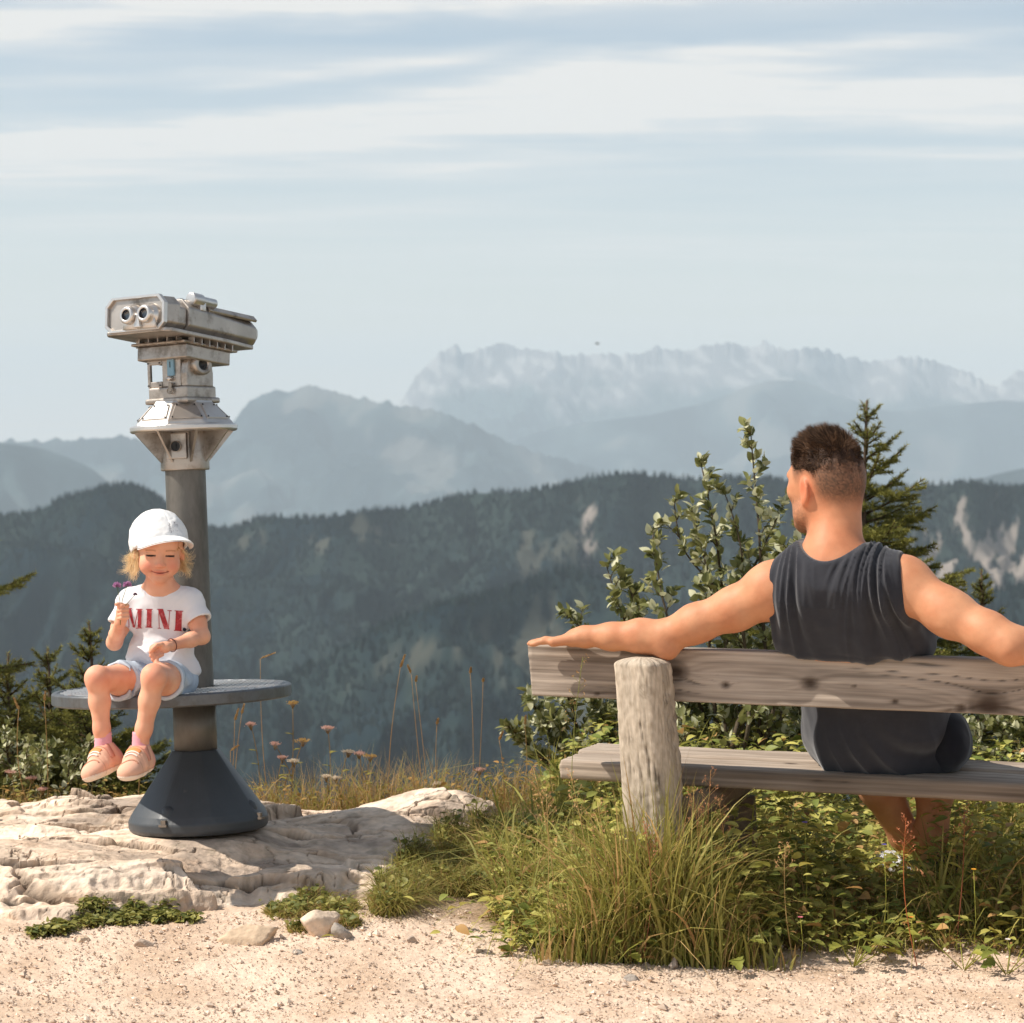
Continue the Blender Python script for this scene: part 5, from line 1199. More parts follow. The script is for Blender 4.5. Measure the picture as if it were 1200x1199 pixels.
kd = np.minimum(np.linalg.norm(V - (kkL + [0, -.03, 0]), axis=1), np.linalg.norm(V - (kkR + [0, -.03, 0]), axis=1)); c = mix(c, srgb(226, 140, 116), np.exp(-(kd / .025) ** 2) * .4)
kb = obj('body', mesh_data('body', V, Q, c, True, skin_c), KID)
for sx in (-1, 1):
    g = Acc(); V_, F_ = lathe([(.0001, -.006), (.004, -.0045), (.006, 0), (.004, .0045), (.0001, .006)], 16); V_ = V_[:, [0, 2, 1]] * [1.75, .6, .52]
    g.add(V_ @ Rk.T + K(sx * .026, .0610, -.0214), F_, srgb(40, 28, 26)); obj('eye', g.data('eye', mat('eye_dark', attr=True, rough=.15)), KID)
# ---- cap
cy_ = math.radians(14); Rc = Rk @ rotm('Z', cy_) if True else Rk
def KC(V): return np.asarray(V) @ Rc.T + HK
Rc = Rk @ rotm('Z', math.radians(-20)) @ rotm('X', math.radians(3))
if (KC(np.array([[0, .1, 0]])) - HK)[0, 0] < (Rk @ np.array([0, .1, 0]))[0]: Rc = Rk @ rotm('Z', math.radians(20)) @ rotm('X', math.radians(3))
cap = Vox(HK - .13, HK + .13, .0020)
cap.ell(HK + Rc @ np.array([0, -.010, .018]), (.0790, .0885, .0855), Rc, .006)
cap.ell(HK + Rc @ np.array([0, -.012, .012]), (.0750, .0845, .0800), Rc, .001, 'sub')
cutn = Rc @ unit(np.array([0, .40, -1.])); cap.cut(HK + Rc @ np.array([0, .0, -.006]), cutn, .002)
cap.D = np.maximum(cap.D, 0 * cap.D - 9)
V, Q = cap.mesh(); V = relax(V, Q, 1); lc = (V - HK) @ Rc; az = np.arctan2(lc[:, 0], lc[:, 1]); N_ = vnormals(V, Q)
seam = np.exp(-(((az / (PI / 3)) - np.round(az / (PI / 3))) / .035) ** 2); dd = -.0010 * seam + .0035 * sharp(noise(lc[:, 0] * 14 + lc[:, 2] * 9, lc[:, 1] * 12, lc[:, 2] * 16, 611)) * sstep(.09, .03, lc[:, 2]) + .0022 * fbm(lc[:, 0] * 30, lc[:, 1] * 30, lc[:, 2] * 30, 3, 610) + .0010 * sstep(-.002, -.012, lc[:, 2])
V = V + N_ * dd[:, None]
capo = obj('cap', mesh_data('cap', V, Q, None, True, cap_m), KID)
na_, nt_ = 41, 15; A_, T_ = np.meshgrid(np.linspace(-1, 1, na_), np.linspace(0, 1, nt_), indexing='ij')
ph = A_ * math.radians(72)
ix, iy = np.sin(ph) * .0785, np.cos(ph) * .0880 - .010
ext = .056 * np.sqrt(np.clip(1 - A_ ** 2 * .98, 0, 1)) ** .8
X_ = ix * (1 + .04 * T_) ; Y_ = iy + T_ * ext; Z_ = .0310 - .026 * A_ ** 2 - T_ * (.004 + .002 * A_ ** 2) - .006 * T_ * T_
top_ = np.stack([X_, Y_, Z_ + .0022], -1).reshape(-1, 3); bot = np.stack([X_, Y_, Z_ - .0018], -1).reshape(-1, 3)
gf = grid_faces(na_, nt_); nn = na_ * nt_
idx = np.arange(nn).reshape(na_, nt_); rim = np.concatenate([idx[:, 0], idx[-1, 1:], idx[::-1, -1][1:], idx[0, ::-1][1:-1]]); r2 = np.roll(rim, -1)
g = Acc(); g.add(KC(np.vstack([top_, bot])), [np.vstack([gf[:, ::-1], gf + nn, np.stack([rim, rim + nn, r2 + nn, r2], 1)])]); o = obj('visor', g.data('visor', cap_m), KID); o.parent = capo
# embroidery on the front panel: a little cluster of pale grey stitches
g = Acc(); rng = np.random.default_rng(61)
for k in range(46):
    a0, z0 = math.radians(rng.uniform(-3, 20)), rng.uniform(.034, .068); 
    if abs((k % 7) - 3) == 3: a0 = math.radians(rng.uniform(-3, 2))
    rr = math.sqrt(max(0, 1 - ((z0 - .018) / .0855) ** 2)); c0 = np.array([math.sin(a0) * .0800 * rr, math.cos(a0) * .0895 * rr - .010, z0])
    dq = rng.uniform(0, PI); V_, F_ = tube([c0, c0 + np.array([math.cos(dq) * .004, 0, math.sin(dq) * .004])], .0007, 5); g.add(KC(V_), F_, srgb(150, 148, 150))
o = obj('embroidery', g.data('embroidery', mat('grey_thread', attr=True, rough=.8)), KID); o.parent = capo
# ---- hair curling out under the cap
rng = np.random.default_rng(62); g = Acc()
for lk in range(58):
    n = 34; sgn_ = -1 if lk % 9 < 5 else 1
    y0 = rng.uniform(-.072, .026); z0 = rng.uniform(-.045, -.004); el = math.sqrt(max(.05, 1 - ((y0 + .012) / .082) ** 2))
    roots = np.array([sgn_ * .0665 * el, y0, z0]) + rng.normal(0, .003, (n, 3)); L0 = rng.uniform(.022, .062)
    f0 = np.array([sgn_ * rng.uniform(0, .5), rng.normal(0, .2), -1]); s0 = np.array([sgn_ * rng.uniform(-.9, .9), rng.normal(0, .5), rng.uniform(-.9, .7)])
    t = np.linspace(0, 1, 9); ph0, fr0, am = rng.random() * 6.28, rng.uniform(.8, 1.5), rng.uniform(.004, .010)
    d = unit(f0[None] * (1 - t)[:, None] + s0[None] * t[:, None]); ctr = np.cumsum(np.vstack([np.zeros(3), d[:-1] * L0 / 8]), 0)
    ax1 = unit(np.cross(d[4], [.3, 1, .2])); ax2 = np.cross(d[4], ax1); ctr = ctr + (am * t)[:, None] * (ax1 * np.cos(ph0 + fr0 * 6.28 * t)[:, None] + ax2 * np.sin(ph0 + fr0 * 6.28 * t)[:, None])
    spread = unit(rng.normal(size=(n, 3)))
    pts = roots[:, None] + ctr[None] * rng.uniform(.8, 1.1, (n, 1, 1)) + spread[:, None] * (.0015 + .0070 * t ** 1.5)[None, :, None]
    sdv = unit(np.cross(d[None] + 0 * pts, unit(rng.normal(size=(n, 1, 3))))); w_ = .00042 * (1 - .7 * t ** 2)[None, :, None]
    V = np.stack([pts - sdv * w_, pts + sdv * w_], 2).reshape(-1, 3); k = np.arange(8); q4 = np.stack([2 * k, 2 * k + 1, 2 * k + 3, 2 * k + 2], 1)
    cc = mix(srgb(244, 222, 180), srgb(206, 164, 112), rng.random(n) ** 1.3 * rng.uniform(.4, 1))
    g.add(K(0, 0, 0) + V @ Rk.T, (q4[None] + (np.arange(n) * 18)[:, None, None]).reshape(-1, 4), np.repeat(cc, 18, 0))
n2 = 260; roots = np.stack([rng.uniform(-.045, .050, n2), np.zeros(n2), rng.uniform(.004, .012, n2)], 1); roots[:, 1] = .066 * np.sqrt(1 - (roots[:, 0] / .075) ** 2) - .004
V, F_, C = strands('hair', roots, np.stack([.5 * np.sign(roots[:, 0] - .01), .25 + 0 * roots[:, 0], -1 + 0 * roots[:, 0]], 1) + rng.normal(0, .15, (n2, 3)), rng.uniform(.008, .020, n2), .0005, np.stack([np.sign(roots[:, 0] - .01), 0 * roots[:, 0], -.6 + 0 * roots[:, 0]], 1), mix(srgb(226, 190, 140), srgb(180, 136, 90), rng.random(n2)), None, None, seed=8); g.add(K(0, 0, 0) + V @ Rk.T, F_, C)
obj('hair', g.data('hair', blond_m), KID)
# ---- tee
tv = Vox((-1.26, 6.86, .58), (-.80, 7.14, .98), .0024)
tv.ell(kch + [0, .0, .026], (.088, .060, .074), None, .03); tv.ell(kbl + [0, -.002, .0], (.087, .066, .078), None, .04); tv.ell(kpl + [.004, .004, .030], (.094, .072, .050), None, .04)
tv.cone(kneck + [0, .004, -.012], ksL + [0, 0, .002], .034, .033, .03); tv.cone(kneck + [0, .004, -.012], ksR + [0, 0, .002], .034, .033, .03)
slL = ksL * .50 + keL * .50 + [-.002, -.004, -.004]; slR = ksR * .50 + keR * .50 + [.006, -.004, -.002]
slv = Vox((-1.26, 6.86, .58), (-.80, 7.14, .98), .0024)
slv.cone(ksL + [0, 0, 0], slL, .032, .035, .01); slv.cone(ksR, slR, .032, .037, .01)
for s_, e_ in ((ksL, slL), (ksR, slR)):
    ax_ = unit(e_ - s_); slv.cut(e_ + ax_ * .002, ax_, .003); slv.cone(e_ - ax_ * .012, e_ + ax_ * .03, .0275, .0320, .002, 'sub') if False else None
    break
slv.D[:] = 1
for s_, e_, r_ in ((ksL, slL, .035), (ksR, slR, .037)):
    one = Vox((-1.26, 6.86, .58), (-.80, 7.14, .98), .0024); ax_ = unit(e_ - s_)
    one.cone(s_, e_, .032, r_, .01); one.cut(e_ + ax_ * .002, ax_, .003); one.cone(e_ - ax_ * .012, e_ + ax_ * .03, r_ - .0055, r_ - .002, .002, 'sub'); slv.D = np.minimum(slv.D, one.D)
hh = np.maximum(.018 - np.abs(tv.D - slv.D), 0) / .018; tv.D = (np.minimum(tv.D, slv.D) - hh * hh * .018 / 4).astype(F32)
tv.cone(kneck + [.0, -.006, .010], kneck + [.002, -.012, .09], .040, .052, .004, 'sub'); tv.ell(kneck + [.0, -.046, .004], (.034, .034, .020), None, .01, 'sub')
V, Q = tv.mesh(); V = relax(V, Q, 1); N_ = vnormals(V, Q); q = V - kch
fr_ = sstep(.2, -.4, N_[:, 1])
dd = .0045 * sharp(noise(q[:, 0] * 9 + q[:, 2] * 6, q[:, 2] * 12 - q[:, 0] * 3, 0, 620)) * sstep(-.01, -.07, q[:, 2]) + .0032 * sharp(noise(q[:, 0] * 14 - q[:, 2] * 14, q[:, 2] * 5, 0, 621)) * sstep(.02, .07, np.abs(q[:, 0])) + .002 * fbm(q[:, 0] * 16, q[:, 1] * 16, q[:, 2] * 16, 3, 622)
dd += .0025 * sharp(noise(q[:, 0] * 7 + q[:, 2] * 22, q[:, 2] * 6 - q[:, 0] * 10, 0, 624)) * sstep(.04, -.03, q[:, 2])
dd += .004 * sharp(noise(q[:, 2] * 26 + q[:, 0] * 6, q[:, 0] * 7, 0, 623)) * sstep(-.05, -.09, q[:, 2])
V = V + N_ * dd[:, None]
teeo = obj('t_shirt', mesh_data('t_shirt', V, Q, None, True, tee_m), KID)
from mathutils.bvhtree import BVHTree
bvh = BVHTree.FromPolygons([tuple(v) for v in V], [tuple(int(i) for i in f) for f in Q])
def decal(quads, m, name, lift=.0012, sub=(5, 18)):
    g = Acc(); o0 = np.array([0, 0, CAM_H])
    for qd in quads:
        qd = np.array(qd, float) / 6.663 + [110, 580]; nu_, nv_ = sub
        uu, vv = np.meshgrid(np.linspace(0, 1, nu_), np.linspace(0, 1, nv_), indexing='ij')
        pp = (qd[0] * ((1 - uu) * (1 - vv))[..., None] + qd[1] * (uu * (1 - vv))[..., None] + qd[2] * (uu * vv)[..., None] + qd[3] * ((1 - uu) * vv)[..., None]).reshape(-1, 2)
        W = []
        for a_, b_ in pp:
            t = P(a_, b_, 6.5); d_ = unit(t - o0); h_ = bvh.ray_cast(Vector(o0 + d_ * 6.2), Vector(d_))
            W.append(np.array(h_[0]) + np.array(h_[1]) * lift if h_[0] is not None else P(a_, b_, 6.97))
        g.add(np.array(W), grid_faces(nu_, nv_))
    o = obj(name, g.data(name, m), KID); o.parent = teeo; return o
let = [[(262, 886), (290, 886), (322, 1034), (304, 1034)], [(316, 1034), (322, 1034), (350, 893), (345, 893)], [(346, 893), (375, 893), (371, 1040), (343, 1040)], [(262, 884), (300, 884), (300, 890), (262, 890)], [(330, 890), (382, 890), (382, 896), (330, 896)], [(264, 890), (269, 890), (277, 1034), (271, 1034)], [(330, 1036), (378, 1036), (378, 1042), (330, 1042)],
       [(416, 893), (453, 893), (450, 1032), (412, 1030)], [(408, 890), (461, 890), (461, 897), (408, 897)], [(404, 1028), (458, 1030), (458, 1037), (404, 1035)],
       [(500, 893), (541, 893), (590, 1050), (548, 1046)], [(492, 890), (540, 890), (540, 896), (492, 896)], [(574, 900), (608, 902), (608, 908), (574, 906)], [(589, 904), (594, 904), (585, 1050), (580, 1050)], [(504, 896), (509, 896), (513, 1040), (508, 1040)], [(498, 1038), (526, 1040), (526, 1045), (498, 1043)],
       [(640, 905), (690, 908), (682, 1058), (632, 1056)], [(630, 902), (698, 905), (698, 911), (630, 908)], [(624, 1054), (690, 1058), (690, 1064), (624, 1060)]]
decal(let, print_m, 'lettering')
decal([[(707 + 15 * math.cos(a - .3), 1050 + 15 * math.sin(a - .3)), (707 + 15 * math.cos(a + .3), 1050 + 15 * math.sin(a + .3)), (707, 1050), (707, 1050)] for a in np.arange(12) * PI / 6], navy_m, 'printed_dot', sub=(3, 3))
# ---- shorts
sv = Vox((-1.28, 6.80, .56), (-.80, 7.14, .80), .0024)
sv.ell(kpl + [0, .0, .008], (.092, .074, .058), None, .03)
for h_, k_, f in ((khL, kkL, .58), (khR, kkR, .52)):
    e_ = h_ * (1 - f) + k_ * f; ax_ = unit(e_ - h_); sv.cone(h_ + [0, 0, -.002], e_, .056, .054, .03); sv.cut(e_ + ax_ * .0, ax_, .003, lo=e_ - .09, hi=e_ + .09); sv.cone(e_ - ax_ * .02, e_ + ax_ * .03, .0440, .0500, .002, 'sub')
V, Q = sv.mesh(); V = relax(V, Q, 1); N_ = vnormals(V, Q)
V = V + N_ * (.003 * sharp(noise(V[:, 0] * 22 + V[:, 2] * 18, V[:, 1] * 20, 0, 630)) + .002 * fbm(V[:, 0] * 18, V[:, 1] * 18, V[:, 2] * 18, 3, 631))[:, None]
dist = np.full(len(V), 9.)
for h_, k_, f in ((khL, kkL, .58), (khR, kkR, .52)):
    e_ = h_ * (1 - f) + k_ * f; ax_ = unit(e_ - h_); dist = np.where(np.linalg.norm(V - e_, axis=1) < .085, np.minimum(dist, np.abs((V - e_) @ ax_)), dist)
c = np.tile(srgb(176, 190, 204), (len(V), 1)) * (1 + .10 * fbm(V[:, 0] * 60, V[:, 1] * 60, V[:, 2] * 60, 3, 633))[:, None]
hemk = np.exp(-((dist - .016) / .0016) ** 2); c = mix(c, srgb(110, 128, 150), hemk * .8); c = mix(c, srgb(206, 214, 222), (dist < .004) * .6)
V[:, 2] = np.maximum(V[:, 2], .585)
sh_ = obj('shorts', mesh_data('shorts', V, Q, c, True, denim_m), KID)
# ---- socks and shoes
shk_m = mat('suede_shoe', attr=True, rough=.85, spec=.15, bump=.25, bscale=260, bdist=.001)
def kshoe(an, toe, heel, seed):
    """toe/heel: sole points"""
    g = Acc(); V, F_ = tube([an + [0, 0, .038 - .0058 * k] for k in range(11)], [.0225, .0232, .0226, .0236, .0230, .0240, .0236, .0248, .0246, .0260, .0268], 24)
    z_ = V[:, 2]; rr = 1 + .04 * noise(z_ * 260, 0 * z_, 0, seed); V[:, :2] = (V[:, :2] - an[:2]) * rr[:, None] + an[:2]; g.add(V, F_); obj('sock', g.data('sock', sock_m), KID)
    ax_ = unit(toe - heel); L_ = np.linalg.norm(toe - heel); upv = unit((an - heel) - ax_ * np.dot(an - heel, ax_)); sd2 = np.cross(ax_, upv); R_ = np.stack([sd2, ax_, upv], 1)
    v = Vox(np.minimum(toe, heel) - .07, np.maximum(np.maximum(toe, heel), an) + .06, .0022)
    q = lambda x, y, z: heel + R_ @ np.array([x, y * L_, z])
    v.cone(q(0, .14, .026), q(0, .52, .024), .030, .031, .02); v.cone(q(0, .52, .022), q(0, .84, .014), .031, .024, .02); v.ell(q(0, .80, .014), (.032, .030, .022), R_, .015); v.cone(q(0, .12, .03), q(0, .20, .060), .027, .028, .02)
    v.ell(q(0, .42, .046), (.026, .030, .022), R_, .015)
    v.cone(q(0, .18, .062), q(0, .20, .10), .0225, .026, .003, 'sub')
    v.cut(q(0, 0, -.006), -upv, .006)
    V, Q = v.mesh(); V = relax(V, Q, 1); l = (V - heel) @ R_; y = l[:, 1] / L_; N_ = vnormals(V, Q)
    strap = sstep(.09, .06, np.abs(y - .50)) * (l[:, 2] > .018); hz_ = sstep(.030, .022, np.abs(y - .42) * L_ * .6)
    V = V + N_ * (.0022 * strap + .0008 * (l[:, 2] < .008) * 2)[:, None]
    c = np.tile(srgb(226, 176, 150), (len(V), 1)); c = mix(c, srgb(232, 150, 110), np.exp(-(((y - .44) / .05) ** 2 + (l[:, 0] / .018) ** 2)) * (l[:, 2] > .02)); c = mix(c, srgb(214, 150, 136), sstep(.22, .10, y) * .8); c = mix(c, srgb(238, 218, 200), (l[:, 2] < .0075) * 1.0)
    st_ = np.exp(-((np.abs(y - .68) - .0) / .012) ** 2) + np.exp(-((l[:, 2] - .009) / .0012) ** 2); c = c * (1 - .25 * np.clip(st_, 0, 1)[:, None])
    so_ = obj('shoe', mesh_data('shoe', V, Q, c, True, shk_m), KID)
    bv = BVHTree.FromPolygons([tuple(v_) for v_ in V], [tuple(int(i) for i in f) for f in Q])
    def band(y0, w2, cl, nm, th=.0016, a0=-1.25, a1=1.25, wob=0):
        W = []; aa = np.linspace(a0, a1, 22)
        for a in aa:
            for e in (-1, 1):
                yy = y0 + e * w2 + wob * math.sin(a * 2); oo = q(0, yy, .022); dd_ = R_ @ np.array([math.sin(a), 0, math.cos(a)]); hh_ = bv.ray_cast(Vector(oo + dd_ * .09), Vector(-dd_)); W.append(np.array(hh_[0]) + dd_ * th if hh_[0] is not None else oo + dd_ * .03)
        g = Acc(); g.add(np.array(W), grid_faces(22, 2), cl); o = obj(nm, g.data(nm, shk_m), KID); o.parent = so_; sm_ = o.modifiers.new('thick', 'SOLIDIFY'); sm_.thickness = .0022; sm_.offset = 0
    band(.36, .075, srgb(214, 150, 130), 'strap'); band(.56, .050, srgb(236, 150, 96), 'lace_panel', a0=-.5, a1=.5); band(.66, .012, srgb(240, 226, 214), 'lace', .0020, -.55, .55); band(.60, .012, srgb(240, 226, 214), 'lace', .0020, -.55, .55); band(.80, .012, srgb(206, 150, 124), 'toe_seam', .0008, -1.1, 1.1, .05)
    return so_
kshoe(kaL, P(104, 914, 6.71), P(139, 899, 6.825), 1)
kshoe(kaR, P(147, 913, 6.68), P(172, 902, 6.80), 2)
# ---- thin bracelet on the wrist
g = Acc(); ctr = kwR * .96 + hr * .04; axw = unit(kwR - keR); a1 = unit(np.cross(axw, [0, 0, 1.])); a2 = np.cross(axw, a1)
V, F_ = tube([ctr + (a1 * math.cos(t) + a2 * math.sin(t)) * .0185 for t in np.linspace(0, 2 * PI, 33)], .0011, 6, cap=False); g.add(V, F_); obj('bracelet', g.data('bracelet', mat('dark_cord', srgb(96, 50, 44), rough=.7)), KID)
# ---- the clover heads in the hand
clv = mat('clover_petals', attr=True, rough=.8, transl=.3); stm = mat('green_stem', srgb(96, 110, 58), rough=.7)
hb = hc_ + [-.002, -.018, -.004]
for k, (px, py, r_, lab) in enumerate(((137, 687, .0125, 'pink clover head held highest at the left of the posy'), (149, 686, .0130, 'pink clover head in the middle of the posy'), (158.5, 697, .0062, 'small dark purple bud held beside the two clover heads'))):
    t = P(px, py, 6.868); F = thing('clover_flower', lab + ' in the child\'s hand', 'flower', hb, group='clover flowers in the child\'s hand')
    g = Acc(); mid = (hb + t) / 2 + [(.004 if px < 140 else -.003), -.004, .0]; V, F_ = tube([hb + [0, 0, -.03], hb, mid, t], [.0010, .0010, .0009, .0008], 6); g.add(V, F_); obj('stem', g.data('stem', stm), F)
    rng = np.random.default_rng(70 + k); n = 170; D = unit(rng.normal(size=(n, 3))); D[:, 2] = np.abs(D[:, 2]) * 1.0 - .35 * rng.random(n); D = unit(D)
    tip = t + D * r_ * rng.uniform(.8, 1.1, (n, 1)); sdv = unit(np.cross(D, rng.normal(size=(n, 3)))) * r_ * .16
    V = np.stack([t + D * r_ * .15, tip - sdv * 1.0 - D * r_ * .25, tip, tip + sdv - D * r_ * .25], 1).reshape(-1, 3)
    cc = mix(srgb(176, 120, 170), srgb(214, 170, 200), rng.random(n)) if k < 2 else mix(srgb(96, 44, 80), srgb(130, 70, 110), rng.random(n))
    g = Acc(); g.add(V, (np.array([[0, 1, 2, 3]])[None] + np.arange(n)[:, None, None] * 4).reshape(-1, 4), np.repeat(cc, 4, 0)); obj('bloom', g.data('bloom', clv), F)
# ================================================================== grass, weeds, wildflowers
leaf_m = mat('leaf', attr=True, rough=.55, spec=.35, transl=.30)
grass_m = mat('grass_blade', attr=True, rough=.6, spec=.25, transl=.38)
dry_m = mat('dry_stem', attr=True, rough=.8, spec=.15, transl=.15)
needle_m = mat('needles', attr=True, rough=.6, spec=.2, transl=.10)
bark_m = mat('bark', attr=True, rough=.95, spec=.1, bump=.6, bscale=60, bdist=.006)
G1, G2, G3 = srgb(158, 156, 70), srgb(104, 116, 52), srgb(200, 188, 112)
DRY1, DRY2 = srgb(198, 168, 112), srgb(160, 120, 78)
def blades(base, h, lean, width, colA, colB, seed, droop=1.0, seg=6):
    """base (n,3), h (n,), lean (n,2): sideways throw at the tip as a share of h"""
    rng = np.random.default_rng(seed); n = len(base); t = np.linspace(0, 1, seg + 1)
    lx = lean[:, 0:1] * h[:, None] * t[None] ** 1.7; ly = lean[:, 1:2] * h[:, None] * t[None] ** 1.7
    sag = np.hypot(lean[:, 0], lean[:, 1])[:, None] * h[:, None] * .55 * droop * t[None] ** 3
    pts = np.stack([base[:, 0:1] + lx, base[:, 1:2] + ly, base[:, 2:3] + h[:, None] * t[None] - sag], -1)
    a = rng.random(n) * PI; sd_ = np.stack([np.cos(a), np.sin(a), 0 * a], 1)[:, None]
    w_ = (width[:, None] * (1 - t[None] ** 1.6) * np.minimum(1, .5 + t[None] * 2.5))[..., None]
    V = np.stack([pts - sd_ * w_, pts + sd_ * w_], 2).reshape(-1, 3)
    k = np.arange(seg); q4 = np.stack([2 * k, 2 * k + 1, 2 * k + 3, 2 * k + 2], 1)
    F_ = (q4[None] + (np.arange(n) * 2 * (seg + 1))[:, None, None]).reshape(-1, 4)
    C = (colA[:, None] * (1 - t)[None, :, None] + colB[:, None] * t[None, :, None]); C = np.repeat(C, 2, 1).reshape(-1, 3)
    return V, F_, C
def leaves(base, dirn, up, L_, W_, cols, seg=5, fold=.35, curl=.25):
    """elliptic folded leaves; all arrays (n,..)"""
    n = len(base); dirn = unit(dirn); sd_ = unit(np.cross(dirn, up)); nn_ = np.cross(sd_, dirn)
    t = np.linspace(0, 1, seg + 1); w_ = np.sin(PI * np.clip(t, 0, 1) ** .8) ** .8; w_[0] = w_[-1] = .02
    ctr = base[:, None] + dirn[:, None] * (L_[:, None] * t)[..., None] - nn_[:, None] * (curl * L_[:, None] * t ** 2)[..., None]
    ed = (W_[:, None] * w_)[..., None]
    A_ = ctr + sd_[:, None] * ed + nn_[:, None] * ed * fold; B_ = ctr - sd_[:, None] * ed + nn_[:, None] * ed * fold
    V = np.stack([A_, ctr, B_], 2).reshape(-1, 3); m = 3 * (seg + 1); k = np.arange(seg)
    q4 = np.vstack([np.stack([3 * k, 3 * k + 1, 3 * k + 4, 3 * k + 3], 1), np.stack([3 * k + 1, 3 * k + 2, 3 * k + 5, 3 * k + 4], 1)])
    F_ = (q4[None] + (np.arange(n) * m)[:, None, None]).reshape(-1, 4)
    return V, F_, np.repeat(cols, m, 0)
def gcols(n, rng, dry=.25, bright=1.0):
    a = mix(G2, G1, rng.random(n)); a = mix(a, G3, (rng.random(n) ** 2) * .7); d = rng.random(n) < dry
    b = mix(DRY1, DRY2, rng.random(n)); a = np.where(d[:, None], b, a); return a * bright
# --- under and in front of the bench
rng = np.random.default_rng(100)
def bench_zone(n, rng):
    x = rng.uniform(-.10, 1.75, n * 2); y = rng.uniform(6.20, 8.15, n * 2)
    front = 6.30 + .10 * noise(x * 2.2, 0, 0, 701) + .05 * noise(x * 9, 3, 0, 702) + .35 * sstep(.05, -.12, x) - .06 * np.exp(-((x - .28) / .2) ** 2)
    cl = noise(x * 4, y * 4, 0, 703)
    left = .02 - .06 * sstep(6.4, 7.0, y) + .20 * sstep(7.2, 7.6, y) + .03 * noise(y * 6, 0, 0, 704)
    k = (y > front) & (x > left - .05) & (cl > -.45 + .9 * rng.random(len(x)) - .6)
    return x[k][:n], y[k][:n], front[k][:n]
x, y, fr = bench_zone(19000, rng); n = len(x)
xt = rng.normal(.34, .13, 2500); yt = rng.uniform(6.22, 6.37, 2500) - .25 * np.abs(xt - .34); x = np.concatenate([x, xt]); y = np.concatenate([y, yt]); fr = np.concatenate([fr, yt - .12 * rng.random(2500)]); n = len(x)
b = np.stack([x, y, ground_z(x, y) - .004], 1)
tall = np.exp(-((x - .30) / .22) ** 2 - ((y - 6.34) / .18) ** 2)
h = (.09 + .24 * rng.random(n) ** 1.3 + .24 * tall * rng.random(n)) * (.35 + .65 * sstep(.0, .18, y - fr)) * (1 + .4 * noise(x * 3, y * 3, 0, 706))
h[-2500:] = rng.uniform(.12, .60, 2500) * np.exp(-((xt - .36) / .24) ** 2)
h = h * np.where(rng.random(n) < .25, .5, 1) * (1 - .6 * np.exp(-((x - .95 - (y - 6.5) * .12) / .15) ** 4) * sstep(6.25, 6.45, y))
lean = rng.normal(0, .50, (n, 2)) * np.where(rng.random(n) < .2, 1.8, 1)[:, None]; lean[-2500:] *= .62 + np.array([.05, -.05]) ; cA = gcols(n, rng, .20, 1.12); cB = mix(cA, DRY1, rng.random(n) * .35)
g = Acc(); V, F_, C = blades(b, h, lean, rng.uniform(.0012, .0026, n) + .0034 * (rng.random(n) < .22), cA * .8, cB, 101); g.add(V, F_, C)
# low dry thatch that hides the soil
n = 12000; x, y, fr = bench_zone(n, rng); n = len(x); b = np.stack([x, y, ground_z(x, y) - .002], 1)
cA = gcols(n, rng, .55, .8); V, F_, C = blades(b, rng.uniform(.03, .08, n), rng.normal(0, 1.1, (n, 2)), rng.uniform(.0008, .0018, n), cA, cA, 102, seg=4); g.add(V, F_, C)
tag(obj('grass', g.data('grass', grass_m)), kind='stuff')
# ground cover of small leaves among the grass
rng = np.random.default_rng(110); x, y, fr = bench_zone(12000, rng); xt = rng.normal(.36, .20, 1500); yt = rng.uniform(6.22, 6.50, 1500); x = np.concatenate([x, xt]); y = np.concatenate([y, yt]); fr = np.concatenate([fr, yt * 0 + 6.1]); n = len(x); legs_ = np.exp(-((x - .95 - (y - 6.5) * .12) / .15) ** 4) * sstep(6.25, 6.45, y); hh = rng.random(n) ** .8 * (.10 + .20 * sstep(.03, .3, y - fr)) * (1 - .68 * legs_) * (.35 + .65 * sstep(.05, .30, x)) * sstep(-.02, .1, y - fr + .1)
b = np.stack([x, y, ground_z(x, y) + hh], 1); az = rng.random(n) * 6.28; d = np.stack([np.cos(az), np.sin(az), rng.uniform(-.2, .6, n)], 1)
c = mix(srgb(112, 126, 58), srgb(202, 192, 104), rng.random(n) ** 1.2); c = np.where((rng.random(n) < .10)[:, None], srgb(190, 150, 96), c); Lf = rng.uniform(.012, .050, n)
V, F_, C = leaves(b, d, np.array([0, 0, 1.]) + rng.normal(0, .35, (n, 3)), Lf, Lf * rng.uniform(.18, .34, n), c); g = Acc(); g.add(V, F_, C)
tag(obj('ground_cover', g.data('ground_cover', leaf_m)), kind='stuff')
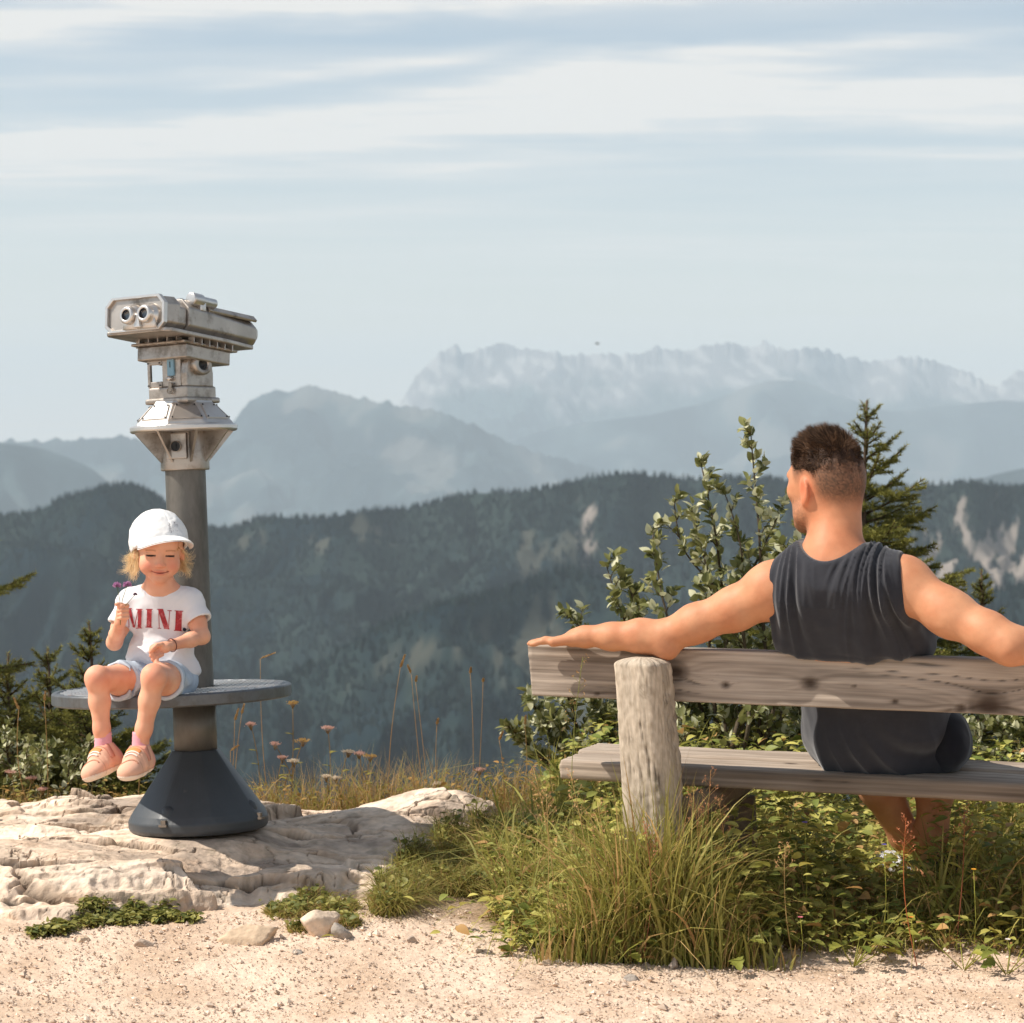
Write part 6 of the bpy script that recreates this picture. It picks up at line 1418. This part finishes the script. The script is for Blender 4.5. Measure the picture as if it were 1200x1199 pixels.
# --- tufts on the ledge
def patch(name, pts, n, hh, seed, lean0=(0, 0), leanv=.5, dry=.2, leafy=0, cut=None, width=(.0009, .0022)):
    """pts: (px, py, radius_px) discs on the ground"""
    rng = np.random.default_rng(seed); P_ = []
    wts = np.array([p[2] ** 2 for p in pts], float); wts /= wts.sum()
    for (px, py, r), w_ in zip(pts, wts):
        m = int(n * w_) + 1; c = on_ground(px, py); rr = r / FPX * c[1]; a = rng.random(m) * 6.28; q = np.sqrt(rng.random(m)) * rr
        P_.append(np.stack([c[0] + q * np.cos(a), c[1] + q * np.sin(a) * 1.5, np.zeros(m)], 1))
    b = np.concatenate(P_); b[:, 2] = surf_z(b[:, 0], b[:, 1]) - .004; n = len(b)
    cA = gcols(n, rng, dry); g = Acc(); h = hh * rng.uniform(.45, 1.1, n)
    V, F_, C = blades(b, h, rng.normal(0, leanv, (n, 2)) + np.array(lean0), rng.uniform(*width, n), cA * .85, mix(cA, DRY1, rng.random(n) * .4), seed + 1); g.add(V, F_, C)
    o = tag(obj(name, g.data(name, grass_m)), kind='stuff')
    if leafy:
        m = int(n * leafy); k = rng.integers(0, n, m); bb = b[k] + np.stack([rng.normal(0, .008, m), rng.normal(0, .008, m), rng.random(m) * hh * .6 + .004], 1); az = rng.random(m) * 6.28
        Lf = rng.uniform(.010, .026, m); V, F_, C = leaves(bb, np.stack([np.cos(az), np.sin(az), rng.uniform(-.2, .5, m)], 1), np.array([0, 0, 1.]) + rng.normal(0, .4, (m, 3)), Lf, Lf * .33, mix(srgb(92, 102, 52), srgb(166, 158, 84), rng.random(m)))
        g2 = Acc(); g2.add(V, F_, C); tag(obj('ground_cover', g2.data('ground_cover', leaf_m)), kind='stuff')
    return o
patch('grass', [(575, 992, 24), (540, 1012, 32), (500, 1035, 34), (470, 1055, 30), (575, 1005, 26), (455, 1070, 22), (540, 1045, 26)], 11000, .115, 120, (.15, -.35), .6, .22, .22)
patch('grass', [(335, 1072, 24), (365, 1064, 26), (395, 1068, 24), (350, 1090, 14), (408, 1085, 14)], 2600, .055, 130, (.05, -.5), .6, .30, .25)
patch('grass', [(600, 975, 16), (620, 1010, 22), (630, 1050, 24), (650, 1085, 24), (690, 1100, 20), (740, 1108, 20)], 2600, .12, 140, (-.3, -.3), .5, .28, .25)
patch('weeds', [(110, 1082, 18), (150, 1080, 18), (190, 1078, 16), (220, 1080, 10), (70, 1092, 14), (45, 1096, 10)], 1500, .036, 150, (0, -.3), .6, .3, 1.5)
# --- behind the ledge, along the drop
rng = np.random.default_rng(160); n = 9500
x = rng.uniform(-1.75, .12, n); y = rng.uniform(7.85, 8.35, n); k = noise(x * 5, y * 3, 0, 711) > -.30; x, y = x[k], y[k]; n = len(x)
hgt = .09 + .15 * np.exp(-((x + .45) / .42) ** 2) + .05 * sstep(-1.1, -1.4, x)
b = np.stack([x, y, surf_z(x, y) - .01], 1); cA = gcols(n, rng, .62)
V, F_, C = blades(b, hgt * rng.uniform(.5, 1.4, n) + .08 * np.maximum(0, y - 8.05) * 3, rng.normal(0, .38, (n, 2)), rng.uniform(.0008, .0018, n), cA, mix(cA, DRY1, rng.random(n) * .6), 161); g = Acc(); g.add(V, F_, C)
m = 3200; k = rng.integers(0, n, m); az = rng.random(m) * 6.28; bb = b[k] + np.stack([0 * az, 0 * az, rng.random(m) * .16], 1); Lf = rng.uniform(.010, .024, m)
V, F_, C = leaves(bb, np.stack([np.cos(az), np.sin(az), rng.uniform(-.1, .7, m)], 1), np.array([0, 0, 1.]) + rng.normal(0, .4, (m, 3)), Lf, Lf * .3, mix(srgb(120, 126, 56), srgb(190, 146, 88), rng.random(m))); g.add(V, F_, C)
tag(obj('meadow_grass', g.data('meadow_grass', grass_m)), kind='stuff')
# --- single plants along the drop
def wildflower(px, py, rootpx, d, r, col, lab, grp='umbel wildflowers along the drop', kind='umbel'):
    top_ = P(px, py, d); root = P(rootpx, 940, d); root[2] = float(surf_z(root[0], d)) - .01
    F = thing('wildflower', lab, 'wildflower', root, group=grp); rng = np.random.default_rng(int(px * 7 + py))
    bend = np.array([rng.normal(0, .02), rng.normal(0, .01), 0]); pts = [root * (1 - t) + top_ * t + bend * math.sin(t * PI) for t in np.linspace(0, 1, 9)]
    g = Acc(); V, F_ = tube(pts, np.linspace(.0018, .0011, 9), 6); g.add(V, F_, srgb(140, 112, 70))
    c0 = top_ - [0, 0, .02]
    sp_ = []
    for k in range(14):
        a = rng.random() * 6.28; q = math.sqrt(rng.random()) * r; e = top_ + [q * math.cos(a), q * math.sin(a), .004 * (1 - q / r)]; sp_.append(e); V, F_ = tube([c0, e], .0006, 4); g.add(V, F_, srgb(150, 120, 78))
    for lv in range(4):
        p_ = np.array(pts[1 + lv * 2 - (lv > 2)]); az = rng.random() * 6.28
        V, F_, C = leaves(np.array([p_] * 3), np.array([[math.cos(az + q), math.sin(az + q), .5] for q in (-.5, 0, .5)]), np.array([[0, 0, 1.]] * 3), np.full(3, .028), np.full(3, .005), np.tile(srgb(140, 132, 66), (3, 1))); g.add(V, F_, C)
    obj('stem', g.data('stem', dry_m), F)
    g = Acc()
    for e in sp_:
        m = 16; o_ = e + rng.normal(0, .0038, (m, 3)) * [1, 1, .5]; d_ = unit(rng.normal(size=(m, 3)) + [0, 0, .8]); V, F_, C = leaves(o_, d_, rng.normal(size=(m, 3)), np.full(m, .0042), np.full(m, .0016), mix(col, col * .75, rng.random(m)), seg=2); g.add(V, F_, C)
    obj('bloom', g.data('bloom', leaf_m), F)
PK, CR, YB = srgb(222, 178, 162), srgb(232, 214, 190), srgb(196, 160, 96)
wf = [(343, 824, 338, 8.10, .016, YB, 'yellowish umbel on a thin stem right of the seat plate edge'), (294, 849, 298, 8.02, .013, PK, 'small pink-brown umbel just right of the pedestal post'), (384, 853, 372, 8.05, .020, PK, 'flat pale pink umbel standing above the others behind the ledge'),
      (322, 872, 330, 8.15, .014, PK, 'pinkish umbel low behind the right flank of the pedestal base'), (355, 868, 352, 8.0, .026, YB, 'wide yellow-green seeding umbel behind the ledge'), (345, 892, 350, 7.98, .016, CR, 'cream umbel low behind the ledge beside the yellow-green one'), (331, 888, 336, 8.12, .012, PK, 'rosy umbel half hidden by yellow leaves'),
      (408, 881, 404, 8.05, .016, CR, 'cream umbel leaning over the drop mid-way along the ledge'), (421, 883, 424, 8.1, .014, PK, 'pale pink umbel next to the cream one over the drop'), (434, 886, 432, 8.02, .017, YB, 'brownish umbel at the right of the cluster over the drop'), (382, 910, 380, 7.95, .011, CR, 'low whitish umbel close above the rock'),
      (394, 912, 396, 7.95, .011, CR, 'second low whitish umbel close above the rock'), (513, 919, 510, 7.95, .015, CR, 'whitish flat umbel just above the far rock slab'), (562, 902, 566, 8.0, .017, PK, 'pink umbel near the bushes at the right of the ledge'),
      (12, 905, 14, 7.95, .014, PK, 'pink umbel at the left edge before the dark spruces'), (38, 912, 40, 7.92, .016, PK, 'pink umbel second from the left edge'), (22, 906, 24, 8.1, .013, CR, 'cream umbel behind the two pink ones at the left'), (62, 943, 60, 7.8, .014, PK, 'lowest pink umbel lying on the left rock edge'), (50, 925, 52, 7.9, .011, PK, 'little pink umbel left of the child\'s shoes')]
for a in wf: wildflower(*a)
def stalk(px, py, rootpx, d, L_, tilt, lab, col=DRY2):
    top_ = P(px, py, d); root = P(rootpx, 940, d); root[2] = float(surf_z(root[0], d)) - .01
    F = thing('grass_stalk', lab, 'grass stalk', root, group='tall dry grass stalks'); rng = np.random.default_rng(int(px * 3 + py))
    bw_ = rng.normal(0, .012); pts = [root * (1 - t) + top_ * t + np.array([bw_ * math.sin(t * PI), 0, 0]) for t in np.linspace(0, 1, 12)]
    g = Acc(); V, F_ = tube(pts, np.linspace(.0016, .0009, 12), 6); g.add(V, F_, mix(col, DRY1, .3)); obj('stem', g.data('stem', dry_m), F)
    ax_ = unit(np.array([math.sin(tilt), .1, math.cos(tilt)])); n = 120; t = rng.random(n); o_ = top_ + ax_ * (t * L_)[:, None]; az = rng.random(n) * 6.28
    d_ = ax_ * .9 + np.stack([np.cos(az), np.sin(az), 0 * az], 1) * .6; V, F_, C = leaves(o_, d_, rng.normal(size=(n, 3)), np.full(n, .0085) * (1.1 - .5 * t), np.full(n, .0018), mix(col, DRY1, rng.random(n)), seg=2)
    g = Acc(); g.add(V, F_, C); obj('seed_head', g.data('seed_head', dry_m), F)
for a in [(469, 783, 456, 8.0, .045, .35, 'tallest dry stalk with a bent seed head over the drop'), (482, 790, 500, 8.05, .03, -.4, 'dry stalk with a loose brown head next to the tallest one'), (487, 800, 505, 8.1, .02, .2, 'thin stalk leaning towards the tallest one'), (551, 790, 552, 8.1, .02, .1, 'lone thin stalk with a tiny brown head left of the bench end'), (566, 800, 556, 8.15, .012, .1, 'thinnest stalk with a speck of seed left of the bench end'),
          (305, 772, 318, 8.1, .05, 1.2, 'stalk whose seed head lies sideways above the seat plate'), (275, 845, 262, 8.0, .04, .3, 'rusty stalk beside the right side of the lower pole'), (283, 838, 276, 8.05, .035, .25, 'second rusty stalk beside the lower pole'), (270, 880, 290, 7.95, .03, 1.0, 'short rusty stalk bent over near the pedestal base'), (512, 850, 520, 8.0, .02, .2, 'short thin stalk over the far rock slab'), (615, 850, 612, 8.0, .03, .1, 'greenish stalk beside the bushes under the bench end'), (168, 848, 160, 8.0, .02, .5, 'thin stalk with a curled head between the child and the pole'), (22, 832, 48, 7.9, .04, -.4, 'leaning dry stalk before the spruces at the left'), (52, 822, 55, 7.95, .03, .1, 'upright reddish stalk before the spruces at the left'), (585, 868, 590, 7.9, .03, .4, 'straw-coloured stalk left of the bench seat')]:
    stalk(*a)
# --- grasses with panicles standing in front of the bench, and broad-leaved plants
def bench_stalk(px, py, rootpx, rootd, lab, col):
    root = P(rootpx, 1080, rootd); root[2] = float(ground_z(root[0], rootd)); top_ = P(px, py, rootd - .03)
    F = thing('grass_stalk', lab, 'grass stalk', root, group='seed stalks in front of the bench'); rng = np.random.default_rng(int(px + py * 5))
    bw_ = rng.normal(0, .018); pts = [root * (1 - t) + top_ * t + np.array([bw_ * math.sin(t * PI), 0, 0]) for t in np.linspace(0, 1, 12)]
    g = Acc(); V, F_ = tube(pts, np.linspace(.0014, .0007, 12), 5); g.add(V, F_, col); obj('stem', g.data('stem', dry_m), F)
    g = Acc()
    for k in range(16):
        t = .72 + .28 * k / 16; p_ = root * (1 - t) + top_ * t + np.array([bw_ * math.sin(t * PI), 0, 0]); a = rng.random() * 6.28; e = p_ + np.array([math.cos(a) * .022, math.sin(a) * .02, .022]) * (1.2 - .7 * (t - .72) / .28); V, F_ = tube([p_, e], .0004, 4); g.add(V, F_, col)
        V, F_, C = leaves(np.array([e] * 4) + rng.normal(0, .002, (4, 3)), rng.normal(0, 1, (4, 3)) + [0, 0, 1], rng.normal(size=(4, 3)), np.full(4, .006), np.full(4, .0014), np.tile(mix(col, srgb(200, 140, 110), .5), (4, 1)), seg=2); g.add(V, F_, C)
    obj('panicle', g.data('panicle', dry_m), F)
for a in [(833, 902, 818, 6.30, 'pinkish panicle reaching over the seat right of the bench post', DRY2), (812, 925, 806, 6.28, 'low pinkish panicle right of the bench post', DRY2), (842, 935, 850, 6.35, 'open pinkish panicle in front of the seat edge', DRY2), (683, 770, 700, 6.32, 'green panicle crossing the bench post\'s left side', srgb(130, 132, 70)), (668, 905, 690, 6.30, 'straw panicle in front of the left end of the seat', DRY1), (625, 900, 650, 6.45, 'feathery panicle left of the bench end', DRY1), (640, 930, 640, 6.40, 'bending panicle at the left of the tall tuft', DRY1),
          (755, 965, 752, 6.22, 'reddish panicle in front of the foot of the post', srgb(176, 110, 84)), (700, 940, 715, 6.25, 'upright straw panicle left of the post foot', DRY1), (1130, 945, 1120, 6.35, 'reddish stalk right of the man\'s legs', srgb(150, 88, 66)), (1062, 958, 1075, 6.2, 'orange-brown panicle in front of the man\'s calves', srgb(190, 110, 70)), (920, 990, 930, 6.25, 'pale bent stalk below the middle of the seat', DRY1)]:
    bench_stalk(*a)
def broad_plant(px, py, d, n, L_, lab, seed, col=(G2, G1)):
    root = P(px, py, d); root[2] = float(ground_z(root[0], d)); rng = np.random.default_rng(seed)
    F = thing('leafy_plant', lab, 'plant', root, group='broad-leaved plants under the bench')
    for k in range(n):
        az = rng.uniform(-PI, 0) if k % 3 else rng.uniform(0, PI); el_ = rng.uniform(.2, 1.0); dv = np.array([math.cos(az) * math.cos(el_), math.sin(az) * math.cos(el_), math.sin(el_)])
        st_ = root + dv * rng.uniform(.03, .10) + [0, 0, .02]; g = Acc(); V, F_ = tube([root, st_], .0014, 5); g.add(V, F_, G1)
        Ls = L_ * rng.uniform(.7, 1.2); sg = 12; dn = unit(dv * [1, 1, .25]); upn = unit(np.array([0, 0, 1.]) + rng.normal(0, .3, 3)); sd_ = unit(np.cross(dn, upn)); nn_ = np.cross(sd_, dn)
        t = np.linspace(0, 1, sg + 1); w_ = Ls * .30 * np.sin(PI * t ** .75) ** .7 * (1 + .25 * np.sin(t * 22 + k)); w_[0] = w_[-1] = .001
        ctr = st_ + dn * (Ls * t)[:, None] - np.array([0, 0, 1.]) * (.35 * Ls * t ** 2)[:, None]
        V = np.stack([ctr + sd_ * w_[:, None] + nn_ * (w_ * .3)[:, None], ctr + sd_ * w_[:, None] * .5 + nn_ * (w_ * .05)[:, None], ctr, ctr - sd_ * w_[:, None] * .5 + nn_ * (w_ * .05)[:, None], ctr - sd_ * w_[:, None] + nn_ * (w_ * .3)[:, None]], 1).reshape(-1, 3)
        V = V + .002 * noise(V[:, 0] * 90, V[:, 1] * 90, V[:, 2] * 90, seed)[:, None]
        g.add(V, grid_faces(sg + 1, 5), mix(col[0], col[1], rng.random())); obj('leaf', g.data('leaf', leaf_m), F)
for a in [(852, 1085, 6.22, 5, .060, 'low plant with big lobed leaves at the gravel edge right of the post', 1), (1000, 1068, 6.20, 8, .070, 'spreading plant with long pale leaves below the man', 2), (1040, 1020, 6.40, 6, .055, 'plant with hanging oval leaves before the man\'s feet', 3), (1130, 1075, 6.15, 6, .045, 'small lobed plant at the lower right of the grass', 4), (930, 1040, 6.35, 6, .05, 'dark leafy plant under the middle of the seat', 5), (730, 1090, 6.22, 5, .040, 'small leafy plant before the foot of the bench post', 6), (640, 1075, 6.45, 7, .05, 'light green plant at the left corner of the grass', 7), (1180, 1060, 6.10, 6, .05, 'leafy plant by the right edge of the photograph', 8)]:
    broad_plant(*a)
# --- small coloured flowers in the grass
def tiny(px, py, d, r, col, lab):
    t = P(px, py, d); root = t.copy(); root[2] = float(ground_z(t[0], d)); F = thing('small_flower', lab, 'flower', root, group='tiny flowers in the bench grass'); rng = np.random.default_rng(int(px + py))
    g = Acc(); V, F_ = tube([root, (root + t) / 2 + [.006, 0, 0], t], .0008, 5); g.add(V, F_, G1); obj('stem', g.data('stem', dry_m), F)
    m = 14; az = np.arange(m) * 6.28 / m; V, F_, C = leaves(np.tile(t, (m, 1)), np.stack([np.cos(az), np.sin(az) - .3, .4 + 0 * az], 1), np.tile([0, -.4, 1.], (m, 1)), np.full(m, r), np.full(m, r * .3), np.tile(col, (m, 1)), seg=3); g = Acc(); g.add(V, F_, C); obj('bloom', g.data('bloom', leaf_m), F)
for a in [(943, 964, 6.40, .008, srgb(110, 90, 170), 'violet flower left of the man\'s calves'), (1036, 990, 6.35, .007, srgb(90, 80, 170), 'violet flower close to the man\'s ankle'), (938, 1075, 6.2, .007, srgb(222, 130, 140), 'pink flower low in the grass below the seat'), (1141, 1019, 6.2, .007, srgb(230, 170, 60), 'yellow flower right of the man\'s shoe'), (1068, 1075, 6.15, .006, srgb(230, 150, 60), 'orange flower low in the right grass'), (1181, 1101, 6.1, .007, srgb(236, 226, 220), 'white flower at the lower right edge of the grass'), (69, 1094, 6.42, .006, srgb(232, 190, 50), 'yellow flower in the weeds at the foot of the ledge')]:
    tiny(*a)
# ================================================================== spruces and bushes
def needles_for(segs, rng, per_m=1150, nl=.017, nw=.0013, tipc=.5):
    """segs: (a, b, shade) arrays of twig pieces; one needle = one thin triangle"""
    A_ = np.array([s[0] for s in segs]); B_ = np.array([s[1] for s in segs]); sh = np.array([s[2] for s in segs])
    Ls = np.linalg.norm(B_ - A_, axis=1); cnt = np.maximum(3, (Ls * per_m).astype(int)); idx = np.repeat(np.arange(len(segs)), cnt); n = len(idx)
    t = rng.random(n); o_ = A_[idx] + (B_ - A_)[idx] * t[:, None]; ax_ = unit((B_ - A_)[idx])
    r = rng.normal(size=(n, 3)); r = unit(r - ax_ * (r * ax_).sum(1, keepdims=True)); r[:, 2] += .25; d = unit(ax_ * .75 + r)
    s_ = unit(np.cross(d, rng.normal(size=(n, 3)))); L_ = nl * rng.uniform(.6, 1.2, n)[:, None]
    V = np.stack([o_ - s_ * nw, o_ + s_ * nw, o_ + d * L_], 1).reshape(-1, 3); F_ = np.arange(n * 3).reshape(-1, 3)
    c = mix(srgb(56, 66, 34), srgb(100, 106, 50), rng.random(n)); c = mix(c, srgb(176, 166, 80), np.clip(sh[idx] * (.4 + .8 * t) * tipc, 0, 1))
    return V, F_, np.repeat(c, 3, 0)
def spruce(px, pytop, d, lab, seed, pm=1150, Rk_=.50, hmax=None, gap=.068, lo=0.0, spread=1.0, grp='spruces beyond the ledge'):
    top_ = P(px, pytop, d); bz = float(ground_z(top_[0], d)) - .05; base = np.array([top_[0], d, bz]); H_ = top_[2] - bz
    F = thing('spruce_tree', lab, 'spruce', base, group=grp); rng = np.random.default_rng(seed)
    pts = [base * (1 - t) + top_ * t + np.array([.012 * math.sin(t * 5 + seed), .01 * math.cos(t * 4), 0]) * (t < .98) for t in np.linspace(0, 1, 16)]
    g = Acc(); V, F_ = tube(pts, np.linspace(.012 + .010 * H_, .003, 16), 10); g.add(V, F_, srgb(92, 78, 66)); obj('trunk', g.data('trunk', bark_m), F)
    segs = [(top_ - [0, 0, .10], top_, 1.)]; br = Acc(); s = .07
    while s < H_ - .15:
        nb = 5 if s < .5 else 6; ph0 = rng.random() * 6.28
        for k in range(nb):
            az = ph0 + k * 6.28 / nb + rng.normal(0, .25); R_ = min(Rk_ * (s + .05), hmax or 9) * rng.uniform(.70, 1.12); el_ = .75 - .95 * min(s / 1.3, 1) + rng.normal(0, .08)
            dirv = np.array([math.cos(az) * math.cos(el_), math.sin(az) * math.cos(el_), math.sin(el_)]); o_ = top_ - [0, 0, s + rng.normal(0, .012)]
            m = max(3, int(R_ / .035)); tt = np.linspace(0, 1, m + 1); bp = o_ + dirv * (R_ * tt)[:, None] + np.array([0, 0, 1.]) * (.16 * R_ * (tt ** 2 - tt * .6))[:, None]
            V, F_ = tube(bp, np.linspace(.003 + .010 * R_, .0015, m + 1), 5); br.add(V, F_, srgb(84, 68, 52))
            side = unit(np.cross(dirv, [0, 0, 1.]))
            for q in range(m):
                if tt[q + 1] > .12: segs.append((bp[q], bp[q + 1], .25 + .75 * tt[q + 1]))
                if tt[q] > .10:
                    for sx in (-1, 1):
                        L_ = R_ * (.50 * (1 - tt[q]) + .12) * rng.uniform(.6, 1.15) * spread; a_ = rng.uniform(.7, 1.0)
                        dv = unit(dirv * math.cos(a_) + side * sx * math.sin(a_) + np.array([0, 0, rng.normal(0, .12) - .05])); e = bp[q] + dv * L_
                        segs.append((bp[q], bp[q] + dv * L_ * .6, .15)); segs.append((bp[q] + dv * L_ * .6, e, .9)); V, F_ = tube([bp[q], e], [.0018, .0009], 4, cap=False); br.add(V, F_, srgb(84, 68, 52))
                        if L_ > .06:
                            for f_ in (.35, .65):
                                for sy in (-1, 1):
                                    d3 = unit(dv * .75 + np.cross(dv, [0, 0, 1.]) * sy * .65 + rng.normal(0, .08, 3)); b0 = bp[q] + dv * L_ * f_; segs.append((b0, b0 + d3 * L_ * .38, .75))
        s += gap * rng.uniform(.8, 1.2) * (1 + s * .15)
    obj('branches', br.data('branches', bark_m), F)
    V, F_, C = needles_for(segs, rng, pm); g = Acc(); g.add(V, F_, C); obj('crown', g.data('crown', needle_m, False), F)
spruce(1016, 469, 8.9, 'young spruce rising behind the man\'s head and right shoulder', 1, Rk_=.50)
spruce(1150, 668, 9.1, 'low spruce showing over the bench back at the man\'s right arm', 2, Rk_=.42, grp='spruces beyond the ledge')
spruce(104, 728, 9.0, 'spruce with a thin leader behind the child\'s legs', 3, Rk_=.46, pm=1200, gap=.066)
spruce(56, 760, 9.3, 'bushy low spruce left of the child, second from the left edge', 4, Rk_=.60, pm=1200, gap=.066)
spruce(10, 765, 8.8, 'spruce at the left edge with its dark needles against the ridge', 5, Rk_=.52, hmax=.40, pm=1200, gap=.066)
spruce(-75, 470, 8.5, 'tall spruce outside the left edge with only branch tips reaching in', 6, Rk_=.42, hmax=.33, gap=.16, pm=900)
def bush(lab, base_px, d, stems, seed, nleaf=1.0, leafL=.044, grp='leafy bushes beyond the bench', name='shrub'):
    root = P(base_px, 900, d); root[2] = float(ground_z(root[0], d)) - .03; F = thing(name, lab, 'bush', root, group=grp); rng = np.random.default_rng(seed)
    br = Acc(); LB, LD, LC, LL = [], [], [], []
    def leaf_at(p_, dv, n, Ls):
        for k in range(n):
            a = rng.random() * 6.28; sidev = unit(np.cross(dv, [math.cos(a), math.sin(a), .3])); LB.append(p_ + rng.normal(0, .004, 3)); LD.append(unit(dv * rng.uniform(.2, .9) + sidev * rng.uniform(.5, 1.1) + [0, 0, .25])); LL.append(Ls * rng.uniform(.6, 1.15))
    for st_ in stems:
        pts = [root + rng.normal(0, .03, 3) * [1, 1, 0]] + [P(a, b, d + rng.normal(0, .10)) for a, b in st_]
        pts = np.array(pts); m = 26; cum = np.concatenate([[0], np.cumsum(np.linalg.norm(np.diff(pts, axis=0), axis=1))]); tt = np.linspace(0, cum[-1], m); line = np.stack([np.interp(tt, cum, pts[:, i]) for i in range(3)], 1)
        ker = np.array([.25, .5, .25]); 
        for _ in range(3): line[1:-1] = line[:-2] * .25 + line[1:-1] * .5 + line[2:] * .25
        V, F_ = tube(line, np.linspace(.009, .0018, m), 7); br.add(V, F_, srgb(84, 74, 60)); Lt = cum[-1]
        for q in range(3, m):
            f_ = q / (m - 1); dv = unit(line[q] - line[q - 1])
            if f_ > .30: leaf_at(line[q], dv, int(2 * nleaf + rng.random()), leafL * (1.05 - .25 * f_))
            if f_ > .28 and rng.random() < .75 * nleaf:
                a = rng.random() * 6.28; tw = unit(dv * .7 + np.array([math.cos(a), math.sin(a), .35]) * .8); L_ = rng.uniform(.05, .15) * (1.15 - f_ * .75); e = line[q] + tw * L_
                V, F_ = tube([line[q], (line[q] + e) / 2 + [0, 0, .004], e], [.0022, .0016, .0010], 5); br.add(V, F_, srgb(96, 84, 64))
                for g_ in np.linspace(.3, 1, 4): leaf_at(line[q] + (e - line[q]) * g_, tw, 2 if g_ < 1 else 4, leafL * .9)
        leaf_at(line[-1], unit(line[-1] - line[-2]), 6, leafL * .75)
    obj('branches', br.data('branches', bark_m), F); n = len(LB); LB, LD, LL = np.array(LB), np.array(LD), np.array(LL)
    u_n = np.array([0, 0, 1.]) + rng.normal(0, .55, (n, 3)); cc = mix(srgb(98, 104, 58), srgb(150, 148, 92), rng.random(n)); cc = np.where((rng.random(n) < .30)[:, None], srgb(206, 204, 168), cc)
    V, F_, C = leaves(LB, LD, u_n, LL, LL * .31, cc, fold=.30, curl=.2); g = Acc(); g.add(V, F_, C); obj('leaves', g.data('leaves', leaf_m), F)
bush('tall whitebeam bush with pale upturned leaves beside the man\'s head', 850, 8.0, [[(905, 840), (893, 720), (890, 620), (884, 560), (880, 510)], [(865, 840), (850, 720), (838, 620), (822, 546)], [(880, 820), (866, 700), (905, 620), (918, 590)], [(830, 850), (800, 780), (775, 700), (765, 626)], [(880, 850), (870, 760), (846, 690), (796, 650), (790, 590)], [(905, 850), (915, 760), (905, 690), (930, 640)], [(860, 860), (880, 800), (868, 730), (872, 640), (850, 580)], [(840, 850), (830, 760), (836, 690), (812, 610)], [(890, 850), (900, 770), (880, 700), (908, 650)], [(850, 850), (842, 790), (860, 720), (878, 680)]], 11, 1.35)
bush('lower bush with pale leaves over the left half of the bench back', 760, 8.1, [[(770, 840), (745, 760), (725, 710), (711, 664)], [(740, 850), (705, 780), (690, 740), (664, 722)], [(790, 850), (760, 790), (750, 730), (738, 690)], [(810, 860), (800, 820), (790, 790)], [(720, 870), (700, 830), (680, 800)]], 12, 1.3)
bush('dense leafy bush filling the gap under the left bench back', 690, 8.1, [[(650, 870), (635, 840), (622, 822)], [(680, 870), (670, 830), (660, 800)], [(700, 870), (700, 840), (705, 810)], [(740, 870), (735, 840), (740, 815)], [(640, 890), (615, 870), (600, 855)], [(770, 880), (775, 850), (780, 820)], [(660, 880), (650, 860), (640, 850)]], 13, 1.3, .042)
bush('dense leafy bush in the gap between bench back and seat left of the man', 870, 8.05, [[(800, 870), (805, 840), (810, 815)], [(840, 870), (840, 830), (845, 800)], [(870, 870), (880, 840), (885, 810)], [(910, 870), (915, 840), (920, 800)], [(930, 880), (940, 850), (935, 820)], [(850, 880), (860, 860), (862, 840)], [(890, 880), (900, 862), (905, 845)]], 14, 1.3, .040)
bush('pale-flowering small bush right of the man\'s hips', 1150, 8.0, [[(1140, 880), (1145, 850), (1150, 830)], [(1170, 885), (1175, 860), (1180, 842)], [(1130, 890), (1120, 870), (1118, 850)], [(1190, 890), (1200, 870), (1210, 850)]], 15, 1.0, .034)
bush('low leafy scrub before the spruces at the left edge', 40, 8.15, [[(20, 920), (10, 890), (5, 860)], [(50, 925), (45, 900), (50, 872)], [(75, 925), (85, 900), (92, 880)], [(100, 930), (118, 908), (128, 892)], [(30, 925), (28, 905), (30, 888)]], 16, 1.2, .030, grp='low scrub at the left')
# --- the bird far off above the range
bd = P(700, 403, 150.0); BR = thing('bird', 'tiny dark bird gliding above the pale mountain range', 'bird', bd)
g = Acc(); V, F_ = tube([bd + [-.13, 0, .0], bd + [-.06, 0, .01], bd + [.04, 0, .01], bd + [.12, 0, .02], bd + [.15, 0, .015]], [.008, .04, .045, .02, .004], 10); g.add(V, F_, np.array([.03, .03, .03])); obj('body', g.data('body', dry_m), BR)
for sy in (-1, 1):
    g = Acc(); w_ = np.array([[.05, 0, .02], [-.05, 0, .02], [.03, sy * .18, .07], [-.06, sy * .18, .07], [-.06, sy * .36, .04], [-.10, sy * .36, .04]]); V = np.vstack([w_, w_ - [0, 0, .006]]) + bd
    g.add(V, [np.array([[0, 2, 3, 1], [2, 4, 5, 3], [6, 7, 9, 8], [8, 9, 11, 10], [0, 6, 8, 2], [2, 8, 10, 4], [1, 3, 9, 7], [3, 5, 11, 9], [4, 10, 11, 5]])], np.array([.03, .03, .03])); obj('wing', g.data('wing', dry_m), BR)
